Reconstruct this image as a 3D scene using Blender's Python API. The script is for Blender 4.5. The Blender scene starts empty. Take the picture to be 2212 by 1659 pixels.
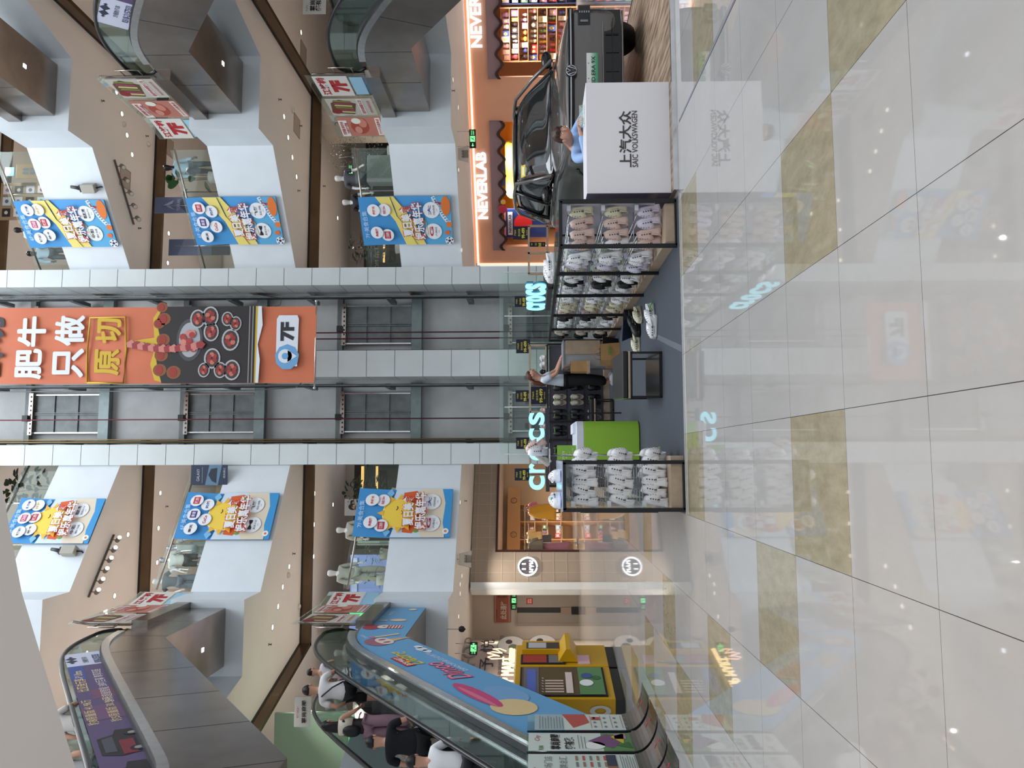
import bpy, bmesh, math, random
from mathutils import Vector, Matrix, Euler
random.seed(7)
PI = math.pi
SC = bpy.context.scene
COL = SC.collection
# ------------------------------------------------------------------ camera
FPX = 1660.0
CAMH = 1.5
YAW = math.radians(-5.44); PITCH = math.radians(1.0); ROLL = math.radians(-0.3); SHY = 19.4
fwd = Vector((-math.sin(YAW)*math.cos(PITCH), math.cos(YAW)*math.cos(PITCH), math.sin(PITCH)))
rt0 = Vector((math.cos(YAW), math.sin(YAW), 0)); up0 = rt0.cross(fwd)
rt = math.cos(ROLL)*rt0 + math.sin(ROLL)*up0
up = -math.sin(ROLL)*rt0 + math.cos(ROLL)*up0
cam = bpy.data.cameras.new('camera'); camo = bpy.data.objects.new('camera', cam); COL.objects.link(camo)
# the phone was held on its side: upright "up" points to the left of the frame
cx = up                       # image right  = downwards in the place -> -up ; camera local +X = image right
X = -up; Y = rt; Z = -fwd     # image right = world down, image up = world right
camo.matrix_world = Matrix(((X.x, Y.x, Z.x, 0), (X.y, Y.y, Z.y, 0), (X.z, Y.z, Z.z, CAMH), (0, 0, 0, 1)))
cam.sensor_fit = 'HORIZONTAL'; cam.sensor_width = 36.0
cam.lens = 36.0*FPX/2212.0
cam.shift_x = -SHY/2212.0
cam.clip_end = 300
SC.camera = camo
# ------------------------------------------------------------------ sky light through the atrium roof
world = bpy.data.worlds.new('world'); SC.world = world; world.use_nodes = True
bg = world.node_tree.nodes['Background']
bg.inputs[0].default_value = (0.88, 0.93, 1.0, 1); bg.inputs[1].default_value = 0.84
def area(name, loc, size, power, color=(1, 1, 1), rot=(0, 0, 0), sy=None):
    l = bpy.data.lights.new(name, 'AREA'); l.energy = power; l.color = color
    l.shape = 'RECTANGLE'; l.size = size; l.size_y = sy or size
    o = bpy.data.objects.new(name, l); COL.objects.link(o); o.location = loc; o.rotation_euler = rot
    return o
def spot(name, loc, power, color, size=2.3, r=.05):
    l = bpy.data.lights.new(name, 'SPOT'); l.energy = power; l.color = color; l.spot_size = size; l.spot_blend = 1.0; l.shadow_soft_size = r
    o = bpy.data.objects.new(name, l); COL.objects.link(o); o.location = loc; return o
area('skylight', (2.9, 12, 27), 14, 4700, (0.88, 0.94, 1.0), (0, 0, 0), 20)
WARM = (1.0, 0.86, 0.76)
SC.view_settings.view_transform = 'Standard'; SC.view_settings.look = 'None'
SC.view_settings.exposure = 0.08; SC.view_settings.gamma = 1.0
SC.view_settings.use_curve_mapping = False
SC.cycles.max_bounces = 6; SC.cycles.diffuse_bounces = 3; SC.cycles.glossy_bounces = 3
SC.cycles.transparent_max_bounces = 12; SC.cycles.transmission_bounces = 4
SC.cycles.use_denoising = True; SC.cycles.caustics_reflective = False; SC.cycles.caustics_refractive = False
SC.cycles.sample_clamp_indirect = 4.0
SC.cycles.use_adaptive_sampling = True; SC.cycles.adaptive_threshold = 0.03

# ------------------------------------------------------------------ pixel helpers (photo pixel -> point of the place)
def ray(x, y):
    u = 1659 - y - 829.5; v = x - 1106 - SHY
    return fwd + rt*(u/FPX) - up*(v/FPX)
def at(x, y, Y):
    d = ray(x, y); t = Y/d.y; return Vector((d.x*t, Y, CAMH + d.z*t))
def onz(x, y, Z=0.0):
    d = ray(x, y); t = (Z - CAMH)/d.z; return Vector((d.x*t, d.y*t, Z))
def onx(x, y, X):
    d = ray(x, y); t = X/d.x; return Vector((X, d.y*t, CAMH + d.z*t))
# ------------------------------------------------------------------ materials
MATS = {}
def mat(name, col=(.8, .8, .8), rough=.5, metal=0.0, emit=None, es=1.0, alpha=None, var=0.0, vscale=6.0, bump=0.0, bscale=40.0,
        spec=.5, coat=0.0, trans=0.0, ior=1.45, sheen=0.0):
    if name in MATS: return MATS[name]
    m = bpy.data.materials.new(name); m.use_nodes = True; MATS[name] = m
    nt = m.node_tree; b = nt.nodes['Principled BSDF']
    b.inputs['Base Color'].default_value = (*col, 1); b.inputs['Roughness'].default_value = rough
    b.inputs['Metallic'].default_value = metal; b.inputs['Specular IOR Level'].default_value = spec
    b.inputs['Coat Weight'].default_value = coat; b.inputs['Coat Roughness'].default_value = .03
    b.inputs['IOR'].default_value = ior; b.inputs['Transmission Weight'].default_value = trans
    if alpha is not None: b.inputs['Alpha'].default_value = alpha
    if emit:
        b.inputs['Emission Color'].default_value = (*emit, 1); b.inputs['Emission Strength'].default_value = es
        m.cycles.emission_sampling = 'NONE'
    if var or bump:
        tc = nt.nodes.new('ShaderNodeTexCoord')
        if var:
            n = nt.nodes.new('ShaderNodeTexNoise'); n.inputs['Scale'].default_value = vscale; n.inputs['Detail'].default_value = 5
            nt.links.new(tc.outputs['Object'], n.inputs['Vector'])
            mr = nt.nodes.new('ShaderNodeMapRange'); mr.inputs[1].default_value = .3; mr.inputs[2].default_value = .7
            mr.inputs[3].default_value = 1 - var; mr.inputs[4].default_value = 1 + var
            nt.links.new(n.outputs['Fac'], mr.inputs[0])
            mx = nt.nodes.new('ShaderNodeVectorMath'); mx.operation = 'SCALE'; mx.inputs[0].default_value = col
            nt.links.new(mr.outputs[0], mx.inputs['Scale']); nt.links.new(mx.outputs[0], b.inputs['Base Color'])
        if bump:
            n2 = nt.nodes.new('ShaderNodeTexNoise'); n2.inputs['Scale'].default_value = bscale
            nt.links.new(tc.outputs['Object'], n2.inputs['Vector'])
            bp = nt.nodes.new('ShaderNodeBump'); bp.inputs['Strength'].default_value = bump; bp.inputs['Distance'].default_value = .01
            nt.links.new(n2.outputs['Fac'], bp.inputs['Height']); nt.links.new(bp.outputs[0], b.inputs['Normal'])
    return m
_cm = {}
def C(r, g=None, b=None, rough=.55, **k):
    """plain coloured material from sRGB 0-255 values"""
    key = (r, g, b, rough, tuple(sorted(k.items())))
    if key not in _cm:
        f = lambda c: ((c/255+.055)/1.055)**2.4 if c > 10 else c/255/12.92
        _cm[key] = mat('tone_%d_%d_%d_%d' % (r, g, b, len(_cm)), (f(r), f(g), f(b)), rough, **k)
    return _cm[key]
def E(r, g, b, s=1.0):
    key = ('e', r, g, b, s)
    if key not in _cm:
        f = lambda c: ((c/255+.055)/1.055)**2.4
        _cm[key] = mat('glow_%d_%d_%d_%d' % (r, g, b, len(_cm)), (.2, .2, .2), .4, emit=(f(r), f(g), f(b)), es=s)
    return _cm[key]
def glass(name, tint=(.93, .97, .96), refl=.12, dens=.06):
    """thin architectural glass: see-through with a mirror-like sheen"""
    if name in MATS: return MATS[name]
    m = bpy.data.materials.new(name); m.use_nodes = True; MATS[name] = m; nt = m.node_tree
    nt.nodes.clear(); o = nt.nodes.new('ShaderNodeOutputMaterial')
    t = nt.nodes.new('ShaderNodeBsdfTransparent'); t.inputs[0].default_value = (*tint, 1)
    g = nt.nodes.new('ShaderNodeBsdfGlossy'); g.inputs['Roughness'].default_value = .02; g.inputs[0].default_value = (.95, 1, .98, 1)
    fr = nt.nodes.new('ShaderNodeFresnel'); fr.inputs[0].default_value = 1.5
    mm = nt.nodes.new('ShaderNodeMath'); mm.operation = 'MULTIPLY_ADD'; mm.inputs[1].default_value = .38; mm.inputs[2].default_value = refl*.3
    mx = nt.nodes.new('ShaderNodeMixShader'); nt.links.new(fr.outputs[0], mm.inputs[0]); nt.links.new(mm.outputs[0], mx.inputs[0])
    nt.links.new(t.outputs[0], mx.inputs[1]); nt.links.new(g.outputs[0], mx.inputs[2])
    if dens:
        d = nt.nodes.new('ShaderNodeBsdfDiffuse'); d.inputs[0].default_value = (.55, .75, .68, 1)
        m2 = nt.nodes.new('ShaderNodeMixShader'); m2.inputs[0].default_value = dens
        nt.links.new(mx.outputs[0], m2.inputs[1]); nt.links.new(d.outputs[0], m2.inputs[2]); mx = m2
    nt.links.new(mx.outputs[0], o.inputs[0])
    return m
# ------------------------------------------------------------------ mesh builder
class MB:
    def __init__(s): s.v = []; s.f = []; s.mi = []; s.mats = []; s.sm = []; s.cur = 0; s.M = Matrix()
    def mat(s, m):
        if m not in s.mats: s.mats.append(m)
        s.cur = s.mats.index(m); return s
    def add(s, vs, fs, m=None, smooth=False):
        if m is not None: s.mat(m)
        n = len(s.v); s.v += [tuple(s.M @ Vector(p)) for p in vs]
        for f in fs: s.f.append([i+n for i in f]); s.mi.append(s.cur); s.sm.append(smooth)
        return s
    def box(s, x0, x1, y0, y1, z0, z1, m=None):
        v = [(x0, y0, z0), (x1, y0, z0), (x1, y1, z0), (x0, y1, z0), (x0, y0, z1), (x1, y0, z1), (x1, y1, z1), (x0, y1, z1)]
        return s.add(v, [(0, 3, 2, 1), (4, 5, 6, 7), (0, 1, 5, 4), (1, 2, 6, 5), (2, 3, 7, 6), (3, 0, 4, 7)], m)
    def cbox(s, c, d, m=None, rz=0, rx=0):
        R = Matrix.Translation(c) @ Euler((rx, 0, rz)).to_matrix().to_4x4()
        hx, hy, hz = d[0]/2, d[1]/2, d[2]/2
        v = [R @ Vector(p) for p in [(-hx, -hy, -hz), (hx, -hy, -hz), (hx, hy, -hz), (-hx, hy, -hz), (-hx, -hy, hz), (hx, -hy, hz), (hx, hy, hz), (-hx, hy, hz)]]
        return s.add(v, [(0, 3, 2, 1), (4, 5, 6, 7), (0, 1, 5, 4), (1, 2, 6, 5), (2, 3, 7, 6), (3, 0, 4, 7)], m)
    def ring(s, rings, m=None, cap=True, smooth=True, closed=True):
        n = len(rings[0]); vs = [p for r in rings for p in r]; fs = []
        for i in range(len(rings)-1):
            for j in range(n if closed else n-1):
                k = (j+1) % n; fs.append((i*n+j, i*n+k, (i+1)*n+k, (i+1)*n+j))
        if cap: fs.append(tuple(range(n))[::-1]); fs.append(tuple((len(rings)-1)*n+i for i in range(n)))
        return s.add(vs, fs, m, smooth)
    def tube(s, pts, r, n=8, m=None, cap=True, flat=1.0):
        pts = [Vector(p) for p in pts]; rings = []; ref = None
        for i, p in enumerate(pts):
            a = pts[max(0, i-1)]; b = pts[min(len(pts)-1, i+1)]; t = (b-a)
            t = t.normalized() if t.length > 1e-9 else Vector((0, 0, 1))
            if ref is None: ref = Vector((0, 0, 1)) if abs(t.z) < .9 else Vector((1, 0, 0))
            u = t.cross(ref)
            if u.length < 1e-5: u = t.orthogonal()
            u.normalize(); w = t.cross(u); ref = -w if False else ref
            rr = r[i] if isinstance(r, (list, tuple)) else r
            rings.append([p + u*math.cos(2*PI*k/n)*rr + w*math.sin(2*PI*k/n)*rr*flat for k in range(n)])
        return s.ring(rings, m, cap)
    def cyl(s, c, r, z0, z1, n=16, m=None, r2=None):
        r2 = r if r2 is None else r2
        return s.ring([[(c[0]+rr*math.cos(2*PI*k/n), c[1]+rr*math.sin(2*PI*k/n), z) for k in range(n)] for rr, z in ((r, z0), (r2, z1))], m)
    def lathe(s, prof, n=16, m=None, c=(0, 0, 0), cap=True, sy=1.0):
        return s.ring([[(c[0]+r*math.cos(2*PI*k/n), c[1]+r*sy*math.sin(2*PI*k/n), c[2]+z) for k in range(n)] for r, z in prof], m, cap)
    def ball(s, c, r, m=None, n=12, k=8):
        r = r if isinstance(r, (tuple, list)) else (r, r, r)
        rings = []
        for i in range(1, k):
            a = PI*i/k; rings.append([(c[0]+r[0]*math.sin(a)*math.cos(2*PI*j/n), c[1]+r[1]*math.sin(a)*math.sin(2*PI*j/n), c[2]-r[2]*math.cos(a)) for j in range(n)])
        return s.ring(rings, m)
    def poly(s, pts, y=0.0, m=None):           # flat polygon in the XZ plane facing -Y, pts (x, z) counter-clockwise seen from -Y
        return s.add([(p[0], y, p[1]) for p in pts], [tuple(range(len(pts)))], m)
    def rect(s, x0, x1, z0, z1, y=0.0, m=None): return s.poly([(x0, z0), (x1, z0), (x1, z1), (x0, z1)], y, m)
    def disc(s, x, z, r, y=0.0, m=None, n=20, rz=None):
        rz = rz or r; return s.poly([(x+r*math.cos(2*PI*k/n), z+rz*math.sin(2*PI*k/n)) for k in range(n)], y, m)
    def prism(s, pts, z0, z1, m=None):         # plan polygon extruded in z
        n = len(pts); v = [(p[0], p[1], z0) for p in pts]+[(p[0], p[1], z1) for p in pts]
        return s.add(v, [tuple(range(n))[::-1], tuple(range(n, 2*n))]+[(i, (i+1) % n, n+(i+1) % n, n+i) for i in range(n)], m)
    def xprism(s, pts, x0, x1, m=None):        # (y, z) polygon extruded in x
        n = len(pts); v = [(x0, p[0], p[1]) for p in pts]+[(x1, p[0], p[1]) for p in pts]
        return s.add(v, [tuple(range(n))[::-1], tuple(range(n, 2*n))]+[(i, (i+1) % n, n+(i+1) % n, n+i) for i in range(n)], m)
    def yprism(s, pts, y0, y1, m=None):        # (x, z) polygon extruded in y
        n = len(pts); v = [(p[0], y0, p[1]) for p in pts]+[(p[0], y1, p[1]) for p in pts]
        return s.add(v, [tuple(range(n)), tuple(range(n, 2*n))[::-1]]+[(i, n+i, n+(i+1) % n, (i+1) % n) for i in range(n)], m)
    def text(s, body, x, z, w=None, h=None, y=0.0, m=None, bold=0.0, ex=0.0, align='C', shear=0.0, rot=0.0):
        """lettering in the XZ plane facing -Y; centred at (x, z), fitted to width w and/or height h"""
        if bold > .04 and not body.isascii():        # heavy characters: overprint with small shifts
            _, _, bb0 = text_mesh(body, 0.0, ex, shear); k = (w/(bb0[1]-bb0[0])) if w else h/(bb0[3]-bb0[2]); r = bold*.30*k
            for q in range(8): s.text(body, x+r*math.cos(q*PI/4), z+r*math.sin(q*PI/4), (w-2*r) if w else None, (h-2*r) if h else None, y-.0006*(q+1), m, 0.0, ex, align, shear, rot)
            return s.text(body, x, z, (w-2*r) if w else None, (h-2*r) if h else None, y-.0054, m, 0.0, ex, align, shear, rot)
        vs, fs, bb = text_mesh(body, bold, ex, shear)
        tw, th = bb[1]-bb[0], bb[3]-bb[2]
        sx = (w/tw) if w else (h/th); sz = (h/th) if h else sx
        ox = (bb[0]+bb[1])/2 if align == 'C' else bb[0]; oz = (bb[2]+bb[3])/2
        ca, sa = math.cos(rot), math.sin(rot); out = []
        for p in vs:
            a, b = (p[0]-ox)*sx, (p[1]-oz)*sz
            out.append((x+a*ca-b*sa, y-p[2], z+a*sa+b*ca))
        return s.add(out, fs, m)
    def build(s, name, m=None, parent=None, label=None, recalc=True, bevel=0.0, seg=2):
        me = bpy.data.meshes.new(name); me.from_pydata(s.v, [], s.f)
        mats = s.mats or [m]
        for q in mats: me.materials.append(q)
        if s.mats: me.polygons.foreach_set('material_index', s.mi)
        me.polygons.foreach_set('use_smooth', s.sm); me.update()
        if recalc:
            b = bmesh.new(); b.from_mesh(me); bmesh.ops.recalc_face_normals(b, faces=b.faces); b.to_mesh(me); b.free()
        o = bpy.data.objects.new(name, me); COL.objects.link(o)
        if parent: o.parent = parent
        if label: o['label'] = label
        if bevel:
            bv = o.modifiers.new('bevel', 'BEVEL'); bv.width = bevel; bv.segments = seg; bv.limit_method = 'ANGLE'; bv.angle_limit = .6
        return o
_tc = {}
def text_mesh(body, bold=0.0, ex=0.0, shear=0.0):
    k = (body, bold, ex, shear)
    if k not in _tc:
        c = bpy.data.curves.new('lettering', 'FONT'); c.body = body; c.size = 1.0; c.offset = bold; c.extrude = ex; c.shear = shear
        c.resolution_u = 6 if len(body) < 3 or body.isascii() and len(body) < 9 else 2; c.align_x = 'LEFT'; c.space_line = 1.0
        o = bpy.data.objects.new('lettering', c)
        me = bpy.data.meshes.new_from_object(o)
        vs = [tuple(v.co) for v in me.vertices]; fs = [tuple(p.vertices) for p in me.polygons]
        if not vs: vs = [(0, 0, 0), (1, 0, 0), (1, 1, 0)]; fs = [(0, 1, 2)]
        bb = (min(v[0] for v in vs), max(v[0] for v in vs), min(v[1] for v in vs), max(v[1] for v in vs))
        bpy.data.objects.remove(o); bpy.data.curves.remove(c); bpy.data.meshes.remove(me)
        _tc[k] = (vs, fs, bb)
    return _tc[k]
def tag(o, label=None, cat=None, group=None, kind=None):
    if label: o['label'] = label
    if cat: o['category'] = cat
    if group: o['group'] = group
    if kind: o['kind'] = kind
    return o
def thing(name, label, cat, loc=(0, 0, 0), rz=0.0, group=None, scale=None):
    o = bpy.data.objects.new(name, None); COL.objects.link(o); o.location = loc; o.rotation_euler = (0, 0, rz)
    o.empty_display_size = .1
    if scale: o.scale = scale if isinstance(scale, (tuple, list)) else (scale,)*3
    return tag(o, label, cat, group)
def struct(o): o['kind'] = 'structure'; return o
def copy_tree(o, parent=None, label=None):
    c = o.copy(); COL.objects.link(c)
    if parent: c.parent = parent
    if label: c['label'] = label
    for ch in list(o.children): copy_tree(ch, c)
    return c
def grid_skin(o, lv=1):
    s = o.modifiers.new('sub', 'SUBSURF'); s.levels = lv; s.render_levels = lv; return o
# ------------------------------------------------------------------ shared materials
M_white = mat('white_plaster', (.70, .76, .80), .45, var=.03, vscale=1.5)
M_ceil = mat('warm_ceiling_plaster', (.85, .80, .76), .7, var=.02, vscale=1)
M_panel = mat('column_panel', (.62, .68, .68), .35, var=.03, vscale=2)
M_bronze = mat('bronze_header', (.13, .085, .05), .22, .6, var=.25, vscale=1.2)
M_black = mat('black_line', (.012, .012, .013), .4)
M_blackmetal = mat('black_powder_coat', (.012, .012, .014), .42, spec=.4)
M_steel = mat('brushed_steel', (.33, .29, .26), .24, 1.0, var=.12, vscale=2.2, bump=.04, bscale=3)
M_steelb = mat('bright_steel', (.62, .62, .62), .22, 1.0, var=.1, vscale=8)
M_glass = glass('railing_glass', (.93, .97, .95), .05, .02)
M_clear = glass('clear_glass', (.95, .98, .97), .1, .02)
M_bal = glass('balustrade_glass', (.72, .78, .76), .1, .03)  # clear glass tinted darker; the shade between the rails is in its colour
M_rubber = mat('black_rubber', (.012, .012, .013), .28)
M_shaft = mat('shaft_plaster', (.58, .60, .60), .7, var=.10, vscale=1.3)
M_galv = mat('galvanised_steel', (.17, .19, .19), .5, .4, var=.2, vscale=3)
M_dark = mat('dark_interior', (.03, .03, .032), .6)
M_beige = mat('beige_wall', (.66, .57, .49), .6, var=.03, vscale=1)
# ------------------------------------------------------------------ floor
TW, TD, TX, TY = .797, .79, -.57, 2.95
def tile_mat(name, col, col2, sc):
    m = bpy.data.materials.new(name); m.use_nodes = True; nt = m.node_tree; b = nt.nodes['Principled BSDF']
    tc = nt.nodes.new('ShaderNodeTexCoord'); sp = nt.nodes.new('ShaderNodeSeparateXYZ'); nt.links.new(tc.outputs['Object'], sp.inputs[0])
    masks = []
    for ax, off, w in ((0, TX, TW), (1, TY, TD)):
        a = nt.nodes.new('ShaderNodeMath'); a.operation = 'SUBTRACT'; nt.links.new(sp.outputs[ax], a.inputs[0]); a.inputs[1].default_value = off
        p = nt.nodes.new('ShaderNodeMath'); p.operation = 'PINGPONG'; nt.links.new(a.outputs[0], p.inputs[0]); p.inputs[1].default_value = w/2
        # ping-pong starts at 0 on every joint of spacing w
        l = nt.nodes.new('ShaderNodeMath'); l.operation = 'LESS_THAN'; nt.links.new(p.outputs[0], l.inputs[0]); l.inputs[1].default_value = .0013 if ax else .0017
        masks.append(l)
    mx = nt.nodes.new('ShaderNodeMath'); mx.operation = 'MAXIMUM'; nt.links.new(masks[0].outputs[0], mx.inputs[0]); nt.links.new(masks[1].outputs[0], mx.inputs[1])
    n = nt.nodes.new('ShaderNodeTexNoise'); n.inputs['Scale'].default_value = sc; n.inputs['Detail'].default_value = 8; n.inputs['Roughness'].default_value = .7
    mp = nt.nodes.new('ShaderNodeMapping'); mp.inputs['Scale'].default_value = (1, .45, 1)
    nt.links.new(tc.outputs['Object'], mp.inputs[0]); nt.links.new(mp.outputs[0], n.inputs['Vector'])
    cr = nt.nodes.new('ShaderNodeMix'); cr.data_type = 'RGBA'; cr.inputs[6].default_value = (*col, 1); cr.inputs[7].default_value = (*col2, 1)
    mr = nt.nodes.new('ShaderNodeMapRange'); mr.inputs[1].default_value = .35; mr.inputs[2].default_value = .65
    nt.links.new(n.outputs['Fac'], mr.inputs[0]); nt.links.new(mr.outputs[0], cr.inputs[0])
    jx = nt.nodes.new('ShaderNodeMix'); jx.data_type = 'RGBA'; nt.links.new(mx.outputs[0], jx.inputs[0]); nt.links.new(cr.outputs[2], jx.inputs[6]); jx.inputs[7].default_value = (.045, .042, .045, 1)
    nt.links.new(jx.outputs[2], b.inputs['Base Color'])
    b.inputs['Roughness'].default_value = .028; b.inputs['Specular IOR Level'].default_value = .55
    return m
M_tw = tile_mat('polished_grey_tile', (.385, .372, .355), (.41, .398, .382), 3)
M_tb = tile_mat('polished_beige_tile', (.27, .235, .155), (.35, .31, .215), 14)
BEIGE = {(3, 0), (2, 1), (0, 1), (-1, 2), (5, 4), (3, 5), (0, 5), (-2, 4), (-2, 7), (-3, 6), (-3, 9), (-4, 8), (-1, 9), (1, 9), (-4, 11), (6, 7), (-1, 12), (-5, 13)}
b = MB(); xs = range(-20, 34); ys = range(-6, 44)
nx = len(xs)+1
vs = [(TX+i*TW, TY+j*TD, 0) for j in range(-6, 45) for i in range(-20, 35)]
b.mat(M_tw); b.mat(M_tb); W = 55
for jj, j in enumerate(range(-6, 44)):
    for ii, i in enumerate(range(-20, 34)):
        b.f.append([jj*W+ii, jj*W+ii+1, (jj+1)*W+ii+1, (jj+1)*W+ii]); b.mi.append(1 if (i, j) in BEIGE else 0); b.sm.append(False)
b.v = vs
struct(b.build('floor', recalc=False))
# ------------------------------------------------------------------ upper slabs round the atrium
PITCHF = 5.22
EDGE_R = [(5.4, 23.5), (5.93, 23.4), (8.9, 21.1), (8.9, 19.95), (10.95, 19.95), (11.35, 18.3), (12.2, 15.4), (12.9, 9.0)]
EDGE_L = [(.3, 23.5), (-.18, 23.4), (-3.6, 21.1), (-3.6, 19.95), (-5.5, 19.95), (-5.9, 18.3), (-6.9, 15.4), (-7.8, 9.0)]
def slab(side, k):
    z0, z1 = 3.72+k*PITCHF, 5.62+k*PITCHF
    e = EDGE_R if side == 'right' else EDGE_L
    s = 1 if side == 'right' else -1
    back = [(e[-1][0]+s*6, 9.0), (e[-1][0]+s*6, 31), (e[0][0], 31)]
    b = MB(); n = len(e)
    b.mat(M_white)
    for i in range(n-1):     # fascia, thickness upwards as a parapet
        a, c = e[i], e[i+1]
        b.add([(a[0], a[1], z0), (c[0], c[1], z0), (c[0], c[1], z1), (a[0], a[1], z1)], [(0, 1, 2, 3)])
    loop = e+back
    b.add([(p[0], p[1], z0) for p in loop], [tuple(range(len(loop)))], M_ceil)
    b.add([(p[0], p[1], z1) for p in loop], [tuple(range(len(loop)))], M_beige)
    m = len(loop)
    for i in range(n-1, m-1):
        a, c = loop[i], loop[i+1]
        b.add([(a[0], a[1], z0), (c[0], c[1], z0), (c[0], c[1], z1), (a[0], a[1], z1)], [(0, 1, 2, 3)])
    o = struct(b.build('slab_%s' % side, recalc=False)); return o
for k in range(4):
    for sd in ('right', 'left'): slab(sd, k)
# the near slab above the camera, its edge crossing the upper left
b = MB(); p = [onz(-30, 885, 3.7), onz(0, 1030, 3.7), onz(47, 1280, 3.7), onz(100, 1455, 3.7), onz(163, 1659, 3.7)]
pts = [(q.x, q.y) for q in p]+[(-3.2, 4.6), (-9, 4.6), (-9, -2), (.3, -2)]
b.prism(pts, 3.7, 5.6, M_ceil); struct(b.build('ceiling_near'))
# ------------------------------------------------------------------ bronze headers with a black shadow gap, per floor
HR = [(6.0, 24.7), (12.15, 24.7), (12.15, 12.0)]
HL = [(-.2, 24.8), (-5.85, 24.8), (-7.1, 20.0), (-8.4, 12.0)]
for k in range(1, 4):
    zc = 3.72+k*PITCHF
    for sd, h in (('right', HR), ('left', HL)):
        b = MB()
        for i in range(len(h)-1):
            (x0, y0), (x1, y1) = h[i], h[i+1]; d = Vector((x1-x0, y1-y0, 0)); L = d.length; rz = math.atan2(d.y, d.x)
            b.cbox(((x0+x1)/2, (y0+y1)/2, zc-.19), (L+.1, .12, .30), M_bronze, rz)
            b.cbox(((x0+x1)/2, (y0+y1)/2, zc-.02), (L+.1, .16, .06), M_black, rz)
        struct(b.build('trim_%d' % (k if sd == 'right' else k+3)))
# ------------------------------------------------------------------ lift shaft: three clad columns
def column(x0, x1, idx, y0=23.3, y1=24.3):
    b = MB(); z = 0
    b.box(x0, x1, y0, y1, 0, 25, M_panel)
    for q in range(40):
        z = .55 + q*.87
        if z > 25: break
        b.box(x0-.001, x1+.001, y0-.002, y1, z, z+.012, M_black)
    return struct(b.build('column_%d' % idx))
column(5.33, 5.88, 1); column(2.47, 3.28, 2); column(-.2, .42, 3)
# shaft inside
b = MB(); b.box(-.2, 5.88, 25.6, 25.9, 0, 26, M_shaft); struct(b.build('wall_shaft'))
b = MB(); b.box(5.55, 5.75, 24.3, 25.6, 0, 26, M_shaft); b.box(-.1, .1, 24.3, 25.6, 0, 26, M_shaft); struct(b.build('wall_shaft_sides'))
for bay, (xa, xb) in enumerate(((3.30, 5.33), (.42, 2.46))):
    for k in range(4):
        zs = 5.62+k*PITCHF if k < 3 else .05
        xc = (xa+xb)/2 + (.12 if bay == 0 else .05)
        t = thing('lift_door', 'grey ribbed lift landing door seen from inside the %s shaft, %s' % (('right', 'left')[bay], ['second floor', 'third floor', 'fourth floor', 'ground floor behind the glass'][k]), 'lift door', (xc, 25.5, zs), 0, 'landing doors in the lift shafts')
        b = MB(); b.box(-.62, .62, -.06, .0, 0, 2.15, M_galv)
        dl = b.build('door_leaf', parent=t)
        b = MB()
        for xx in (-.65, .62): b.box(xx, xx+.04, -.12, 0, 0, 2.2, M_steelb)
        for xx in (-.04, .02): b.box(xx, xx+.03, -.12, -.03, 0, 2.2, M_galv)
        for zz in (.7, 1.5): b.box(-.62, .62, -.1, -.06, zz, zz+.03, M_galv)
        b.build('rib', M_galv, dl)
        b = MB(); b.box(-1.02, 1.0, -.16, .05, -.36, -.02, mat('sill_steel', (.22, .27, .27), .45, .5, var=.1)); b.build('sill_beam', parent=t)
        b = MB(); b.box(-1.02, 1.0, -.14, .05, 2.30, 2.48, M_galv)
        b.box(-.7, .7, -.2, -.12, 2.18, 2.32, M_steel)
        for q in range(9):
            b.box(-.66+q*.15, -.60+q*.15, -.205, -.2, 2.21, 2.26, M_black)
        b.box(-.25, -.05, -.3, -.1, 2.28, 2.46, M_black); b.build('door_operator', parent=t)
    # guide rails, brackets, chains
    for n_, xr, rr in (('guide_rail', xa+.10, .045), ('guide_rail', xb-.16, .045)):
        b = MB(); b.box(xr-rr, xr+rr, 24.35, 24.5, 0, 26, M_blackmetal); b.box(xr-.02, xr+.02, 24.25, 24.35, 0, 26, M_galv)
        for k in range(10):
            b.cbox((xr, 24.9, 1.0+k*2.6), (.12, 1.0, .18), M_galv)
        tag(b.build(n_), 'black vertical guide rail on the %s side of the %s lift shaft' % ('left' if xr == xa+.10 else 'right', ('right', 'left')[bay]), 'guide rail')
    for q, xr in enumerate(((xc-.42, xc-.62) if bay == 0 else (xc-.25,))):
        b = MB(); b.tube([(xr, 24.4, .3), (xr, 24.4, 26)], .022, 6, mat('red_chain', (.16, .035, .05), .5, .3, bump=1, bscale=60))
        tag(b.build('compensation_chain'), 'dark red lift chain hanging in the %s shaft' % (('right', 'left')[bay]) + (', %s of the pair' % ('right one', 'left one')[q] if bay == 0 else ''), 'chain')
b = MB()
for dx in (0, .07): b.tube([(.52+dx, 24.2, 2), (.52+dx, 24.2, 26)], .02, 6, mat('brass_rail', (.30, .21, .08), .4, .6))
tag(b.build('conduit'), 'pair of brass coloured conduits along the left edge of the shafts', 'pipe')
b = MB()
for xo in (.0, -.5):
    pass
b.tube([(5.15, 23.9, 26), (5.16, 23.9, 14), (5.14, 23.9, 10.2), (5.05, 23.9, 9.5), (4.85, 23.9, 9.55), (4.72, 23.9, 10.0), (4.74, 23.9, 14), (4.72, 23.9, 26)], .018, 5, M_galv)
tag(b.build('cable'), 'grey cable looping down the right lift shaft beside the orange banner', 'cable')
b = MB(); b.tube([(2.1, 23.9, 26), (2.12, 23.9, 10.4), (2.2, 23.9, 9.0), (2.42, 23.85, 8.7)], .018, 5, M_galv)
tag(b.build('cable'), 'grey cable hanging in the left shaft beside the orange banner', 'cable')
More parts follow.
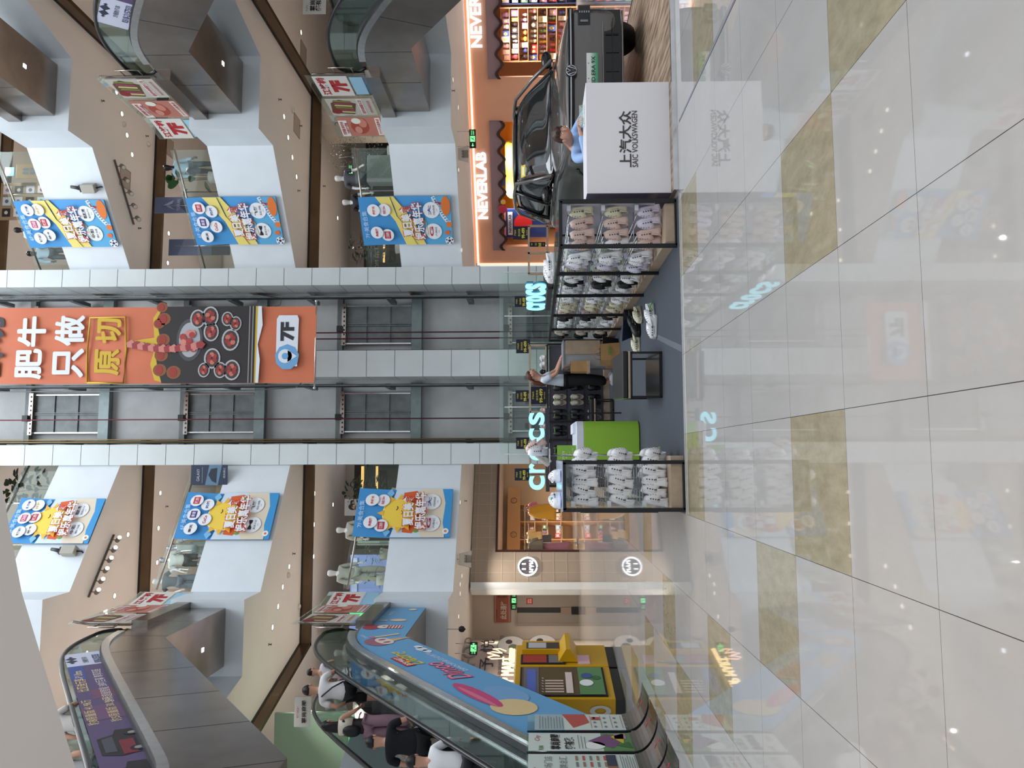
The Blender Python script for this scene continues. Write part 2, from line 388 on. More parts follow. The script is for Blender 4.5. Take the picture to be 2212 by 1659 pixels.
# glass screen round the ground floor of the lifts
t = thing('lift_glass_screen', 'clear glass screen standing before the foot of the lift columns', 'glass screen', (2.84, 22.9, 0))
for i, (xa, xb) in enumerate(((-2.75, -1.35), (-1.35, .02), (.02, 1.4), (1.4, 2.75))):
    b = MB(); b.box(xa+.01, xb-.01, -.01, .01, 0.02, 2.55, M_glass); b.build('glass_pane', parent=t)
for xa in (-2.75, -1.35, 1.4, 2.75): b = MB(); b.box(xa-.015, xa+.015, -.02, .02, 0, 2.4, M_steelb); b.build('fitting', parent=t)
# ------------------------------------------------------------------ railings
def railing(side, k, pts, lab):
    z = 5.62+k*PITCHF
    t = thing('glass_railing', lab, 'railing', (pts[0][0], pts[0][1], z))
    o = Vector((pts[0][0], pts[0][1], 0)); rail = MB(); pst = []
    for i in range(len(pts)-1):
        a = Vector((*pts[i], 0))-o; c = Vector((*pts[i+1], 0))-o; d = c-a; L = d.length; rz = math.atan2(d.y, d.x)
        n = max(1, round(L/1.3))
        for q in range(n):
            m_ = a+d*((q+.5)/n); b = MB(); b.cbox((m_.x, m_.y, .56), (L/n-.03, .015, 1.08), M_glass, rz); b.build('glass_pane', parent=t)
            if q: pst.append(a+d*(q/n))
        rail.tube([a+Vector((0, .0, .98)), c+Vector((0, .0, .98))], .028, 8, M_steel)
    rail.build('handrail', parent=t)
    for p in pst: b = MB(); b.cbox((p.x, p.y+.06, .49), (.03, .05, .98), M_steel); b.build('post', parent=t)
for k in range(3):
    f = ['second', 'third', 'fourth'][k]
    railing('right', k, [(5.93, 23.5), (8.85, 21.2)], 'glass railing with steel handrail on the %s floor right of the lift columns' % f)
    railing('left', k, [(-.18, 23.5), (-3.55, 21.2)], 'glass railing with steel handrail on the %s floor left of the lift columns' % f)
# ------------------------------------------------------------------ escalators
SL = .70
def sp(s, k=.45): return k*math.log(1+math.exp(max(-30, min(30, s/k)))) if s/k < 30 else s
def deck(Yv, zt, zb, y0=16.35):
    z = zt - SL*sp(y0-Yv)
    return zb + sp(z-zb, .12)
def HH(y): return .78+.19/(1+math.exp(max(-30, min(30, (y-15.9)/.45))))
def esc(side, k, label, art=None):
    X0, X1 = (-5.25, -3.8) if side == 'left' else (9.3, 10.75)
    s = 1 if side == 'left' else -1              # +1: the centre of the atrium lies to +X
    Xin = X1 if side == 'left' else X0; Xout = X0 if side == 'left' else X1
    zt = 5.48+k*5.12; zb = .32 if k == 0 else 5.62+(k-1)*PITCHF+.25
    ylo = 16.35-(zt-zb)/SL-1.3
    t = thing('escalator', label, 'escalator', ((X0+X1)/2, 19.9, zt-5.5 if k else 0))
    t0 = Vector(t.location)
    def P(mb): mb.M = Matrix.Translation(-t0); return mb
    ys = [19.9, 18.5, 17.6]+[17.2-.2*i for i in range(12)]
    y = ys[-1]
    while y > ylo+2.2: y -= .6; ys.append(y)
    while y > ylo: y -= .2; ys.append(y)
    top = [(y, deck(y, zt, zb)) for y in ys]
    def bot(y):
        z = zt-1.2 - max(0, (16.7-y))*.72
        return max(z, zb-.4 if k == 0 else zb-1.2)
    yb = [19.9, 16.7]
    yk = 16.7-((zt-1.2)-(zb-.4 if k == 0 else zb-1.2))/.72
    yb += [yk, ylo] if yk > ylo else [ylo]
    low = [(y, bot(y)) for y in yb]
    side_poly = top+low[::-1]
    for nm, xa, xb in (('side_panel', Xin-s*.30, Xin), ('side_panel', Xout, Xout+s*.30)):
        b = P(MB()); b.xprism(side_poly, min(xa, xb), max(xa, xb), M_steel)
        if nm == 'side_panel' and xb == Xin:      # sheet seams on the visible side
            for q in range(9):
                y = 18.3-q*1.45
                if y < ylo+1: break
                d = 0 if y > 16.6 else .45
                z1, z0 = deck(y, zt, zb), bot(y+d)
                xx = Xin+s*.002
                b.add([(xx, y-.006, z1), (xx, y+.006, z1), (xx, y+d+.006, z0), (xx, y+d-.006, z0)], [(0, 1, 2, 3)], M_black)
        o = b.build('side_panel', parent=t)
    b = P(MB()); inner = [(y, z+.06) for y, z in low]+[(y, z-.02) for y, z in low[::-1]]
    b.xprism([(y, z+.05) for y, z in low]+[(y, z-.001) for y, z in low[::-1]], X0+.001, X1-.001, M_steel); b.build('underside', parent=t)
    b = P(MB()); st = []                          # the moving steps between the balustrades
    st = [(19.9, zt-.03), (16.5, zt-.03)]; y, z = 16.5, zt-.03
    while z > zb+.1:
        y2 = y-.36; z2 = z-.252; st += [(y, z2), (y2, z2)]; y, z = y2, z2
    st += [(ylo, z)]; st2 = st+[(ylo, z-.2)]+[(16.0, zt-.75), (19.9, zt-.6)]
    b.xprism(st2, X0+.3, X1-.3, mat('step_metal', (.10, .10, .10), .45, .7)); b.build('steps', parent=t)
    # bright skirt strip on top of the side panel
    b = P(MB())
    strip = [(y, z) for y, z in top if y < 17.3]
    b.xprism([(y, z+.14) for y, z in strip]+[(y, z-.02) for y, z in strip[::-1]], min(Xin-s*.04, Xin+s*.035), max(Xin-s*.04, Xin+s*.035), M_steelb)
    b.xprism([(y, z+.17) for y, z in strip]+[(y, z+.14) for y, z in strip[::-1]], min(Xin-s*.12, Xin-s*.02), max(Xin-s*.12, Xin-s*.02), M_black)
    b.build('skirt_strip', parent=t)
    for nm, xx in (('near', Xin-s*.12), ('far', Xout+s*.12)):
        hp = [(y, deck(y, zt, zb)+HH(y)) for y in ys if y < 17.7 and y > ylo+.9]
        a0 = hp[0]; arc = [(a0[0]+.36*math.sin(a), a0[1]-.36+.36*math.cos(a)) for a in [PI*(.12*i) for i in range(1, 8)]][::-1]
        a1 = hp[-1]; arc2 = [(a1[0]-.40*math.sin(a), a1[1]-.40+.40*math.cos(a)) for a in [PI*(.12*i) for i in range(1, 8)]]
        path = arc+hp+arc2
        b = P(MB()); b.tube([(xx, y, z) for y, z in path], .042, 8, M_rubber); b.build('handrail', parent=t)
        gp = [(y, z-.03) for y, z in path]; dk = [(y, deck(y, zt, zb)+.15) for y in ys if ylo+.9 < y < 17.7][::-1]
        b = P(MB()); b.xprism([p for p in gp if p[1] > deck(p[0], zt, zb)+.12]+dk, xx-.006, xx+.006, M_bal)
        b.build('glass_balustrade', parent=t)
    # stainless ledge along the landing
    b = P(MB()); b.box(*sorted((Xin-s*.05, Xin+s*.14)), 17.75, 20.05, zt-.28, zt+.09, M_steel); b.build('landing_ledge', parent=t)
    # short gate of steel tubes at the newel
    b = P(MB())
    for zz in (.35, .80): b.tube([(Xin+s*.05, 17.72, zt+zz), (Xin+s*.05, 17.42, zt+zz)], .016, 6, M_steel)
    b.tube([(Xin+s*.05, 17.72, zt+.09), (Xin+s*.05, 17.72, zt+1.0), (Xin+s*.09, 17.66, zt+1.15), (Xin+s*.16, 17.5, zt+1.3)], .028, 8, M_steel)
    b.tube([(Xin+s*.05, 17.42, zt+.3), (Xin+s*.05, 17.42, zt+.9)], .016, 6, M_steel); b.build('barrier_rail', parent=t)
    if k:   # recessed light in the belly
        b = P(MB()); b.box((X0+X1)/2-.05, (X0+X1)/2+.05, 18.55, 18.66, zt-1.21, zt-1.20, E(235, 240, 255, 6)); b.build('belly_light', parent=t)
    if art: art(t, P, Xin, s, zt, zb, top, low, bot)
    return t
def on_side(t0, x, y, z, s, ang):
    """matrix for a print lying in a plane of constant X: print x runs along the slope, facing the atrium centre"""
    ca, sa = math.cos(ang), math.sin(ang)
    if s > 0: ex = Vector((0, ca, sa)); ez = Vector((0, -sa, ca)); ey = Vector((-1, 0, 0))
    else: ex = Vector((0, -ca, -sa)); ez = Vector((0, -sa, ca)); ey = Vector((1, 0, 0))
    return Matrix(((ex.x, ey.x, ez.x, x-t0.x), (ex.y, ey.y, ez.y, y-t0.y), (ex.z, ey.z, ez.z, z-t0.z), (0, 0, 0, 1)))
ANG = math.atan(SL)
def art_blue(t, P, Xin, s, zt, zb, top, low, bot):
    t0 = Vector(t.location); b = P(MB()); xx = Xin+s*.012
    ys = [y for y, z in top]
    blue = C(104, 168, 214); sky = C(130, 185, 225); pink = C(220, 120, 150); cream = C(240, 215, 180)
    b.mat(blue)
    for i in range(len(ys)-1):
        ya, yb_ = ys[i], ys[i+1]
        b.add([(xx, ya, deck(ya, zt, zb)-.06), (xx, yb_, deck(yb_, zt, zb)-.06), (xx, yb_, bot(yb_)), (xx, ya, bot(ya))], [(0, 1, 2, 3)])
    b.build('blue_poster', parent=t, label='sky blue poster wrapped over the escalator side')
    # printed sweets, clouds and lettering; measured along the slope from the upper bend
    b = MB(); b.M = on_side(t0, Xin+s*.017, 16.4, zt-.02, s, ANG)
    def q(x, z, pts, m, y=0): b.poly([(x+a, z+c) for a, c in pts], y, m)
    def blob(x, z, r, rz, m, y=0): b.disc(x, z, r, y, m, 18, rz)
    for (x, z, r) in ((-1.6, -.95, .16), (-1.8, -.97, .12), (-1.4, -.98, .12)): blob(x, z, r, r*.7, C(225, 235, 245), -.002)
    blob(-.55, -.45, .34, .24, C(160, 105, 120), -.002)
    blob(-.55, -.62, .30, .17, C(240, 215, 205), -.004); blob(-.43, -.62, .05, .08, C(120, 80, 95), -.006); blob(-.68, -.62, .05, .08, C(120, 80, 95), -.006)
    q(-.55, -.98, [(-.12, .2), (0, -.25), (.12, .2)], C(225, 180, 130), -.003)
    q(-.12, -.85, [(-.05, -.3), (.05, -.3), (.05, .3), (-.05, .3)], C(235, 205, 160), -.003)
    blob(-.1, -.55, .10, .05, pink, -.005)
    b.text('Dimoo', -3.25, -.62, w=1.25, h=.40, y=-.006, m=C(205, 70, 110), bold=.03, shear=.3)
    b.text('Dimoo', -3.25, -.62, w=1.19, h=.36, y=-.008, m=C(240, 150, 175), bold=.0, shear=.3)
    b.text('Dating', -2.05, -.42, w=1.1, h=.36, y=-.006, m=C(235, 215, 70), bold=.01, shear=.3)
    q(-2.25, -.24, [(-.36, -.1), (.36, -.1), (.36, .1), (-.36, .1)], C(190, 30, 45), -.004)
    b.text('POP MART', -2.25, -.24, w=.6, h=.12, y=-.006, m=C(245, 245, 245), bold=.02)
    b.text('DIMOO约会日记系列', -2.7, -.9, w=1.5, h=.12, y=-.006, m=C(235, 240, 250))
    b.text('DIMOO', .05, -.42, w=.32, h=.07, y=-.006, m=C(235, 240, 250))
    blob(-4.75, -.35, .75, .16, C(205, 75, 125), -.004); blob(-4.85, -.3, .62, .05, C(225, 120, 150), -.006)
    blob(-5.0, .0-.75, .5, .3, C(120, 170, 215), -.002); blob(-5.6, -.5, .4, .35, C(225, 200, 150), -.003)
    blob(-6.6, -.5, .35, .3, C(110, 165, 205), -.003); blob(-7.4, -.6, .5, .3, C(215, 165, 175), -.003)
    b.build('poster_print', parent=t)
    b = MB(); b.M = on_side(t0, Xin+s*.017, 18.6, zt-.02, s, 0)
    b.disc(-1.0, -.28, .22, -.002, C(170, 60, 70), 14, .2); b.disc(-.95, -.55, .17, -.004, C(240, 215, 205), 14, .15); b.disc(-.93, -.55, .04, -.006, C(90, 110, 80), 8)
    for i in range(5): b.rect(-1.12, -.82, -.95+i*.07, -.915+i*.07, -.006, C(190, 40, 50))
    b.rect(-1.12, -.82, -.97, -.68, -.004, C(240, 235, 225))
    b.disc(-.25, -.75, .13, -.004, C(240, 210, 180), 12, .2); b.poly([(-.35, -.5), (-.3, -.25), (-.22, -.5)], -.004, C(240, 210, 180))
    b.text('DIMOO', .55, -.2, w=.45, h=.12, y=-.006, m=C(215, 80, 110), bold=.03)
    b.text('约会日记', .55, -.45, w=.45, h=.1, y=-.006, m=C(235, 240, 250))
    b.disc(1.0, -.9, .1, -.004, C(240, 215, 190), 12)
    b.build('poster_print', parent=t)
def art_car(t, P, Xin, s, zt, zb, top, low, bot):
    """white and violet vehicle advertisement stuck on the glass balustrade"""
    t0 = Vector(t.location); xg = Xin-s*.10
    b = MB(); b.M = on_side(t0, xg, 16.0, zt-.16, s, ANG)
    sg = -1 if s > 0 else 1                       # along-slope direction that goes downhill
    def X(a): return sg*a
    def R(a0, a1, z0, z1, m, y=0):
        x0, x1 = sorted((X(a0), X(a1))); b.rect(x0, x1, z0, z1, y, m)
    R(.05, 1.15, .0, .62, C(200, 205, 225), 0)
    R(1.15, 9.0, .0, .62, C(88, 74, 112), 0)
    R(1.15, 2.2, .38, .62, C(60, 80, 150), -.002); R(4.0, 4.8, 0, .62, C(105, 75, 110), -.002); R(3.0, 3.6, 0, .4, C(112, 72, 96), -.002)
    cx, cz = X(.62), .52
    for dx in (-.11, .11):
        b.poly([(cx+dx-.12, cz), (cx+dx, cz-.03-.07), (cx+dx+.12, cz), (cx+dx, cz+.10)], -.004, C(40, 48, 70))
    b.poly([(cx-.30, cz), (cx-.25, cz-.04), (cx-.2, cz), (cx-.25, cz+.04)], -.004, C(40, 48, 70)); b.poly([(cx+.2, cz), (cx+.25, cz-.04), (cx+.3, cz), (cx+.25, cz+.04)], -.004, C(40, 48, 70))
    b.text('方程豹汽车', X(.7), .30, w=.5, h=.1, y=-.004, m=C(45, 50, 75), bold=.01)
    b.text('0318-2157333', X(.7), .10, w=.72, h=.13, y=-.004, m=C(45, 45, 95), bold=.02)
    b.text('比亚迪元享-P Ultra' if s > 0 else '675', X(2.3), .50, w=1.5 if s > 0 else .3, h=.18, y=-.004, m=C(225, 200, 150), bold=.01)
    b.text('3.9米超级智能 38吋巨幕 尊享四座' if s > 0 else '¥1.98万', X(2.75), .2, w=2.3 if s > 0 else .5, h=.16, y=-.004, m=C(225, 215, 215))
    b.text('豹8限量版 41.98万', X(4.3), .52, w=1.4, h=.15, y=-.004, m=C(225, 205, 150))
    b.text('豹5限量版 30.58万', X(4.3), .22, w=1.4, h=.15, y=-.004, m=C(225, 205, 150))
    xc = X(6.0); dk = C(28, 26, 32); rd = C(120, 30, 50)
    b.poly([(xc-.5, .08), (xc+.55, .08), (xc+.6, .3), (xc+.4, .34), (xc+.3, .55), (xc-.4, .55), (xc-.55, .32)], -.004, dk)
    b.poly([(xc-.36, .36), (xc+.32, .36), (xc+.24, .5), (xc-.33, .5)], -.006, C(70, 72, 85)); b.rect(xc-.5, xc+.1, .12, .3, -.006, rd)
    for dx in (-.33, .36): b.disc(xc+dx, .1, .11, -.008, C(15, 15, 17), 14); b.disc(xc+dx, .1, .06, -.010, C(150, 150, 155), 10)
    xc = X(7.4)
    b.poly([(xc-.5, .08), (xc+.55, .08), (xc+.6, .3), (xc+.4, .34), (xc+.3, .55), (xc-.4, .55), (xc-.55, .32)], -.004, C(20, 20, 24))
    b.build('glass_advertisement', parent=t, label='violet and white car advertisement with the number 0318-2157333')
esc('left', 0, 'left lower escalator with blue poster on its side carrying riders up to the second floor', art_blue)
esc('left', 1, 'left upper escalator with violet car advertisement below the fourth of the white bands', art_car)
esc('right', 0, 'right lower escalator, plain steel side, above the parked car and shop signs')
esc('right', 1, 'right middle escalator, steel belly, white phone number panel 0318-2157333 on its glass', art_car)
esc('right', 2, 'topmost right escalator cut by the upper corner, only its steel belly showing')
# glass boards with hot pot posters on the landing ledges
def landing_posters(side, k, lab):
    Xin = -3.8 if side == 'left' else 9.3; s = 1 if side == 'left' else -1; zt = 5.48+k*5.12
    kinds = (0, 1, 2) if side == 'left' else ((2, 0, 1) if k == 0 else (0, 1, 2))
    # from the newel to the corner, then round the corner
    spans = [((Xin+s*.06, 17.75), (Xin+s*.06, 18.85)), ((Xin+s*.06, 18.9), (Xin+s*.06, 19.98)), ((Xin+s*.02, 20.05), (Xin+s*.22, 21.0))]
    for i, ((xa, ya), (xb, yb)) in enumerate(spans):
        z0 = zt+.11
        d = Vector((xb-xa, yb-ya, 0)); L = d.length
        t = thing('glass_poster', '%s; %s' % (['printed glass poster of boxed meat rolls', 'printed glass poster of sliced meat with red captions', 'printed glass poster with large red 7F'][kinds[i]], lab), 'poster', (xa, ya, z0), 0)
        ex = d.normalized()
        if s < 0: org = Vector((L*ex.x, L*ex.y, 0)); ex = -ex
        else: org = Vector((0, 0, 0))
        ez = Vector((0, 0, 1)); ey = ez.cross(ex)
        M4 = Matrix(((ex.x, ey.x, 0, org.x), (ex.y, ey.y, 0, org.y), (0, 0, 1, 0), (0, 0, 0, 1)))
        b = MB(); b.M = M4; b.box(0, L, -.006, .006, 0, 1.45, M_glass); gs_ = b.build('glass_sheet', parent=t)
        b = MB(); b.M = M4; w = L
        red = C(170, 40, 45); wh = C(225, 222, 215)
        kd = kinds[i]
        if kd == 0:
            b.rect(.06, w-.06, .1, 1.3, -.010, C(190, 185, 175))
            b.poly([(.12, .7), (w-.35, .55), (w-.12, .95), (w-.3, 1.2), (.2, 1.28)], -.014, C(95, 70, 45))
            for q in range(6): b.poly([(.2+q*.12, .68), (.28+q*.12, .66), (.34+q*.12, 1.1), (.26+q*.12, 1.14)], -.018, [C(200, 185, 130), C(150, 60, 90), C(120, 130, 60)][q % 3])
            b.disc(.3, 1.14, .14, -.02, C(130, 35, 35), 10)
            b.rect(.1, w-.1, .36, .50, -.014, wh); b.text('现切牛肉单层大满足', w/2, .43, w=w-.3, h=.1, y=-.018, m=red, bold=.02)
            b.text('新鲜好味道就在这里', w/2, .22, w=w-.4, h=.07, y=-.018, m=red)
        elif kd == 1:
            b.rect(.06, w-.06, .08, 1.3, -.010, C(185, 120, 105))
            b.disc(.5, .72, .34, -.014, C(165, 75, 62), 14, .25); b.disc(.65, .62, .2, -.018, C(205, 130, 110), 12, .12); b.disc(.35, .78, .16, -.018, C(200, 140, 125), 12, .1)
            b.disc(w-.22, .78, .13, -.02, C(225, 230, 215), 14)
            b.rect(.06, w-.2, 1.05, 1.28, -.014, wh); b.text('招牌锅底 鲜切牛肉', w/2-.06, 1.2, w=w-.4, h=.1, y=-.018, m=red, bold=.02); b.text('牛肉畅吃不限量', w/2-.06, 1.09, w=w-.5, h=.08, y=-.018, m=red, bold=.02)
            b.rect(.1, w-.1, .12, .26, -.014, wh); b.text('六十六元起单点', w/2, .19, w=w-.3, h=.09, y=-.018, m=red, bold=.02)
        else:
            b.rect(.04, w-.04, .45, 1.3, -.010, C(215, 212, 205))
            b.text('江熔桥', w/2, 1.12, w=w-.2, h=.22, y=-.014, m=red, bold=.04); b.text('7F', w/2, .72, w=w*.55, h=.42, y=-.014, m=red, bold=.07)
            b.rect(.1, w-.1, .08, .4, -.010, C(150, 195, 220))
        b.build('poster_print', parent=gs_)
for k in (0, 1): landing_posters('left', k, 'on the left %s landing' % ('lower', 'upper')[k])
for k in (0, 1): landing_posters('right', k, 'on the right %s landing' % ('lower', 'upper')[k])
# ------------------------------------------------------------------ ground floor shops
def on_face(x, y, P0, rz):
    """photo pixel -> (along, height) on a vertical plane through P0 turned by rz"""
    n = Vector((-math.sin(rz), math.cos(rz), 0)); d = ray(x, y); o = Vector((0, 0, CAMH)); P = Vector((P0[0], P0[1], 0))
    t = (P-o).dot(n)/d.dot(n); q = o+d*t
    return (q-P).dot(Vector((math.cos(rz), math.sin(rz), 0))), q.z
def frame(P0, rz): return Matrix.Translation((P0[0], P0[1], 0)) @ Matrix.Rotation(rz, 4, 'Z')
M_peach = mat('peach_shopfront', (.86, .47, .31), .55, var=.03, vscale=1)
M_mauve = C(150, 128, 135); M_brown = C(58, 32, 28)
NP, NR = (5.6, 29.85), math.atan2(-6.75, 9.9)
def nf(x, y): return on_face(x, y, NP, NR)
zt_, zo = 3.70, nf(1072, 60)[1]
a1 = nf(1200, 165)[0]; b0 = nf(1200, 532)[0]; b1 = nf(1200, 262)[0]; lend = nf(1100, 568)[0]
b = MB(); b.M = frame(NP, NR); zo = 2.72
b.box(lend, 18, 0, .25, zo, zt_+.02, M_peach); b.box(lend, b0, 0, .25, 0, zo); b.box(b1, a1, 0, .25, 0, zo)
b.box(16.5, 18, 0, .25, 0, zo)
struct(b.build('wall_shopfront'))
b = MB(); b.M = frame(NP, NR)
b.box(lend-.05, 18, -.06, .0, zt_-.12, zt_-.06, E(255, 205, 170, 2.5)); b.box(lend-.07, lend-.01, -.05, .2, .1, zt_-.06, E(255, 205, 170, 1.3))
struct(b.build('trim_7'))
def scallop(x0, x1, z0, z1, lab):
    t = thing('scalloped_awning', lab, 'awning', tuple(frame(NP, NR) @ Vector((x0, -.02, z0))), NR)
    L = x1-x0; n = max(2, round(L/.62)); pts = []; lo = []
    for i in range(n*8+1):
        x = L*i/(n*8); lo.append((x, .10*math.sin(2*PI*i/8)))
    b = MB(); b.yprism(lo+[(L, z1-z0), (0, z1-z0)], -.08, 0, M_mauve); b.build('awning_board', parent=t)
    b = MB(); b.yprism([(x, z-.055) for x, z in lo]+[(x, z+.055) for x, z in lo[::-1]], -.13, -.08, M_brown); b.build('wavy_trim', parent=t)
scallop(b0-.1, b1+.05, 2.62, 3.02, 'mauve awning with wavy brown edge above the shop opening behind the car roof')
scallop(a1-.05, 16.2, 2.62, 3.02, 'mauve awning with wavy brown edge over the toy shelves at the right')
def letters(name, lab, txt, x, z, w, h, P0, rz, m, bold=.03, ex=.03, y=-.06, cat='sign'):
    b = MB(); b.M = frame(P0, rz); b.text(txt, x, z, w=w, h=h, y=y, m=m, bold=bold, ex=ex)
    o = b.build(name); return tag(o, lab, cat)
M_led = E(232, 240, 255, 1.35)
x0, z0 = nf(1045, 472); x1, z1 = nf(1045, 328)
letters('shop_sign', 'glowing white shop name letters over the opening behind the car', 'NEVERLAB', (x0+x1)/2, 3.36, x1-x0, .38, NP, NR, M_led, .035)
x2 = nf(1030, 102)[0]
letters('shop_sign', 'glowing white shop name letters cut by the picture edge at the far right', 'NEVERLAB', x2+(x1-x0)/2, 3.36, x1-x0, .38, NP, NR, M_led, .035)
# interior of the toy shop
b = MB(); b.M = frame(NP, NR)
b.box(lend, 18, 4.0, 4.1, 0, zt_, C(245, 200, 160)); struct(b.build('wall_toyshop_back'))
b = MB(); b.M = frame(NP, NR); b.box(lend, 18, .25, 4.0, 2.9, 2.95, C(250, 220, 195)); struct(b.build('ceiling_toyshop'))
for xq in (lend, b1+.5, 17.9): b = MB(); b.M = frame(NP, NR); b.box(xq, xq+.08, .26, 3.99, 0, 2.89, C(240, 175, 130)); struct(b.build('wall_toyshop_side'))
for xx in ((b0+b1)/2, a1+1.8, a1+4.5):
    spot('shop_light', frame(NP, NR) @ Vector((xx-.6, .7, 2.84)), 480, (1, .88, .78), 2.7); spot('shop_light', frame(NP, NR) @ Vector((xx+.8, .6, 2.84)), 480, (1, .86, .74), 2.7)
rnd = random.Random(3)
tones = [(240, 190, 195), (225, 205, 230), (250, 235, 190), (240, 190, 195), (250, 235, 190), (235, 235, 235), (200, 60, 60), (70, 90, 160), (240, 160, 90), (235, 235, 235), (120, 160, 110), (250, 205, 90), (170, 130, 170), (60, 50, 55), (180, 205, 225), (230, 120, 130)]
def shelf_unit(name, lab, P0, rz, x, y, w, h, d, levels, m):
    p = frame(P0, rz) @ Vector((x, y, 0)); t = thing(name, lab, 'shelf', tuple(p), rz)
    b = MB(); b.box(0, w, d-.03, d, 0, h, m); b.build('back_panel', parent=t)
    for xx in (0, w-.04):
        b = MB(); b.box(xx, xx+.04, 0, d-.03, 0, h, m); b.build('side_panel', parent=t)
    for z in levels: b = MB(); b.box(.04, w-.04, 0, d-.03, z-.02, z, m); b.build('shelf_board', parent=t)
    return t
proto = {}
def toybox(kind, tone):
    k = (kind, tone)
    if k in proto: return proto[k]
    b = MB(); col = C(*tone)
    if kind == 0:
        b.box(-.5, .5, -.5, .5, 0, 1, col); b.rect(-.3, .3, .35, .8, -.505, C(245, 240, 235)); b.rect(-.2, .2, .12, .22, -.505, C(60, 50, 70))
    elif kind == 1:
        b.box(-.5, .5, -.5, .5, 0, 1, col); b.disc(0, .55, .3, -.505, C(250, 230, 160), 10); b.disc(-.1, .6, .05, -.51, C(40, 30, 30), 6); b.disc(.1, .6, .05, -.51, C(40, 30, 30), 6)
    else:
        b.ball((0, 0, .35), (.42, .35, .36), col, 8, 6); b.ball((0, -.05, .78), (.3, .27, .26), col, 8, 6); b.ball((-.2, 0, 1.0), .1, col, 6, 4); b.ball((.2, 0, 1.0), .1, col, 6, 4)
    me = b.build('toy').data; bpy.data.objects.remove(bpy.data.objects[-1]) if False else None
    for o in list(COL.objects):
        if o.data is me: bpy.data.objects.remove(o)
    proto[k] = me; return me
TN = {(240, 190, 195): 'pale pink', (225, 205, 230): 'pale lilac', (250, 235, 190): 'cream', (200, 60, 60): 'red', (70, 90, 160): 'blue', (240, 160, 90): 'orange', (235, 235, 235): 'white', (120, 160, 110): 'green', (250, 205, 90): 'yellow', (170, 130, 170): 'mauve', (60, 50, 55): 'black', (180, 205, 225): 'light blue', (230, 120, 130): 'rose'}
ORD = ['first', 'second', 'third', 'fourth', 'fifth', 'sixth', 'seventh', 'eighth', 'ninth', 'tenth', 'eleventh']
def fill(P0, rz, x, y, w, z, hh, group, where, kinds=(0, 0, 1, 2), dens=1.0):
    xx = x+.06; cnt = 0
    while xx < x+w-.2:
        ww = rnd.uniform(.12, .21); h = rnd.uniform(.66, .98)*hh; k = rnd.choice(kinds); tn = rnd.choice(tones)
        o = bpy.data.objects.new('toy_box' if k < 2 else 'plush_toy', toybox(k, tn)); COL.objects.link(o)
        p = frame(P0, rz) @ Vector((xx+ww/2, y+.2, z+.002)); o.location = p; o.rotation_euler = (0, 0, rz+rnd.uniform(-.15, .15)); o.scale = (ww, .2, h)
        kd = ['%s windowed box', '%s toy box', '%s plush toy'][k] % TN[tn]
        tag(o, '%s, %s from left on %s' % (kd, ORD[min(cnt, 10)], where), 'toy', group); cnt += 1
        xx += ww+rnd.uniform(.005, .03)
M_wood2 = C(235, 180, 135)
sx = a1+.3
for i, (w, m) in enumerate(((1.75, M_wood2), (1.7, C(40, 55, 95)), (1.9, C(190, 35, 40)))):
    lv = [.35, .68, 1.01, 1.34, 1.67, 2.0, 2.31]
    shelf_unit('toy_shelf', ['peach shelf unit of plush toys left of the red one in the toy shop', 'navy blue shelf unit between the peach and red ones', 'bright red shelf unit at the right end of the toy shop'][i], NP, NR, sx, 1.5, w, 2.62, .42, lv, m)
    for z in lv:
        fill(NP, NR, sx, 1.5, w, z, .29, 'toys on the %s shelf unit' % ('peach', 'navy', 'red')[i], 'the %s unit, %s shelf' % (('peach', 'navy', 'red')[i], ('lowest', 'second', 'third', 'fourth', 'fifth', 'sixth', 'top')[lv.index(z)]), kinds=((2, 2, 1), (0, 1), (0, 0, 1))[i])
    sx += w+.08
# things seen through the opening behind the car
b = MB(); b.M = frame(NP, NR)
b.box(b0+.6, b1+.45, 2.2, 2.3, 0, 2.885, C(245, 160, 40)); o = b.build('backdrop'); tag(o, 'orange display panel inside the toy shop behind the car', 'panel')
b = MB(); b.M = frame(NP, NR); b.box(b0+1.9, b0+2.9, 1.5, 1.65, 1.6, 2.75, C(50, 70, 170)); tag(b.build('hanging_board'), 'blue display panel hanging in front of the orange one', 'panel')
b = MB(); b.M = frame(NP, NR); b.cbox((b0+2.6, 1.2, 2.18), (2.2, .5, .72), C(235, 205, 80)); o = b.build('display_figure', bevel=.3, seg=5); tag(o, 'rounded pale yellow display piece rising above the car roof', 'display')
b = MB(); b.M = frame(NP, NR); b.box(b0+.1, b0+1.2, .8, .9, 1.0, 2.55, C(35, 60, 130)); b.rect(b0+.2, b0+1.1, 2.3, 2.48, .79, C(240, 240, 240)); b.disc(b0+.65, 1.9, .35, .79, C(215, 40, 45)); b.rect(b0+.1, b0+1.2, 2.55, 2.62, .79, C(240, 170, 190))
b.text('NEVERLAB', b0+.65, 2.39, w=.7, h=.1, y=.78, m=C(35, 60, 130), bold=.03)
tag(b.build('promotion_poster'), 'blue promotion poster with red disc at the left of the toy shop opening', 'poster')
b = MB(); b.M = frame(NP, NR); b.ball((b0+1.5, -.2, 2.62), (.16, .05, .17), C(190, 50, 80)); b.ball((b0+1.75, -.2, 2.6), (.10, .05, .10), C(235, 190, 90))
tag(b.build('candy_ornament'), 'pink and yellow round ornament under the left awning', 'ornament')
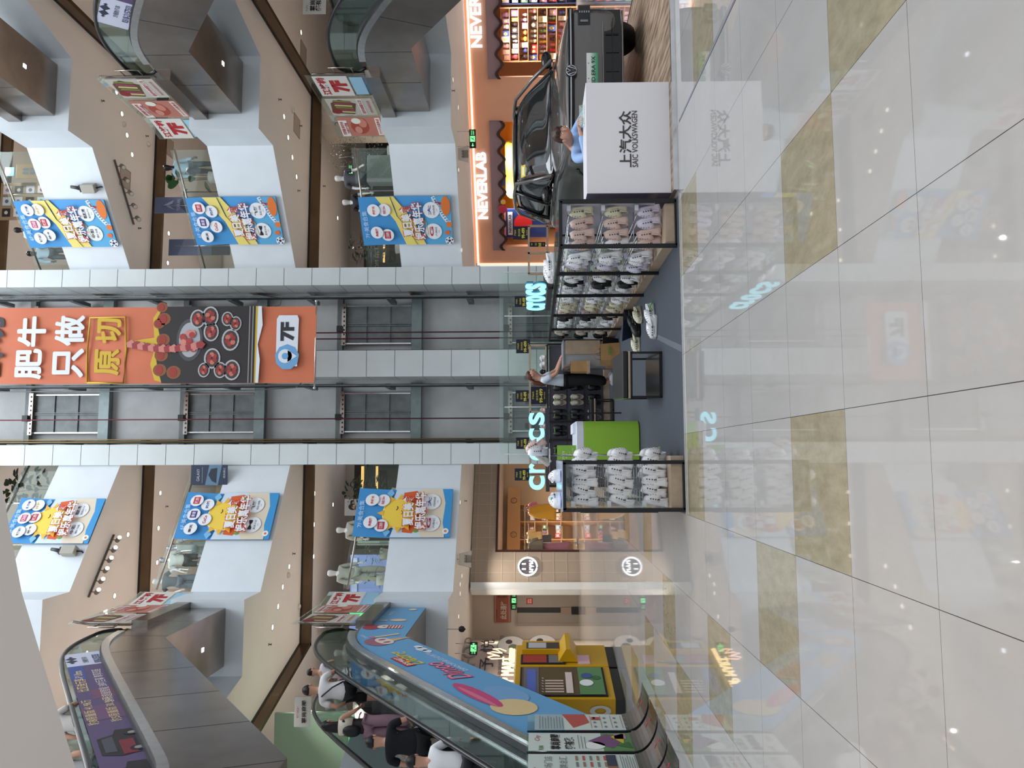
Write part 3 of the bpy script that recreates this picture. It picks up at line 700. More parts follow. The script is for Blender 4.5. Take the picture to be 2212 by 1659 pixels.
# ------------------------------------------------------------------ clothes shop on the left
WP, WR = (-4.25, 26.2), math.atan2(2.2, 3.95)
def wf(x, y): return on_face(x, y, WP, WR)
def panel_mat():
    m = mat('perforated_panel', (.38, .325, .27), .75, bump=.35, bscale=120); return m
M_perf = panel_mat(); M_joint = C(178, 163, 148)
xo = wf(1150, 1190)[0]; ztop = 3.70; zo2 = wf(1072, 1190)[1]; xe = 4.9
b = MB(); b.M = frame(WP, WR); b.box(0, xo, 0, .3, 0, ztop, M_perf); b.box(xo, xe, 0, .3, zo2, ztop)
for i in range(1, 12): b.box(i*.42-.02, i*.42+.02, -.008, 0, zo2 if i*.42 > xo else 0, ztop, M_joint)
for j in range(1, 9):
    z = j*.44; b.box(0, xe if z > zo2 else xo, -.009, 0, z-.02, z+.02, M_joint)
struct(b.build('wall_clothes_shop'))
b = MB(); b.M = frame(WP, WR); b.box(-.24, 0, -.25, .3, 0, ztop-.05, M_white); struct(b.build('column_4'))
b = MB(); b.M = frame(WP, WR); b.box(xo-.04, xo+.03, -.03, .32, 0, zo2+.03, M_brown); b.box(xo, xe, -.03, .32, zo2-.03, zo2+.03, M_brown); struct(b.build('trim_8'))
b = MB(); b.M = frame(WP, WR); b.box(xo-.7, xe+4, 4.2, 4.3, 0, ztop, C(225, 195, 155)); struct(b.build('wall_clothes_back'))
b = MB(); b.M = frame(WP, WR); b.box(xo-.2, xe+4, .3, 4.2, zo2-.04, zo2+.05, C(205, 185, 170)); struct(b.build('ceiling_clothes'))
b = MB(); b.M = frame(WP, WR); b.box(xo-.7, xo-.6, .3, 4.19, 0, ztop, C(205, 160, 110)); struct(b.build('wall_clothes_side'))
for q in range(3): spot('shop_light', frame(WP, WR) @ Vector((xo+.3+q*1.3, 1.6, zo2-.1)), 260, (1, .87, .75), 2.7)
# illuminated round face emblem
cx, cz = wf(1140, 1225); t = thing('round_shop_sign', 'glowing white ring sign with a zigzag smile on the beige panels', 'sign', tuple(frame(WP, WR) @ Vector((cx, -.02, cz))), WR)
W_ = E(255, 255, 255, 1.5); b = MB(); R = .335
b.disc(0, 0, R, -.01, C(95, 92, 100), 32); b.build('sign_plate', parent=t)
b = MB(); b.tube([(R*.93*math.cos(a), -.04, R*.93*math.sin(a)) for a in [2*PI*i/32 for i in range(33)]], .032, 6, W_); b.build('ring', parent=t)
for dx in (-.09, .09): b = MB(); b.tube([(dx, -.04, .06), (dx, -.04, .2)], .024, 6, W_); b.build('eye_bar', parent=t)
b = MB(); b.tube([(-.2, -.04, -.05), (-.17, -.04, -.18), (-.12, -.04, -.18), (-.09, -.04, -.06), (-.04, -.04, -.06), (0, -.04, -.2), (.04, -.04, -.06), (.09, -.04, -.06), (.12, -.04, -.18), (.17, -.04, -.18), (.2, -.04, -.05)], .03, 6, W_); b.build('zigzag_mouth', parent=t)
# wooden back wall unit and goods
t = thing('wall_display_unit', 'light wood wall unit with small printed faces inside the clothes shop', 'display unit', tuple(frame(WP, WR) @ Vector((xo-.3, 3.6, 0))), WR)
b = MB(); b.box(0, 4.6, .1, .5, 2.1, 2.62, C(215, 172, 118)); b.build('header_board', parent=t)
for q in range(3):
    b = MB(); b.tube([(1.0+q*1.5+.12*math.cos(a), .09, 2.36+.12*math.sin(a)) for a in [2*PI*i/16 for i in range(17)]], .008, 4, M_brown); b.disc(1.0+q*1.5-.04, 2.39, .012, .088, M_brown, 6); b.disc(1.0+q*1.5+.04, 2.39, .012, .088, M_brown, 6); b.build('face_emblem', parent=t)
for q in range(6): b = MB(); b.box(q*.76, q*.76+.04, .1, .5, 0, 2.1, C(210, 165, 115)); b.build('upright', parent=t)
for q in range(5):
    for z in (.45, 1.0, 1.5, 1.9): b = MB(); b.box(q*.76+.04, q*.76+.76, .12, .5, z, z+.03, C(225, 200, 170)); b.build('shelf_board', parent=t)
for q in range(5):
    for z in (.48, 1.03, 1.53):
        fill(WP, WR, xo-.3+q*.76+.02, 3.55, .74, z, .24, 'small goods on the clothes shop wall unit', '%s shelf, %s bay of wood unit' % ({.48: 'lower', 1.03: 'middle', 1.53: 'upper'}[z], ORD[q]), kinds=(2, 0))
def garment(lab, x, y, z, w, h, col, P0, rz, kind='shirt', d=.16, col2=None):
    """a hanging garment with folds; local plane faces -y"""
    t = thing('hanging_garment', lab, 'garment', tuple(frame(P0, rz) @ Vector((x, y, z))), rz+rnd.uniform(-.2, .2))
    b = MB(); rings = []
    n = 20
    for i in range(9):
        f = i/8; ww = w*(.55+.45*min(1, f*3))*(1.0 if kind == 'shirt' else .75+.3*f); zz = -h*f
        rings.append([(ww/2*math.cos(2*PI*k/n)*(1+.05*math.sin(5*k+i)), d/2*math.sin(2*PI*k/n)*(1+.25*math.sin(7*k*.7+i*.5)), zz) for k in range(n)])
    b.ring(rings, col); b.build('body', parent=t)
    if kind == 'shirt':
        for s in (-1, 1):
            b = MB(); b.tube([(s*w*.3, 0, -.03), (s*w*.52, 0, -.16), (s*w*.58, 0, -.32)], [.07, .075, .07], 8, col2 or col); b.build('sleeve', parent=t)
    b = MB(); b.tube([(-w*.3, 0, .0), (0, 0, .06), (w*.3, 0, .0)], .008, 5, M_steelb); b.tube([(0, 0, .06), (0, 0, .16), (.04, 0, .2)], .006, 5, M_steelb); b.build('hanger', parent=t)
    return t
def clothes_px(px, py, zt, *a, **k):
    lx, lz = wf(px, py)
    return lx
rack = thing('clothes_rack', 'chrome clothes rack with round foot in the clothes shop doorway', 'clothes rack', tuple(frame(WP, WR) @ Vector((wf(1200, 1155)[0], .7, 0))), WR)
b = MB(); b.tube([(0, 0, .03), (0, 0, 1.75)], .018, 8, M_steelb); b.build('pole', parent=rack)
b = MB(); b.tube([(.2*math.cos(a), .2*math.sin(a), .02) for a in [2*PI*i/20 for i in range(21)]], .018, 6, M_steelb); b.build('round_foot', parent=rack)
b = MB(); b.tube([(-.9, 0, 1.74), (.9, 0, 1.74)], .014, 6, M_steelb); b.build('cross_bar', parent=rack)
gx = lambda y: wf(1200, y)[0]
garment('mauve pink trousers hanging at the left of the clothes shop', gx(1168), .6, 1.28, .42, 1.02, C(165, 112, 128), WP, WR, 'pants')
garment('olive grey child shirt above the mauve trousers', gx(1171), .45, 1.72, .52, .5, C(120, 112, 96), WP, WR)
garment('charcoal printed T-shirt between the cream and olive garments', gx(1146), .95, 1.70, .50, .78, C(88, 90, 92), WP, WR)
garment('pale yellow printed T-shirt at the middle of the clothes shop', gx(1137), .95, 1.80, .42, .55, C(240, 205, 140), WP, WR)
garment('mustard yellow bottoms with white dotted side strip', gx(1092), .5, 1.72, .62, .98, C(205, 150, 40), WP, WR, 'pants', col2=C(235, 235, 235))
garment('rose pink garment behind the mustard one', gx(1075), .9, 1.75, .4, .85, C(205, 130, 150), WP, WR)
garment('bright pink cloth low at the left edge of the clothes shop', gx(1184), 1.2, 1.25, .3, .85, C(235, 130, 175), WP, WR, 'pants')
# ------------------------------------------------------------------ service recess with the double door
b = MB(); b.box(-8, -4.4, 27.7, 27.9, 0, 3.72, mat('recess_wall', (.66, .58, .50), .7)); struct(b.build('wall_recess'))
b = MB(); b.prism([(-6.35, 27.7), (-5.70, 24.0), (-5.82, 23.95), (-6.6, 27.8)], 0, 3.72, mat('recess_wall', )); struct(b.build('wall_recess_side'))
dx0 = at(1200, 1345, 27.65).x; dx1 = at(1200, 1262, 27.65).x-.4
t = struct(thing('door_1', None, None, ((dx0+dx1)/2, 27.62, 0)))
w = dx1-dx0; dm = C(150, 143, 135)
b = MB(); b.box(-w/2-.08, -w/2, -.05, .05, 0, 2.22, dm); b.box(w/2, w/2+.08, -.05, .05, 0, 2.22); b.box(-w/2, w/2, -.05, .05, 2.15, 2.22); b.build('door_frame', parent=t)
b = MB(); b.box(-w/2, -w*.12, -.03, .02, 0, 2.15, dm); b.build('door_leaf', parent=t)
b = MB(); b.box(w*.08, w/2, -.03, .02, 0, 2.15, dm); b.build('door_leaf', parent=t)
b = MB(); b.rect(w*.2, w*.42, 1.6, 1.82, -.035, C(185, 35, 40)); b.text('消防\n通道', w*.31, 1.71, w=.16, h=.15, y=-.038, m=C(240, 235, 230)); b.build('door_notice', parent=t)
b = MB(); b.box(-w*.12, w*.08, .0, .05, 0, 2.15, M_dark); b.build('dark_gap', parent=t)  # solid dark sheet; its colour stands for the shade in the open doorway
t = thing('cardboard_stack', 'cardboard and dark bin glimpsed in the half-open service door', 'clutter', (-w*.02+(dx0+dx1)/2, 27.55, 0))
b = MB(); b.box(-.12, .1, -.02, .03, .25, .62, C(150, 130, 115)); b.build('cardboard', parent=t); b = MB(); b.box(-.14, .12, -.03, .03, 0, .24, M_black); b.build('bin', parent=t)
c0 = at(1068, 1345, 27.6); c1 = at(1102, 1262, 27.6)
b = MB(); b.box(c0.x, c1.x, 27.63, 27.69, c1.z, c0.z, C(165, 95, 75)); b.rect(c0.x+.03, c1.x, c1.z+.03, c1.z+.045, 27.625, C(220, 190, 170)); b.rect(c0.x+.03, c1.x, c0.z-.045, c0.z-.03, 27.625, C(220, 190, 170))
zm = (c0.z+c1.z)/2
b.text('此处通往', c0.x+.42, zm-.04, w=.62, h=.22, y=27.62, m=C(225, 215, 205), bold=.02)
b.text('负一层超市\n停车场入口', c0.x+1.15, zm, w=.6, h=.34, y=27.62, m=C(60, 35, 35))
b.text('www.mall', c0.x+.3, zm+.2, w=.3, h=.05, y=27.62, m=C(60, 35, 35))
tag(b.build('direction_board'), 'terracotta direction board reading 此处通往 above the service door', 'sign')
def exit_sign(lab, c, w, h, rz, arrow=0, rods=True, double=True):
    t = thing('exit_sign', lab, 'exit sign', c, rz)
    b = MB(); b.box(-w/2, w/2, -.03, .03, -h/2, h/2, C(12, 25, 18)); b.build('sign_box', parent=t)
    g = E(120, 255, 150, 1.2); b = MB(); y = -.033
    b.rect(-h*.42, h*.42, -h*.38, h*.38, y, g); k = C(12, 25, 18); y2 = y-.003
    b.disc(h*.12, h*.22, h*.07, y2, k, 8); b.poly([(-h*.05, h*.1), (h*.1, h*.14), (h*.08, -h*.08), (-h*.08, -h*.05)], y2, k)
    b.poly([(-h*.08, -h*.05), (0, -h*.08), (-h*.2, -h*.32), (-h*.27, -h*.28)], y2, k); b.poly([(0, -h*.06), (h*.08, -h*.06), (h*.24, -h*.2), (h*.17, -h*.24)], y2, k)
    if arrow:
        s = arrow; b.poly([(s*w*.42, 0), (s*w*.34, h*.22), (s*w*.34, -h*.22)][::s], y, g); x0, x1 = sorted((s*w*.34, s*w*.24)); b.rect(x0, x1, -h*.07, h*.07, y, g)
    s = -arrow if arrow else 1
    b.text('EXIT', s*w*.33, -h*.18, w=w*.22, h=h*.16, y=y, m=g, bold=.03); b.text('安全出口', s*w*.33, h*.14, w=w*.24, h=h*.26, y=y, m=g)
    if not arrow: b.text('安全\n出口', -w*.33, 0, w=w*.2, h=h*.6, y=y, m=g)
    b.build('lit_panel', parent=t)
    if rods:
        for dx in (-w*.4, w*.4): b = MB(); b.tube([(dx, 0, h/2), (dx, 0, rods)], .008, 5, M_steelb); b.build('hanging_rod', parent=t)
c = at(1110, 1297, 27.6); exit_sign('green lit EXIT sign just above the service door', tuple(c), .64, .19, 0, 0, False)
c = at(1021, 300, 21.5); exit_sign('green lit exit sign hanging before the peach shopfront', tuple(c), .52, .19, -.35, -1, .45)
c = at(1023, 1401, 19.5); exit_sign('green lit exit sign hanging above the left escalator poster', tuple(c), .30, .19, .5, 1, .45)
# advertisement wall with round pictures
AP, AR = (-8.0, 19.0), math.atan2(5.0, 2.3)
b = MB(); b.M = frame(AP, AR); b.box(-4.5, 5.4, 0, .15, 0, 3.72, C(176, 160, 152)); struct(b.build('wall_poster_side'))
def af(x, y): return on_face(x, y, AP, AR)
t = thing('wall_graphic', 'taupe wall graphic with three large dark characters and round pictures behind the yellow machines', 'wall graphic', tuple(frame(AP, AR) @ Vector((0, -.02, 0))), AR)
b = MB()
xa, za = af(1050, 1435); b.text('星 予 悦', xa, za, w=2.2, h=.42, y=-.004, m=C(40, 38, 60)); b.text('PERFOR', xa, za+.52, w=2.6, h=.42, y=-.004, m=C(140, 128, 125))
b.text('美水韵白高端护理休闲手工坊', xa, za-.42, w=2.6, h=.14, y=-.004, m=C(60, 55, 70)); b.build('lettering', parent=t)
for (px, py, r) in ((1105, 1395, .42), (1172, 1392, .42), (1128, 1430, .4), (1196, 1432, .4)):
    xa, za = af(px, py); b = MB(); b.disc(xa, za, r+.015, -.003, C(90, 85, 90), 28); b.disc(xa, za, r, -.006, C(190, 186, 182) if py < 1400 else C(215, 212, 208), 28)
    b.disc(xa-.1, za-.05, r*.35, -.009, C(95, 110, 85) if px < 1110 else C(70, 60, 75), 10); b.disc(xa+.15, za+.08, r*.25, -.009, C(60, 50, 55), 10); b.build('round_picture', parent=t)
# ------------------------------------------------------------------ yellow vending machines
def vending(lab, c, rz, w, face, side_txt):
    t = thing('vending_machine', lab, 'vending machine', c, rz); Yl = C(208, 160, 20, rough=.35); H = 1.88; D = .8
    b = MB(); b.box(-w/2, w/2, 0, D, .16, H, Yl); b.build('cabinet', parent=t, bevel=.015)
    b = MB(); b.box(-w/2+.02, w/2-.02, .03, D-.02, 0, .16, M_black); b.build('plinth', parent=t)
    b = MB()
    if face == 'show':
        b.box(-w/2+.07, w/2-.07, -.02, .0, .28, H-.1, C(30, 28, 26)); b.rect(-w/2+.1, w/2-.1, .32, H-.13, -.024, C(95, 78, 50))
        b.rect(-w/2+.1, w/2-.1, 1.45, 1.72, -.03, C(110, 105, 110)); b.rect(-w/2+.12, w/2-.2, 1.5, 1.66, -.034, C(90, 110, 190))
        for q in range(5): b.rect(-w/2+.16+q*.1, -w/2+.22+q*.1, 1.02, 1.34, -.034, C(205, 180, 165))
        for q in range(6): b.tube([(-w/2+.13+q*.1, -.05, 1.36), (-w/2+.17+q*.1, -.05, 1.40)], .008, 4, M_steelb)
        b.rect(-w/2+.14, w/2-.3, .86, .98, -.034, C(225, 205, 200)); b.rect(-w/2+.1, w/2-.1, .32, .75, -.03, C(95, 140, 90))
        b.disc(-.1, .62, .12, -.038, C(240, 240, 240)); b.disc(.17, .6, .1, -.038, C(70, 90, 150)); b.disc(.1, .44, .08, -.036, C(60, 110, 70))
        b.build('display_window', parent=t)
    else:
        b.box(-w/2+.05, -.02, -.02, 0, .95, H-.1, C(40, 30, 28)); b.rect(-w/2+.08, -.05, 1.3, H-.14, -.025, C(165, 60, 50)); b.rect(-w/2+.08, -.05, 1.0, 1.26, -.025, C(120, 115, 120)); b.build('display_window', parent=t)
        b = MB(); b.box(.03, w/2-.03, -.09, 0, .85, H-.12, Yl); b.rect(.08, w/2-.1, 1.05, H-.2, -.093, C(70, 62, 58)); b.rect(.1, w/2-.12, 1.3, H-.24, -.096, C(190, 190, 195)); b.build('payment_panel', parent=t)
        b = MB(); b.xprism([(-.02, .72), (-.26, .86), (-.26, .94), (-.02, 1.08)], -w/2+.12, w/2-.06, Yl); b.build('pickup_scoop', parent=t)
        b = MB(); b.box(-w/2+.06, -.05, -.02, 0, .5, .72, C(230, 190, 200)); b.build('printed_panel', parent=t)
    if side_txt:
        b = MB(); b.M = Matrix.Rotation(PI/2, 4, 'Z'); b.M = Matrix(((0, -1, 0, -w/2-.005), (-1, 0, 0, 0), (0, 0, 1, 0), (0, 0, 0, 1)))
        b.text('OR', -.4, .45, w=.6, h=.36, y=0, m=C(220, 220, 215), bold=.05); b.build('side_lettering', parent=t)
    return t
vd = Vector((-3.78, 15.3, 0)); VR = math.radians(80)
p = Vector((-4.02, 13.45, 0)); ex = Vector((math.cos(VR), math.sin(VR), 0))
t = vending('yellow vending machine with glass display window, nearer of the two', tuple(p+ex*.50), VR, 1.22, 'show', False)
t2 = vending('yellow vending machine with scoop shaped pickup drawer, farther of the two', tuple(p+ex*1.60), VR, .92, 'scoop', False)
b = MB(); b.M = Matrix.Translation(t.location) @ Matrix.Rotation(VR, 4, 'Z') @ Matrix.Rotation(-PI/2, 4, 'Z')
b.text('ROBO', -.42, .42, w=.62, h=.36, y=-.625, m=C(215, 215, 210), bold=.05)
o = b.build('side_lettering'); o.parent = t; o.matrix_parent_inverse = Matrix(); o.data.transform((Matrix.Translation(t.location) @ Matrix.Rotation(VR, 4, 'Z')).inverted())
t = thing('neon_sign', 'warm glowing neon letters on top of the yellow machines', 'sign', tuple(p+ex*1.05+Vector((0, 0, 1.9))), VR)
b = MB(); b.text('POP MART', -.02, .12, w=1.4, h=.24, y=.1, m=E(255, 225, 160, 2.2), bold=.0, ex=.01); b.build('letters', parent=t)
b = MB(); b.text('ROBOSHOP', .8, .06, w=.55, h=.12, y=.1, m=E(255, 215, 150, 2.0), bold=.0, ex=.01); b.build('letters', parent=t)
b = MB(); b.tube([(.62, .1, .2), (.6, .1, .45), (.68, .1, .52), (.74, .1, .42), (.72, .1, .3), (.8, .1, .42), (.86, .1, .54), (.92, .1, .44), (.86, .1, .25), (.98, .1, .34), (1.04, .1, .44), (1.06, .1, .3), (.95, .1, .18)], .012, 5, E(255, 190, 150, 2.2)); b.build('crown_tube', parent=t)
# ------------------------------------------------------------------ glass notice panels on curved steel feet at the escalator foot
def notice(i, lab, Y0, paint):
    t = thing('glass_notice_panel', lab, 'notice panel', (-3.62, Y0, 0), 0)
    x = 0
    b = MB(); arc = [(.46*math.sin(a)+.0, .46-.46*math.cos(a)) for a in [PI/2*q/10 for q in range(11)]]   # (x, z) cowl
    prof = [(.44-.44*math.cos(a), .30-.30*math.sin(a)) for a in [PI/2*q/10 for q in range(11)]]
    pts = [(p_[0], p_[1]) for p_ in prof]
    n = len(pts); L = .66
    b.yprism([(0, 0)]+[(p_[0], p_[1]) for p_ in prof[::-1]], 0, L, M_steelb if False else M_steel); b.build('steel_foot', parent=t)
    b = MB(); b.yprism([(0, -.0)]+[(p_[0]+.006, p_[1]+.006) for p_ in prof[::-1]], -.012, -.001, M_black); b.build('end_cap', parent=t)
    b = MB(); b.box(-.02, -.006, 0, L, .24, 1.62, M_glass); b.build('glass_sheet', parent=t)
    b = MB(); b.box(-.024, -.002, -.012, 0, .24, 1.62, M_black); b.build('black_edge', parent=t)
    Mx = Matrix(((0, -1, 0, .0), (1, 0, 0, 0), (0, 0, 1, .24), (0, 0, 0, 1)))      # print faces +X, reading along +Y
    b = MB(); b.M = Mx; paint(b, L, 1.38); b.build('print', parent=t)
    b = MB(); b.M = Matrix(((0, -.6, .6, .2), (1, 0, 0, 0), (0, .7, -.5, .10), (0, 0, 0, 1)))
    b.tube([(.30, 0, 0), (.36, .0, .05), (.33, 0, .10), (.38, 0, .12)], .012, 5, C(190, 50, 60)); b.build('red_mark', parent=t)
wh = C(205, 215, 208); gy = C(120, 125, 125); rdp = C(185, 85, 75); gn = C(95, 140, 85)
def lines(b, x0, x1, z0, z1, n, m, y=-.004):
    for q in range(n): z = z1-(z1-z0)*(q+.5)/n; b.rect(x0, x1-(q % 3)*.07*(x1-x0), z-.004, z+.004, y, m)
def pa(b, L, H):
    b.rect(.02, L-.02, .02, H-.5, 0, wh); b.rect(.02, L-.02, H-.5, H-.1, 0, C(165, 185, 190)); b.poly([(.1, H-.62), (L-.02, H-.48), (L-.02, H-.8), (.3, H-.85)], -.002, rdp)
    lines(b, .06, L-.1, H-.5, H-.15, 9, gy)
    for r in range(4):
        z = H-.92-r*.14; b.rect(.08, L-.08, z+.05, z+.056, -.004, rdp)
        for c_ in range(3): b.disc(.14+c_*.17, z, .035, -.004, gy, 8, .02)
    b.rect(.4, .52, .38, .5, -.004, rdp)
def pb(b, L, H):
    b.rect(.02, L-.02, .02, H-.02, 0, wh); b.text('掌尚商圈', L/2, H-.36, w=L-.14, h=.13, y=-.004, m=C(25, 25, 25), bold=.03); b.text('超有趣', L/2-.05, H-.54, w=L-.25, h=.13, y=-.004, m=C(25, 25, 25), bold=.03)
    b.text('FUN', .12, H-.18, w=.14, h=.06, y=-.004, m=gn, bold=.03); b.text('City', L-.2, H-.14, w=.2, h=.08, y=-.004, m=C(170, 60, 80), shear=.3)
    lines(b, .1, L-.1, H-.76, H-.64, 3, gy)
    b.rect(.02, L-.02, .02, .42, -.002, gn); b.disc(.2, .52, .13, -.004, C(235, 235, 230), 14); b.poly([(.1, .3), (.35, .6), (.6, .35), (.45, .12)], -.004, C(120, 80, 120)); b.poly([(.25, .15), (.5, .3), (.62, .12)], -.006, C(210, 190, 60)); b.rect(.42, .6, .1, .25, -.006, C(195, 130, 165)); b.poly([(.1, .05), (.2, .25), (.33, .08)], -.006, C(60, 110, 60))
def pc(b, L, H):
    b.rect(.02, L-.02, .02, H-.02, 0, C(200, 212, 206)); b.text('City', .15, H-.1, w=.18, h=.06, y=-.004, m=C(160, 50, 80), shear=.3)
    b.text('全场门店', L/2, H-.26, w=L-.2, h=.1, y=-.004, m=gy); b.text('品牌总汇', L/2, H-.44, w=L-.2, h=.1, y=-.004, m=gy)
    for q in range(5):
        z = H-.62-q*.085
        for c_ in range(3): b.rect(.06+c_*.19, .2+c_*.19, z, z+.03, -.004, [rdp, gy, C(150, 120, 95)][(q+c_) % 3])
    b.rect(.05, L-.05, .3, .42, -.004, C(55, 60, 80)); b.rect(.05, L*.4, .3, .42, -.006, C(150, 105, 80)); lines(b, .06, L-.06, .06, .26, 7, gy)
def pd(b, L, H):
    b.rect(.02, L-.02, .02, H-.02, 0, C(120, 150, 190)); b.rect(.02, L-.02, H-.3, H-.02, -.001, C(105, 85, 150)); b.rect(.1, L-.06, .55, 1.12, -.002, C(225, 228, 230))
    b.text('City', .2, H-.14, w=.24, h=.1, y=-.004, m=C(200, 50, 90), shear=.3); b.text('异业合作', L/2, .98, w=L-.2, h=.13, y=-.004, m=C(45, 45, 55), bold=.01); b.text('火热招募', L/2, .8, w=L-.2, h=.13, y=-.004, m=C(45, 45, 55), bold=.01)
    b.text('>>>', .3, 1.12, w=.2, h=.05, y=-.006, m=C(45, 45, 55), bold=.03); b.text('free', .2, 1.2, w=.2, h=.08, y=-.004, m=C(225, 205, 160)); b.rect(.08, L-.08, .55, .63, -.004, C(70, 50, 70))
    b.poly([(.15, .05), (.3, .5), (.42, .45), (.3, .05)], -.004, C(200, 90, 120)); b.poly([(.3, .1), (.55, .45), (.6, .3), (.45, .05)], -.005, C(215, 175, 165)); b.rect(.1, .2, .1, .2, -.006, C(240, 240, 240))
notice(0, 'glass notice panel with small coral and grey charts, farthest in the row', 10.62, pa)
notice(1, 'glass notice panel with bold black characters and green garden picture', 9.88, pb)
notice(2, 'glass notice panel with grey brand list and small photo, third in the row', 9.16, pc)
notice(3, 'glass notice panel in blue and pink, nearest the picture edge', 8.45, pd)
# ------------------------------------------------------------------ hanging banners on the balcony fascias
FR = ((5.93, 23.4), math.atan2(-2.3, 2.97)); FL = ((-3.6, 21.1), math.atan2(2.3, 3.42))
def banner(name, lab, face, px, floor, sun, logos, low):
    P0, rz = face
    pts = [on_face(x, y, P0, rz) for x, y in px]          # tl, tr, bl, br in the upright sense
    x0 = (pts[0][0]+pts[2][0])/2; x1 = (pts[1][0]+pts[3][0])/2
    zt = (pts[0][1]+pts[1][1])/2; zb = (pts[2][1]+pts[3][1])/2
    w, h = x1-x0, zt-zb; p = frame(P0, rz) @ Vector(((x0+x1)/2, -.07, zb))
    t = thing(name, lab, 'banner', tuple(p), rz, 'summer food festival banners')
    # sheet: gently bowed, leaning out over the railing at the top
    def off(z): return -.10*max(0, (z/h-.62))/.38
    nx, nz = 6, 12; vs = []; fs = []
    b = MB()
    vs = [(-w/2+w*i/nx, off(h*j/nz)-.012*math.sin(i*1.3+j*.4), h*j/nz) for j in range(nz+1) for i in range(nx+1)]
    fs = [(j*(nx+1)+i, j*(nx+1)+i+1, (j+1)*(nx+1)+i+1, (j+1)*(nx+1)+i) for j in range(nz) for i in range(nx)]
    vb = [(v[0], v[1]+.012, v[2]) for v in vs]
    b.add(vs, fs, C(72, 152, 214), True); b.add(vb, [f[::-1] for f in fs], C(200, 205, 210), True); b.build('sheet', parent=t, recalc=False)
    Y = -.03
    wh = C(232, 236, 240); yl = C(232, 216, 120); red = C(205, 65, 40)
    b = MB(); M0 = b.M
    def yy(z): return Y+off(z)
    ztl = h*.46                                            # title line
    if not sun:
        b.poly([(-w/2, h*.52), (-w/2, h*.30), (0, h*.42), (w/2, h*.62), (w/2, h*.66), (w*.3, h*.62)], Y, yl)
        b.poly([(w/2, h*.66), (w*.1, h*.60), (-w*.15, h*.50), (-w/2, h*.40), (-w/2, h*.52), (0, h*.62), (w/2, h*.82)], Y-.002+off(h*.7), yl)
        b.poly([(-w/2, 0), (w/2, 0), (w/2, h*.20), (w*.1, h*.28), (-w*.1, h*.33), (-w/2, h*.27)], Y-.004, C(90, 170, 216))
        # film strip, fruit, football and notes at the foot
        for q in range(12):
            f0 = q/12; xa = -w*.05+w*.55*f0; za = h*.0+h*.17*f0**.7
            b.poly([(xa, za), (xa+w*.05, za+h*.012), (xa+w*.02, za+h*.05), (xa-w*.03, za+h*.035)], Y-.010, wh); b.poly([(xa+.008, za+.02), (xa+w*.03, za+h*.012), (xa+w*.015, za+h*.034), (xa-w*.01, za+h*.028)], Y-.013, C(62, 150, 205))
        b.disc(w*.30, h*.055, w*.2, Y-.016, C(222, 120, 50), 16, h*.05); b.disc(-w*.08, h*.03, w*.06, Y-.016, C(222, 125, 60), 12); b.disc(-w*.25, h*.05, w*.05, Y-.016, C(225, 110, 50), 12)
        b.disc(-w*.42, h*.035, w*.085, Y-.014, wh, 16); b.disc(-w*.42, h*.035, w*.03, Y-.018, C(30, 40, 85), 6)
        for a in range(5): b.disc(-w*.42+w*.06*math.cos(a*1.257), h*.035+w*.06*math.sin(a*1.257), w*.018, Y-.018, C(30, 40, 85), 5)
        b.tube([(w*.36, Y-.02, h*.12), (w*.37, Y-.02, h*.16), (w*.42, Y-.02, h*.165)], .012, 4, C(200, 45, 60)); b.disc(w*.35, h*.12, w*.025, Y-.02, C(200, 45, 60), 8)
        b.tube([(-w*.3, Y-.02, h*.26), (-w*.05, Y-.02, h*.28), (w*.02, Y-.02, h*.31), (-w*.02, Y-.02, h*.33), (-w*.05, Y-.02, h*.3)], .01, 4, yl)
    else:
        b.poly([(-w/2, h*.10), (w/2, h*.10), (w/2, h*.60), (w*.2, h*.64), (-w*.2, h*.58), (-w/2, h*.62)], Y, C(205, 222, 235))
        b.poly([(-w/2, h*.06), (w/2, h*.06), (w/2, h*.34), (w*.2, h*.40), (-w*.25, h*.36), (-w/2, h*.30)], Y-.002, C(222, 212, 190))
        b.poly([(-w/2, 0), (w/2, 0), (w/2, h*.11), (w*.2, h*.07), (-w*.2, h*.085), (-w/2, h*.05)], Y-.004, C(60, 150, 210))
        b.poly([(-w*.42, h*.40), (-w*.2, h*.31), (w*.2, h*.30), (w*.46, h*.38), (w*.42, h*.52), (-w*.4, h*.50)], Y-.006, C(215, 95, 45))
        cx, cz, R = -w*.02, h*.545, w*.31
        for a in range(12):
            a0 = a*PI/6; b.poly([(cx+R*.95*math.cos(a0-.2), cz+R*.95*math.sin(a0-.2)), (cx+R*1.32*math.cos(a0), cz+R*1.32*math.sin(a0)), (cx+R*.95*math.cos(a0+.2), cz+R*.95*math.sin(a0+.2))], Y-.012+off(cz+R*1.0), C(238, 180, 60))
        b.disc(cx, cz, R*1.02, Y-.016+off(cz+R*.7), C(245, 235, 190), 28); b.disc(cx, cz, R*.96, Y-.02+off(cz+R*.7), C(242, 208, 80), 28)
        ye = Y-.026+off(cz+R*.5)
        b.disc(cx-R*.3, cz+R*.12, R*.13, ye, C(50, 25, 30), 12); b.tube([(cx+R*.2, ye, cz+R*.2), (cx+R*.32, ye, cz+R*.12), (cx+R*.46, ye, cz+R*.16)], .014, 5, C(60, 30, 30))
        b.tube([(cx-R*.08, ye, cz-R*.12), (cx+R*.05, ye, cz-R*.2), (cx+R*.18, ye, cz-R*.1)], .012, 5, C(120, 50, 40)); b.disc(cx-R*.58, cz-R*.12, R*.14, ye, C(235, 140, 80), 10); b.disc(cx+R*.66, cz+.0, R*.14, ye, C(235, 140, 80), 10)
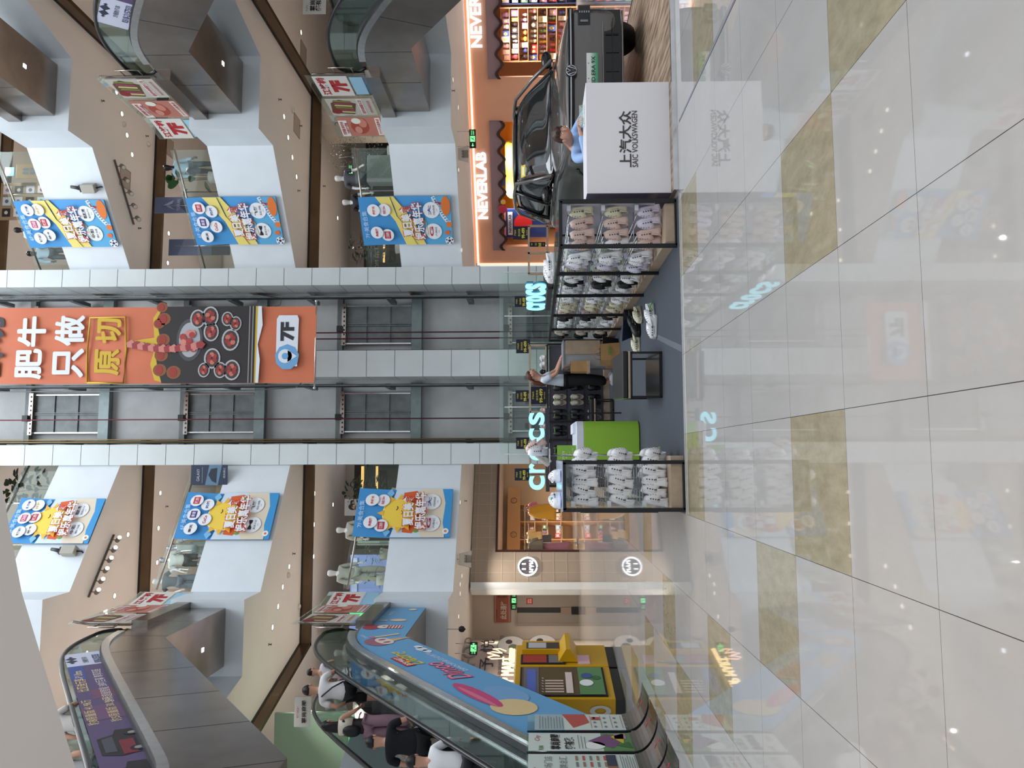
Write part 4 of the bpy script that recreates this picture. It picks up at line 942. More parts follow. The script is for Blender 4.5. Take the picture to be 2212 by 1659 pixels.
        b.disc(w*.38, h*.36, w*.05, Y-.01, C(120, 165, 60), 8); b.disc(-w*.36, h*.36, w*.05, Y-.01, C(120, 165, 60), 8); b.disc(-w*.38, h*.05, w*.06, Y-.012, wh, 10); b.disc(-w*.38, h*.05, w*.025, Y-.016, C(230, 120, 50), 6)
        for q in range(5): b.poly([(-w/2+w*.2*q, h*.66), (-w/2+w*.2*q+w*.1, h*.70), (-w/2+w*.2*(q+1), h*.66), (-w/2+w*.2*q+w*.1, h*.62)], Y-.001+off(h*.7), C(120, 185, 228))
    yt = Y-.05+(off(h*.9) if sun else 0)
    zt0 = h*(.385 if sun else .43)
    for z_, s_ in ((zt0+h*.064, '夏日美食'), (zt0-h*.064, '娱乐嘉年华')):
        ww = w*(.62 if len(s_) == 4 else .76)
        b.text(s_, 0, z_, w=ww+.05, h=h*.135, y=yt, m=red, bold=.075, rot=.06); b.text(s_, 0, z_, w=ww, h=h*.118, y=yt-.012, m=wh, bold=.03, rot=.06)
    b.text('%s·美食合集' % floor, -w*.05, h*.945, w=w*.55, h=h*.055, y=yy(h*.98), m=C(190, 220, 245), rot=.03)
    b.build('print', parent=t, recalc=False)
    b = MB()
    for (gx, gz, txt, col) in logos:
        b = MB(); X_, Z_ = gx*w, gz*h; ya = yy(Z_+.2)-.01
        b.disc(X_, Z_, w*.125, ya, wh, 22)
        if len(txt) > 4 or txt.startswith('#'):
            tt = txt.lstrip('#'); b.rect(X_-w*.075, X_+w*.075, Z_-w*.06, Z_+w*.06, ya-.004, C(*col)); b.text(tt, X_, Z_, w=w*.12, h=w*.07, y=ya-.008, m=wh, bold=.01)
        else: b.text(txt, X_, Z_, w=w*.17, h=w*.055, y=ya-.004, m=C(*col), bold=.03)
        b.build('logo_disc', parent=t, recalc=False)
    for (gx, gz, t1, t2, col) in low:
        b = MB(); X_, Z_ = gx*w, gz*h; b.disc(X_, Z_, w*.165, Y-.02, wh, 24)
        b.text(t1, X_, Z_+w*.04, w=w*.2, h=w*.07, y=Y-.026, m=C(*col), bold=.02); b.text(t2, X_, Z_-w*.05, w=w*.2, h=w*.04, y=Y-.026, m=C(70, 70, 80)); b.text('(1F)', X_, Z_-w*.11, w=w*.05, h=w*.025, y=Y-.026, m=C(110, 110, 120)); b.build('logo_disc', parent=t, recalc=False)
    return t
rd, bk, pu, or_, bl = (190, 35, 55), (40, 40, 50), (75, 45, 130), (215, 90, 40), (60, 80, 160)
L7 = [(.24, .845, '卤校长', or_), (-.22, .835, '海底捞', rd), (.24, .73, '萌宠', (210, 110, 130)), (-.28, .72, '#江熔桥', rd)]
L6a = [(.3, .87, '#辣府', rd), (0, .86, '#果麦', pu), (-.3, .85, '季天', bk), (.22, .745, '奶茶', bl), (-.1, .73, 'CoCo', rd)]
L6b = [(.32, .87, '新周季', bl), (.02, .85, 'ICRAB', (190, 60, 110)), (-.28, .84, '银湖', (90, 110, 120)), (.32, .76, '披萨', (220, 180, 30)), (.05, .74, '#辣府', rd), (-.22, .73, '味多', bk)]
W7 = [(.22, .215, '大', '中国体育彩票', bl), (-.22, .205, 'G', '六鲜红', rd)]; W6a = [(.22, .225, '飞艇', '玩偶', bk), (-.2, .21, 'M', '英发沙龙', bk)]; W6b = [(.22, .24, '靓颜秀', '靓颜KTV', bk), (-.2, .215, '中影', '影城', bk)]
banner('hanging_banner', 'blue and yellow festival banner headed 7F on the second floor fascia right of the lifts', FR, [(782, 526), (782, 421), (979, 525), (973, 422)], '7F', False, L7, W7)
banner('hanging_banner', 'blue and yellow festival banner headed 6F on the third floor fascia right of the lifts', FR, [(424, 523), (409, 421), (611, 528), (603, 425)], '6F', False, L6a, W6a)
banner('hanging_banner', 'topmost blue and yellow festival banner headed 6F on the fourth floor fascia', FR, [(66, 531), (41, 430), (257, 531), (229, 430)], '6F', False, L6b, W6b)
banner('hanging_banner', 'smiling sun festival banner headed 7F on the second floor fascia left of the lifts', FL, [(765, 1170), (777, 1060), (974, 1159), (978, 1061)], '7F', True, L7, W7)
banner('hanging_banner', 'smiling sun festival banner headed 6F on the third floor fascia left of the lifts', FL, [(383, 1171), (407, 1070), (586, 1167), (603, 1068)], '6F', True, L6a, W6a)
banner('hanging_banner', 'topmost smiling sun festival banner on the fourth floor fascia left of the lifts', FL, [(20, 1177), (43, 1080), (195, 1178), (229, 1082)], '6F', True, L6b, W6b)
# ------------------------------------------------------------------ tall orange hot pot banner before the lift shafts
BY = 20.5
def bp(x, y): q = at(x, y, BY); return q.x, q.z
xl, zl = bp(681, 828); xr, zr = bp(681, 660); xl2, zT = bp(-160, 836); xr2, _ = bp(-160, 676)
H_ = zT-zl; cxm = (xl+xr)/2; W0 = (xr-xl)
t = thing('vertical_banner', 'tall orange hot pot banner with white and yellow characters hanging before the lift shafts', 'banner', (cxm, BY, zl))
M_or = mat('orange_cloth', (.62, .17, .08), .6, var=.06, vscale=1.2)
b = MB(); n = 24; nx = 8; W = W0*.985
vs = [(-W/2+W*i/nx, .03*math.sin(i*.8+j*.25)+.02*math.sin(j*.9), H_*j/n) for j in range(n+1) for i in range(nx+1)]
fs = [(j*(nx+1)+i, j*(nx+1)+i+1, (j+1)*(nx+1)+i+1, (j+1)*(nx+1)+i) for j in range(n) for i in range(nx)]
b.add(vs, fs, M_or, True); b.add([(v[0], v[1]+.012, v[2]) for v in vs], [f[::-1] for f in fs], M_or, True); b.build('cloth', parent=t, recalc=False)
b = MB(); b.tube([(-W/2-.12, 0, .02), (W/2+.12, 0, .02)], .018, 8, M_steelb); b.ball((-W/2-.14, 0, .02), .04, M_steelb, 8, 6); b.ball((W/2+.14, 0, .02), .04, M_steelb, 8, 6); b.build('bottom_rod', parent=t)
def bz(x): return bp(x, 745)[1]-zl
def bx(y, x=600): return bp(x, y)[0]-cxm
b = MB(); Y = -.06; wh = C(222, 228, 235); yl = C(205, 170, 45); rd_ = C(165, 45, 40)
# location tag
z = bz(622); b.poly([(bx(792), z+.18), (bx(770), z+.30), (bx(690), z+.30), (bx(682), z+.24), (bx(682), z-.26), (bx(690), z-.30), (bx(792), z-.28)], Y, wh)
b.disc(bx(772), z, .35, Y-.004, C(110, 165, 210), 9, .33); b.disc(bx(770), z+.05, .19, Y-.008, wh, 14); b.poly([(bx(770)-.16, z-.02), (bx(770), z-.27), (bx(770)+.16, z-.02)], Y-.008, wh); b.disc(bx(770), z+.05, .09, Y-.012, C(110, 165, 210), 12)
b.text('7F', bx(717), z, w=.52, h=.38, y=Y-.008, m=C(40, 42, 50), bold=.05)
# torn edge and dark plate area
z0_ = bz(560); b.poly([(-W/2, z0_-.02), (-W*.2, z0_-.05), (0, z0_+.02), (W*.25, z0_-.1), (W/2, z0_-.06), (W/2, z0_+.1), (-W/2, z0_+.12)], Y-.002, wh); b.poly([(-W/2, z0_+.06), (W/2, z0_+.04), (W/2, z0_+.12), (-W/2, z0_+.12)], Y-.004, yl)
z1_ = bz(335); dk = C(38, 34, 34)
b.poly([(-W/2, z0_+.10), (W/2, z0_+.10), (W/2, z1_-.2), (W*.3, z1_-.05), (W*.12, z1_-.15), (-W*.1, z1_-.05), (-W*.3, z1_-.12), (-W/2, z1_-.25)], Y-.008, dk)
b.poly([(-W/2, z1_-.35), (-W*.46, z1_-.05), (-W*.25, z1_+.08), (-W*.1, z1_), (-.02, z1_+.5), (.12, z1_+.55), (.2, z1_), (W*.35, z1_+.05), (W/2, z1_-.15), (W/2, z1_-.5), (-W/2, z1_-.6)], Y-.005, yl)
br = C(130, 75, 40)
for (gx, gy, r) in ((355, 690, .17), (355, 735, .17), (352, 768, .17), (350, 800, .17), (380, 805, .18), (350, 665, .14), (345, 700, .14)):
    b.disc(bx(gy, gx), bz(gx), r, Y-.012, br, 14, r*1.1); b.disc(bx(gy, gx), bz(gx)+.02, r*.75, Y-.016, C(150, 45, 35), 12, r*.6)
for (gx, gy, r) in ((412, 735, .58), ): b.disc(bx(gy, gx), bz(gx), r, Y-.014, C(70, 70, 74), 28, r*.62); b.disc(bx(gy, gx), bz(gx), r*.82, Y-.018, C(165, 168, 172), 28, r*.5)
for (gx, gy, r) in ((428, 690, .26), (455, 685, .28), (458, 718, .26), (492, 690, .2), (500, 735, .30), (462, 775, .28), (480, 800, .22), (505, 800, .28), (445, 800, .2), (510, 700, .2)):
    b.disc(bx(gy, gx), bz(gx), r, Y-.022, C(178, 178, 180), 18, r*.8); b.disc(bx(gy, gx), bz(gx), r*.84, Y-.026, C(60, 52, 52), 16, r*.64)
    for a in range(6): b.disc(bx(gy, gx)+r*.38*math.cos(a*1.05+gy), bz(gx)+r*.3*math.sin(a*1.05+gy), r*.24, Y-.03-a*.001, C(*[(160, 50, 45), (190, 110, 90), (140, 40, 40)][a % 3]), 7)
for q in range(14):
    f = q/13; gx = 285+f*150; gy = 745+10*math.sin(f*3); zz = bz(gx); b.poly([(bx(gy, gx)-.10, zz-.08), (bx(gy, gx)+.02, zz-.16), (bx(gy, gx)+.13, zz-.04), (bx(gy, gx)+.05, zz+.10), (bx(gy, gx)-.08, zz+.08)], Y-.04-q*.001, C(*((150, 50, 55) if q % 2 else (200, 125, 115))))
for a in range(12): b.disc(bx(738, 410)+.22*math.cos(a), bz(410)+.16*math.sin(a*1.7), .09, Y-.036-a*.001, C(*((165, 55, 50) if a % 2 else (205, 130, 115))), 7)
b.poly([(-W/2, bz(548)), (W/2, bz(548)), (W/2, bz(546)), (-W/2, bz(546))], Y-.012, C(150, 150, 150)); b.poly([(-W/2, bz(541)), (W/2, bz(541)), (W/2, bz(539)), (-W/2, bz(539))], Y-.012, C(150, 150, 150))
b.build('print', parent=t, recalc=False)
b = MB()
def ch(s, x, y, w, h, m, bold=.10): b.text(s, bx(y, x), bz(x), w=w, h=h, y=Y, m=m, bold=bold)
ch('肥', 67, 787, .84, .74, wh); ch('牛', 70, 717, .84, .80, wh); ch('只', 152, 785, .80, .86, wh); ch('做', 152, 715, .84, .82, wh)
ch('原', 236, 783, .72, .70, yl); ch('切', 236, 715, .70, .70, yl); ch('鲜切', -20, 750, 1.7, .8, C(45, 45, 52), .12)
fr = [bz(195), bz(273)]; xa, xb = bx(825), bx(683)
b.tube([(xa, Y, fr[0]), (xa-.02, Y, fr[1]), ((xa+xb)/2, Y, fr[1]-.03), (xb, Y, fr[1]+.03), (xb-.02, Y, fr[0]), ((xa+xb)/2, Y, fr[0]+.04), (xa, Y, fr[0])], .026, 5, yl)
b.build('lettering', parent=t, recalc=False)
# ------------------------------------------------------------------ shoe kiosk
M_wood = mat('light_oak', (.47, .36, .26), .5, var=.10, vscale=9)
M_carpet = mat('ribbed_carpet', (.055, .065, .08), .95)
nt = M_carpet.node_tree; bs = nt.nodes['Principled BSDF']; tc = nt.nodes.new('ShaderNodeTexCoord'); wv = nt.nodes.new('ShaderNodeTexWave')
wv.inputs['Scale'].default_value = 26; wv.bands_direction = 'DIAGONAL'; wv.inputs['Distortion'].default_value = .4
mp = nt.nodes.new('ShaderNodeMapping'); mp.inputs['Rotation'].default_value = (0, 0, .78); nt.links.new(tc.outputs['Object'], mp.inputs[0]); nt.links.new(mp.outputs[0], wv.inputs['Vector']); wv.bands_direction = 'X'
cr = nt.nodes.new('ShaderNodeMix'); cr.data_type = 'RGBA'; cr.inputs[6].default_value = (.018, .022, .030, 1); cr.inputs[7].default_value = (.10, .115, .14, 1)
nt.links.new(wv.outputs[0], cr.inputs[0]); nt.links.new(cr.outputs[2], bs.inputs['Base Color'])
b = MB(); b.box(-.56, 2.68, 7.70, 15.9, 0.001, .012, M_carpet); b.box(-.57, 2.69, 7.685, 7.70, 0.001, .014, M_steelb)
b.add([(1.05, 7.72, .0125), (1.12, 7.72, .0125), (1.56, 9.6, .0125), (1.50, 9.6, .0125)], [(0, 1, 2, 3)], C(95, 100, 108))
tag(b.build('ribbed_mat', recalc=False), 'dark grey ribbed mat covering the shoe kiosk floor', 'mat')
# ---- clogs
def clog_parts(col, hole=C(25, 25, 28), lining=None):
    L = .27; n = 16; dk = hole
    def hw(t): return .052*min(1, math.sqrt(max(0, t)/.16+.02))*(1-.28*max(0, (t-.35))/.65)*(1 if t < .88 else math.sqrt(max(.12, 1-((t-.88)/.125)**2)))
    S = MB(); rings = []
    ts = [0, .03, .08, .16, .28, .42, .56, .7, .84, .93, .98, 1.0]
    for t in ts:
        w = hw(t); y = -L/2+L*t; h = .034+.012*max(0, t-.5)*2; z0 = .010*max(0, 1-t*6)
        rings.append([(w*c_, y, z) for c_, z in ((-1, z0+.006), (-.85, z0), (.85, z0), (1, z0+.006), (1.06, h*.6), (1, h), (.8, h+.004), (-.8, h+.004), (-1, h), (-1.06, h*.6))])
    S.ring(rings, col)
    U = MB(); rings = []
    for t in (.02, .06, .12, .22, .34, .46, .56):
        w = hw(t)*1.02; y = -L/2+L*t; h = .028+.062*math.sin(min(1, t/.5)*PI/2)**.7
        rings.append([(w*math.cos(a), y+.03*max(0, math.sin(a))*(t > .5), .028+(h-.0)*math.sin(a)**.8 if math.sin(a) > 1e-6 else .028) for a in [PI*k/n for k in range(n+1)]])
    U.ring(rings, col, cap=True, closed=True)
    # heel wall
    hp = []
    for k in range(13):
        a = PI*k/12; hp.append((.045*math.cos(a), L*.30+.045*math.sin(a)*1.0, .0))
    base = [(-.05, .02)]+[]
    for s in (0,):
        W = [(x, y, .036) for x, y, _ in [( .047, L*.08, 0)]+[(.044*math.cos(PI*k/10), L*.33+.040*math.sin(PI*k/10), 0) for k in range(11)]+[(-.047, L*.08, 0)]]
        T = [(x*.96, y*.99, .036+(.020+.030*max(0, (y-.02)/(L*.5)))) for x, y, _ in W]
        m = len(W); U.add(W+T, [(i, i+1, m+i+1, m+i) for i in range(m-1)], col, True)
        Ti = [(x*.90, y*.97, z-.004) for x, y, z in T]; Wi = [(x*.90, y*.97, .038) for x, y, _ in W]
        U.add(T+Ti, [(i, i+1, m+i+1, m+i) for i in range(m-1)], col, True); U.add(Ti+Wi, [(i, i+1, m+i+1, m+i) for i in range(m-1)], col, True)
    for t, xs_ in ((.12, (-.5, 0, .5)), (.21, (-.62, -.2, .2, .62)), (.31, (-.55, 0, .55)), (.40, (-.7, .7))):
        for q in xs_:
            w = hw(t)*1.02; y = -L/2+L*t; h = .062*math.sin(min(1, t/.5)*PI/2)**.7+.028; a = PI/2-q*.9
            x, z = w*math.cos(a), .028+h*max(0, math.sin(a))**.8+.0025
            nrm = Vector((math.cos(a)/w*.05, -.35 if t < .3 else -.1, math.sin(a))).normalized(); u = nrm.orthogonal().normalized(); v = nrm.cross(u)
            c0 = Vector((x, y, z))+nrm*.0015; r = .0052
            U.add([tuple(c0+u*r*math.cos(k*PI/3)+v*r*math.sin(k*PI/3)) for k in range(6)], [tuple(range(6))], dk)
    for t in (.20, .30, .40, .49):           # side vents
        for s in (-1, 1):
            w = hw(t)*1.05+.0025; y = -L/2+L*t
            U.add([(s*w, y-.006, .052), (s*w, y+.006, .052), (s*(w-.002), y+.006, .064), (s*(w-.002), y-.006, .064)], [(0, 1, 2, 3)], dk)
    T_ = MB(); pts = [(.050*math.cos(a)*1.02, L*.04+(.115)*math.sin(a)*1.0, .062+.022*math.sin(a)) for a in [PI*k/12 for k in range(13)]]
    rg = []
    for i, p in enumerate(pts): rg.append([(p[0], p[1], p[2]-.010), (p[0]*1.07, p[1]+(.004), p[2]-.010), (p[0]*1.07, p[1]+.004, p[2]+.010), (p[0], p[1], p[2]+.010)])
    T_.ring(rg, col)
    R_ = MB()
    for s in (-1, 1): R_.tube([(s*.050, L*.04, .062), (s*.058, L*.04, .062)], .008, 8, C(90, 90, 92) if col is not CL['black'] else C(120, 120, 120))
    return S, U, T_, R_
CL = dict(white=C(243, 243, 245, rough=.4), bone=C(224, 218, 190, rough=.5), pink=C(222, 194, 184, rough=.5), black=C(22, 22, 25, rough=.45), lavender=C(228, 222, 240, rough=.45), grey=C(150, 148, 150, rough=.5), sand=C(190, 182, 165, rough=.5), mint=C(190, 205, 190, rough=.5))
CP = {}
def clog(colname, label, M4, group=None, name='clog'):
    if colname not in CP:
        t = thing(name, 'x', 'shoe', (0, 0, 0)); S, U, T_, R_ = clog_parts(CL[colname])
        S.build('sole', parent=t); U.build('upper', parent=t, recalc=False); T_.build('heel_strap', parent=t); R_.build('strap_button', parent=t); CP[colname] = t; c = t
    else: c = copy_tree(CP[colname])
    c.matrix_world = M4; c['label'] = label
    if group: c['group'] = group
    return c
def HR_(x, y, z, tilt=0, roll=0, s=1.0):     # hung toe up, opening towards -X (right rack)
    return Matrix.Translation((x, y, z)) @ Matrix.Rotation(-.16+roll*.3, 4, 'Y') @ Matrix(((0, 0, -1, 0), (1, 0, 0, 0), (0, -1, 0, 0), (0, 0, 0, 1))) @ Euler((tilt, 0, roll)).to_matrix().to_4x4() @ Matrix.Scale(s, 4)
def HL_(x, y, z, tilt=0, roll=0, s=1.0):     # opening towards +X
    return Matrix.Translation((x, y, z)) @ Matrix.Rotation(.16+roll*.3, 4, 'Y') @ Matrix(((0, 0, 1, 0), (-1, 0, 0, 0), (0, -1, 0, 0), (0, 0, 0, 1))) @ Euler((tilt, 0, roll)).to_matrix().to_4x4() @ Matrix.Scale(s, 4)
def HB_(x, y, z, tilt=0, roll=0, s=1.0):     # opening towards -Y (back rack)
    return Matrix.Translation((x, y, z)) @ Matrix(((1, 0, 0, 0), (0, 0, -1, 0), (0, -1, 0, 0), (0, 0, 0, 1))).inverted() @ Euler((tilt, 0, roll)).to_matrix().to_4x4() @ Matrix.Scale(s, 4)
rows = ('top', 'middle', 'bottom'); rz_ = (1.00, .635, .285)
# ---- right rack
t = thing('shoe_rack', 'long black metal shoe rack with oak base along the right side of the kiosk', 'shoe rack', (2.42, 7.83, 0))
P_ = .038
posts_y = [0, 1.2, 2.46, 3.91, 5.22, 6.5]
for i, py in enumerate(posts_y):
    for sx_ in (-.24, .24):
        b = MB(); b.box(sx_-P_/2, sx_+P_/2, py-P_/2, py+P_/2, 0, 1.22, M_blackmetal); b.build('post', parent=t)
b = MB()
for sx_ in (-.24, .24): b.box(sx_-P_/2, sx_+P_/2, 0, 6.5, 1.20, 1.235, M_blackmetal)
b.box(-.24, .24, -P_/2, P_/2, 1.20, 1.235); b.box(-.24, .24, -P_/2, P_/2, 0, .03); b.build('top_frame', parent=t)
b = MB(); b.box(-.20, .22, .03, 6.48, .0, .125, M_wood); b.box(-.19, .21, .025, .03, .03, .115, M_wood); b.build('oak_base', parent=t)
b = MB(); b.box(.235, .245, .02, 6.45, .22, 1.2, C(185, 182, 196)); b.build('back_panel', parent=t)
b = MB(); b.box(-.24, .24, .0, 6.5, 1.236, 1.244, M_clear); b.build('top_shelf', parent=t)
for zz in (1.13, .77, .42):      # wire shelves the shoes hang from
    b = MB()
    for xx in (-.17, -.12, .02, .10): b.tube([(xx, .06, zz), (xx, 6.4, zz)], .004, 5, M_steelb)
    for q in range(12): b.tube([(-.17, .3+q*.52, zz), (.22, .3+q*.52, zz)], .004, 4, M_steelb)
    b.build('wire_shelf', parent=t); b = MB(); b.xprism([(.03, zz-.02), (.16, zz-.005), (.16, zz+.005), (.03, zz+.02)], .15, .21, C(200, 205, 210)); b.build('bracket', parent=t)
front = ((0.20, 'sand'), (.09, 'pink'), (-.02, 'pink'), (-.11, 'pink'))
frontc = (('bone', 'pink', 'pink', 'pink'), ('bone', 'pink', 'pink', 'white'), ('lavender', 'lavender', 'pink', 'pink'))
for r in range(3):
    for j, (dx, _) in enumerate(front):
        clog(frontc[r][j], '%s clog hanging %s, %s row, front of the right rack' % (frontc[r][j], ('outermost', 'second from the outside', 'third from the outside', 'innermost')[j], rows[r]), HR_(2.42+dx+.03, 8.0+j*.05, rz_[r]-.01*j, rnd.uniform(-.06, .06), rnd.uniform(-.25, .1)), 'clogs on the right rack')
ys_ = [8.52, 8.72, 8.95, 9.2, 9.55, 9.85, 10.15, 10.5, 10.85, 11.15, 11.5, 11.9, 12.3, 12.75, 13.2, 13.7, 14.1]
cc = ['white', 'white', 'lavender', 'bone', 'white', 'black', 'white', 'white', 'white', 'bone', 'bone', 'pink', 'black', 'white', 'white', 'sand', 'black']
ordn = ['first', 'second', 'third', 'fourth', 'fifth', 'sixth', 'seventh', 'eighth', 'ninth', 'tenth', 'eleventh', 'twelfth', 'thirteenth', 'fourteenth', 'fifteenth', 'sixteenth', 'last']
for r in range(3):
    for j, y in enumerate(ys_):
        c = cc[j] if not (r == 0 and j in (1, 3)) else ('white', 'bone')[j == 3]
        clog(c, '%s clog, %s past the front post, %s row of right rack' % (c, ordn[j], rows[r]), HR_(2.30+rnd.uniform(-.02, .02), y, rz_[r]+rnd.uniform(-.02, .01), rnd.uniform(-.16, .16), .35+rnd.uniform(-.2, .2)), 'clogs on the right rack')
        if j < 13:
            c2 = ('lavender', 'mint', 'white', 'sand')[(j+r) % 4] if j != 5 else 'black'
            clog(c2, '%s clog behind the %s one, %s row of right rack' % (c2, ordn[j], rows[r]), HR_(2.45, y+.10, rz_[r]+.01, .05, -.1), 'clogs on the right rack')
# shoes on top of the right rack
def shoe_flat(c, lab, x, y, z, rz, s=1.0, group=None):
    return clog(c, lab, Matrix.Translation((x, y, z)) @ Matrix.Rotation(rz, 4, 'Z') @ Matrix.Scale(s, 4), group)
shoe_flat('white', 'white clog on top of the right rack beside the black one, nearest pair', 2.30, 9.05, 1.247, -1.4, 1.15); shoe_flat('white', 'white clog on top of the right rack, farther of the white pair', 2.30, 9.40, 1.247, -1.5, 1.15)
shoe_flat('black', 'black clog on top of the right rack before the glowing letters', 2.28, 9.75, 1.247, -1.2, 1.1)
# ---- left rack
t = thing('shoe_rack', 'short black metal rack of white clogs at the left front corner of the kiosk', 'shoe rack', (-.29, 7.73, 0))
for sx_ in (-.235, .235):
    for py in (0, 1.9):
        b = MB(); b.box(sx_-P_/2, sx_+P_/2, py-P_/2, py+P_/2, 0, 1.22, M_blackmetal); b.build('post', parent=t)
b = MB()
for sx_ in (-.235, .235): b.box(sx_-P_/2, sx_+P_/2, 0, 1.9, 1.19, 1.22, M_blackmetal)
for zz in (0, 1.19): b.box(-.235, .235, -P_/2, P_/2, zz, zz+.03)
b.box(-.262, -.245, -.01, .03, .28, 1.05); b.build('top_frame', parent=t)
b = MB(); b.box(-.25, .25, -.01, 1.9, 1.221, 1.233, C(190, 205, 235, rough=.1)); b.build('glass_top', parent=t)
b = MB(); b.box(-.22, .30, .03, 1.9, 0.0, .14, M_wood); b.build('oak_base', parent=t)
b = MB(); b.box(-.22, -.20, .06, 1.88, .2, 1.19, M_clear); b.build('glass_back', parent=t)
for zz in (1.12, .76, .41):
    b = MB()
    for xx in (-.18, -.06, .06, .18): b.tube([(xx, .06, zz), (xx, 1.85, zz)], .004, 5, M_steelb)
    for q in range(8): b.tube([(-.2, .15+q*.22, zz), (.22, .15+q*.22, zz)], .004, 4, M_steelb)
    b.build('wire_shelf', parent=t); b = MB(); b.xprism([(.03, zz-.02), (.16, zz-.005), (.16, zz+.005), (.03, zz+.02)], -.21, -.15, C(205, 210, 215)); b.build('bracket', parent=t)
for r in range(3):
    for j in range(5):
        sand = False
        clog('white', 'white clog, %s from left, %s row of the left rack' % (('first', 'second', 'third', 'fourth', 'fifth')[j], rows[r]), HL_(-.49+j*.098, 7.93+.02*j, rz_[r]+.02*(j % 2)-.01, rnd.uniform(-.12, .12), rnd.uniform(-.15, .25), 1.0), 'white clogs on the left rack')
    for j in range(4):
        clog('grey' if j < 2 else 'white', '%s clog behind the %s one, %s row of left rack' % ('grey' if j < 2 else 'white', ('first', 'second', 'third', 'fourth')[j], rows[r]), HL_(-.44+j*.10, 8.28, rz_[r], .1, .3), 'white clogs on the left rack')
    for j in range(2):
        clog('white', 'white clog jutting towards the aisle from the left rack, %s row, %s one' % (rows[r], ('front', 'rear')[j]), HL_(-.02, 8.05+j*.4, rz_[r]-.03, .1, .6), 'white clogs on the left rack')
shoe_flat('white', 'white clog with coloured charms standing on the left rack glass top, front one', -.44, 7.98, 1.234, -.3, 1.1); shoe_flat('white', 'white clog on the left rack glass top nearest the aisle', -.20, 7.98, 1.234, .2, 1.1)
# charm dots on the two top shoes
for q, (xx, yy_, zz) in enumerate(((-.46, 7.92, 1.33), (-.42, 7.90, 1.33), (-.22, 7.92, 1.33), (-.18, 7.9, 1.33), (-.43, 7.96, 1.34))):
    b = MB(); b.ball((xx, yy_, zz), .014, C(*((220, 90, 140), (90, 180, 160), (230, 120, 160), (240, 200, 80), (120, 150, 230))[q]), 8, 6)
    tag(b.build('shoe_charm'), ('pink', 'teal', 'rose', 'yellow', 'blue')[q]+' charm stuck on a white clog atop the left rack', 'charm')
# boots and sneakers display between rack and letters
t = thing('display_stand', 'thin clear display stand holding white and cream clogs before the glowing letters', 'display stand', (.02, 9.2, 0))
b = MB(); b.box(-.08, .08, -.2, .2, 1.32, 1.33, M_steelb); b.tube([(0, 0, 0.2), (0, 0, 1.33)], .012, 6, M_steelb); b.box(-.1, .1, -.1, .1, .012, .022, M_steelb); b.build('stand', parent=t)
clog('white', 'white printed clog leaning on the clear stand, middle one', HL_(.02, 9.2, 1.46, .3, .5), None); clog('sand', 'cream clog on the clear stand, lower one', HL_(-.03, 9.25, 1.36+.09, -.5, .2)); clog('pink', 'mauve clog on the clear stand, upper one beside the letters', HL_(.10, 9.3, 1.47, .6, 0))
# ---- counter
t = thing('sales_counter', 'bright green curved front counter with white top', 'counter', (.22, 10.9, 0))
M_green = C(150, 198, 62, rough=.45)
pl = [(-.30, 0), (.15, -.01)]+[(.15+.14*math.sin(a), .13-.14*math.cos(a)) for a in [PI/2*i/6 for i in range(1, 7)]]+[(.30, 1.2), (-.30, 1.2)]
b = MB(); b.prism(pl, .02, .80, M_green); b.build('green_body', parent=t, bevel=.01)
b = MB(); b.prism(pl, .80, .91, C(225, 228, 235, rough=.3)); b.build('white_top', parent=t, bevel=.01)
b = MB(); b.box(.12, .26, .15, .9, .911, .95, C(210, 215, 225)); b.build('raised_edge', parent=t)
t = thing('acrylic_sign', 'small lime green acrylic notice standing on the counter end', 'sign', (.04, 10.55, .915)); t.location = (.045, 10.93, .914)
b = MB(); b.box(-.12, .12, -.008, .008, 0, .27, C(140, 190, 70)); b.build('panel', parent=t)
b = MB(); w_ = C(235, 240, 230); b.text('crocs', -.03, .18, h=.03, y=-.01, m=w_); b.text('会员日', -.03, .14, h=.025, y=-.01, m=w_); b.text('欢迎光临', 0, .05, w=.16, h=.02, y=-.01, m=w_); b.text('新会员', .0, .09, w=.07, h=.014, y=-.01, m=w_); b.build('lettering', parent=t)
t = thing('charm_tray', 'white tray of tiny colourful shoe charms on the counter', 'tray', (.0, 11.15, .912))
b = MB(); b.box(-.16, .1, 0, .8, 0, .03, C(235, 235, 240)); b.build('tray', parent=t)
b = MB()
for q in range(60): b.ball((rnd.uniform(-.14, .08), rnd.uniform(.03, .77), .036), .012, C(*rnd.choice(tones)), 5, 4)
o = b.build('charms', parent=t); o['kind'] = 'stuff'
# ---- glowing letters
def crocs(lab, cx, y0, z0, w, h, M4):
    t = thing('letter_sign', lab, 'sign', (0, 0, 0)); t.matrix_world = M4
    lt = 'crocs'; x = -w/2
    ws = [.21, .14, .22, .21, .19]
    for i, c_ in enumerate(lt):
        wi = w*ws[i]*.80; b = MB(); b.text(c_, x+w*ws[i]/2, h/2+.03, w=wi, h=h, y=-.03, m=E(150, 235, 255, 1.35), bold=.02, ex=.008); lo = b.build('letter_'+c_, parent=t)
        b = MB(); b.text(c_, x+w*ws[i]/2, h/2+.03, w=wi*1.04, h=h*1.03, y=.0, m=C(60, 120, 140), bold=.028, ex=.008); b.build('letter_rim', parent=lo)
        x += w*ws[i]
    b = MB(); b.box(-w/2, w/2, -.03, .03, -.05, .015, C(60, 62, 70)); b.build('mounting_rail', parent=t)
crocs('cyan glowing letter sign in front of the back rack, left of the woman', 0, 0, 0, 1.42, .27, Matrix.Translation((.125, 13.2, 1.30)))
crocs('cyan glowing letter sign along the top of the right rack', 0, 0, 0, 1.85, .27, Matrix(((0, 1, 0, 2.2), (-1, 0, 0, 10.35), (0, 0, 1, 1.31), (0, 0, 0, 1))))
b = MB()
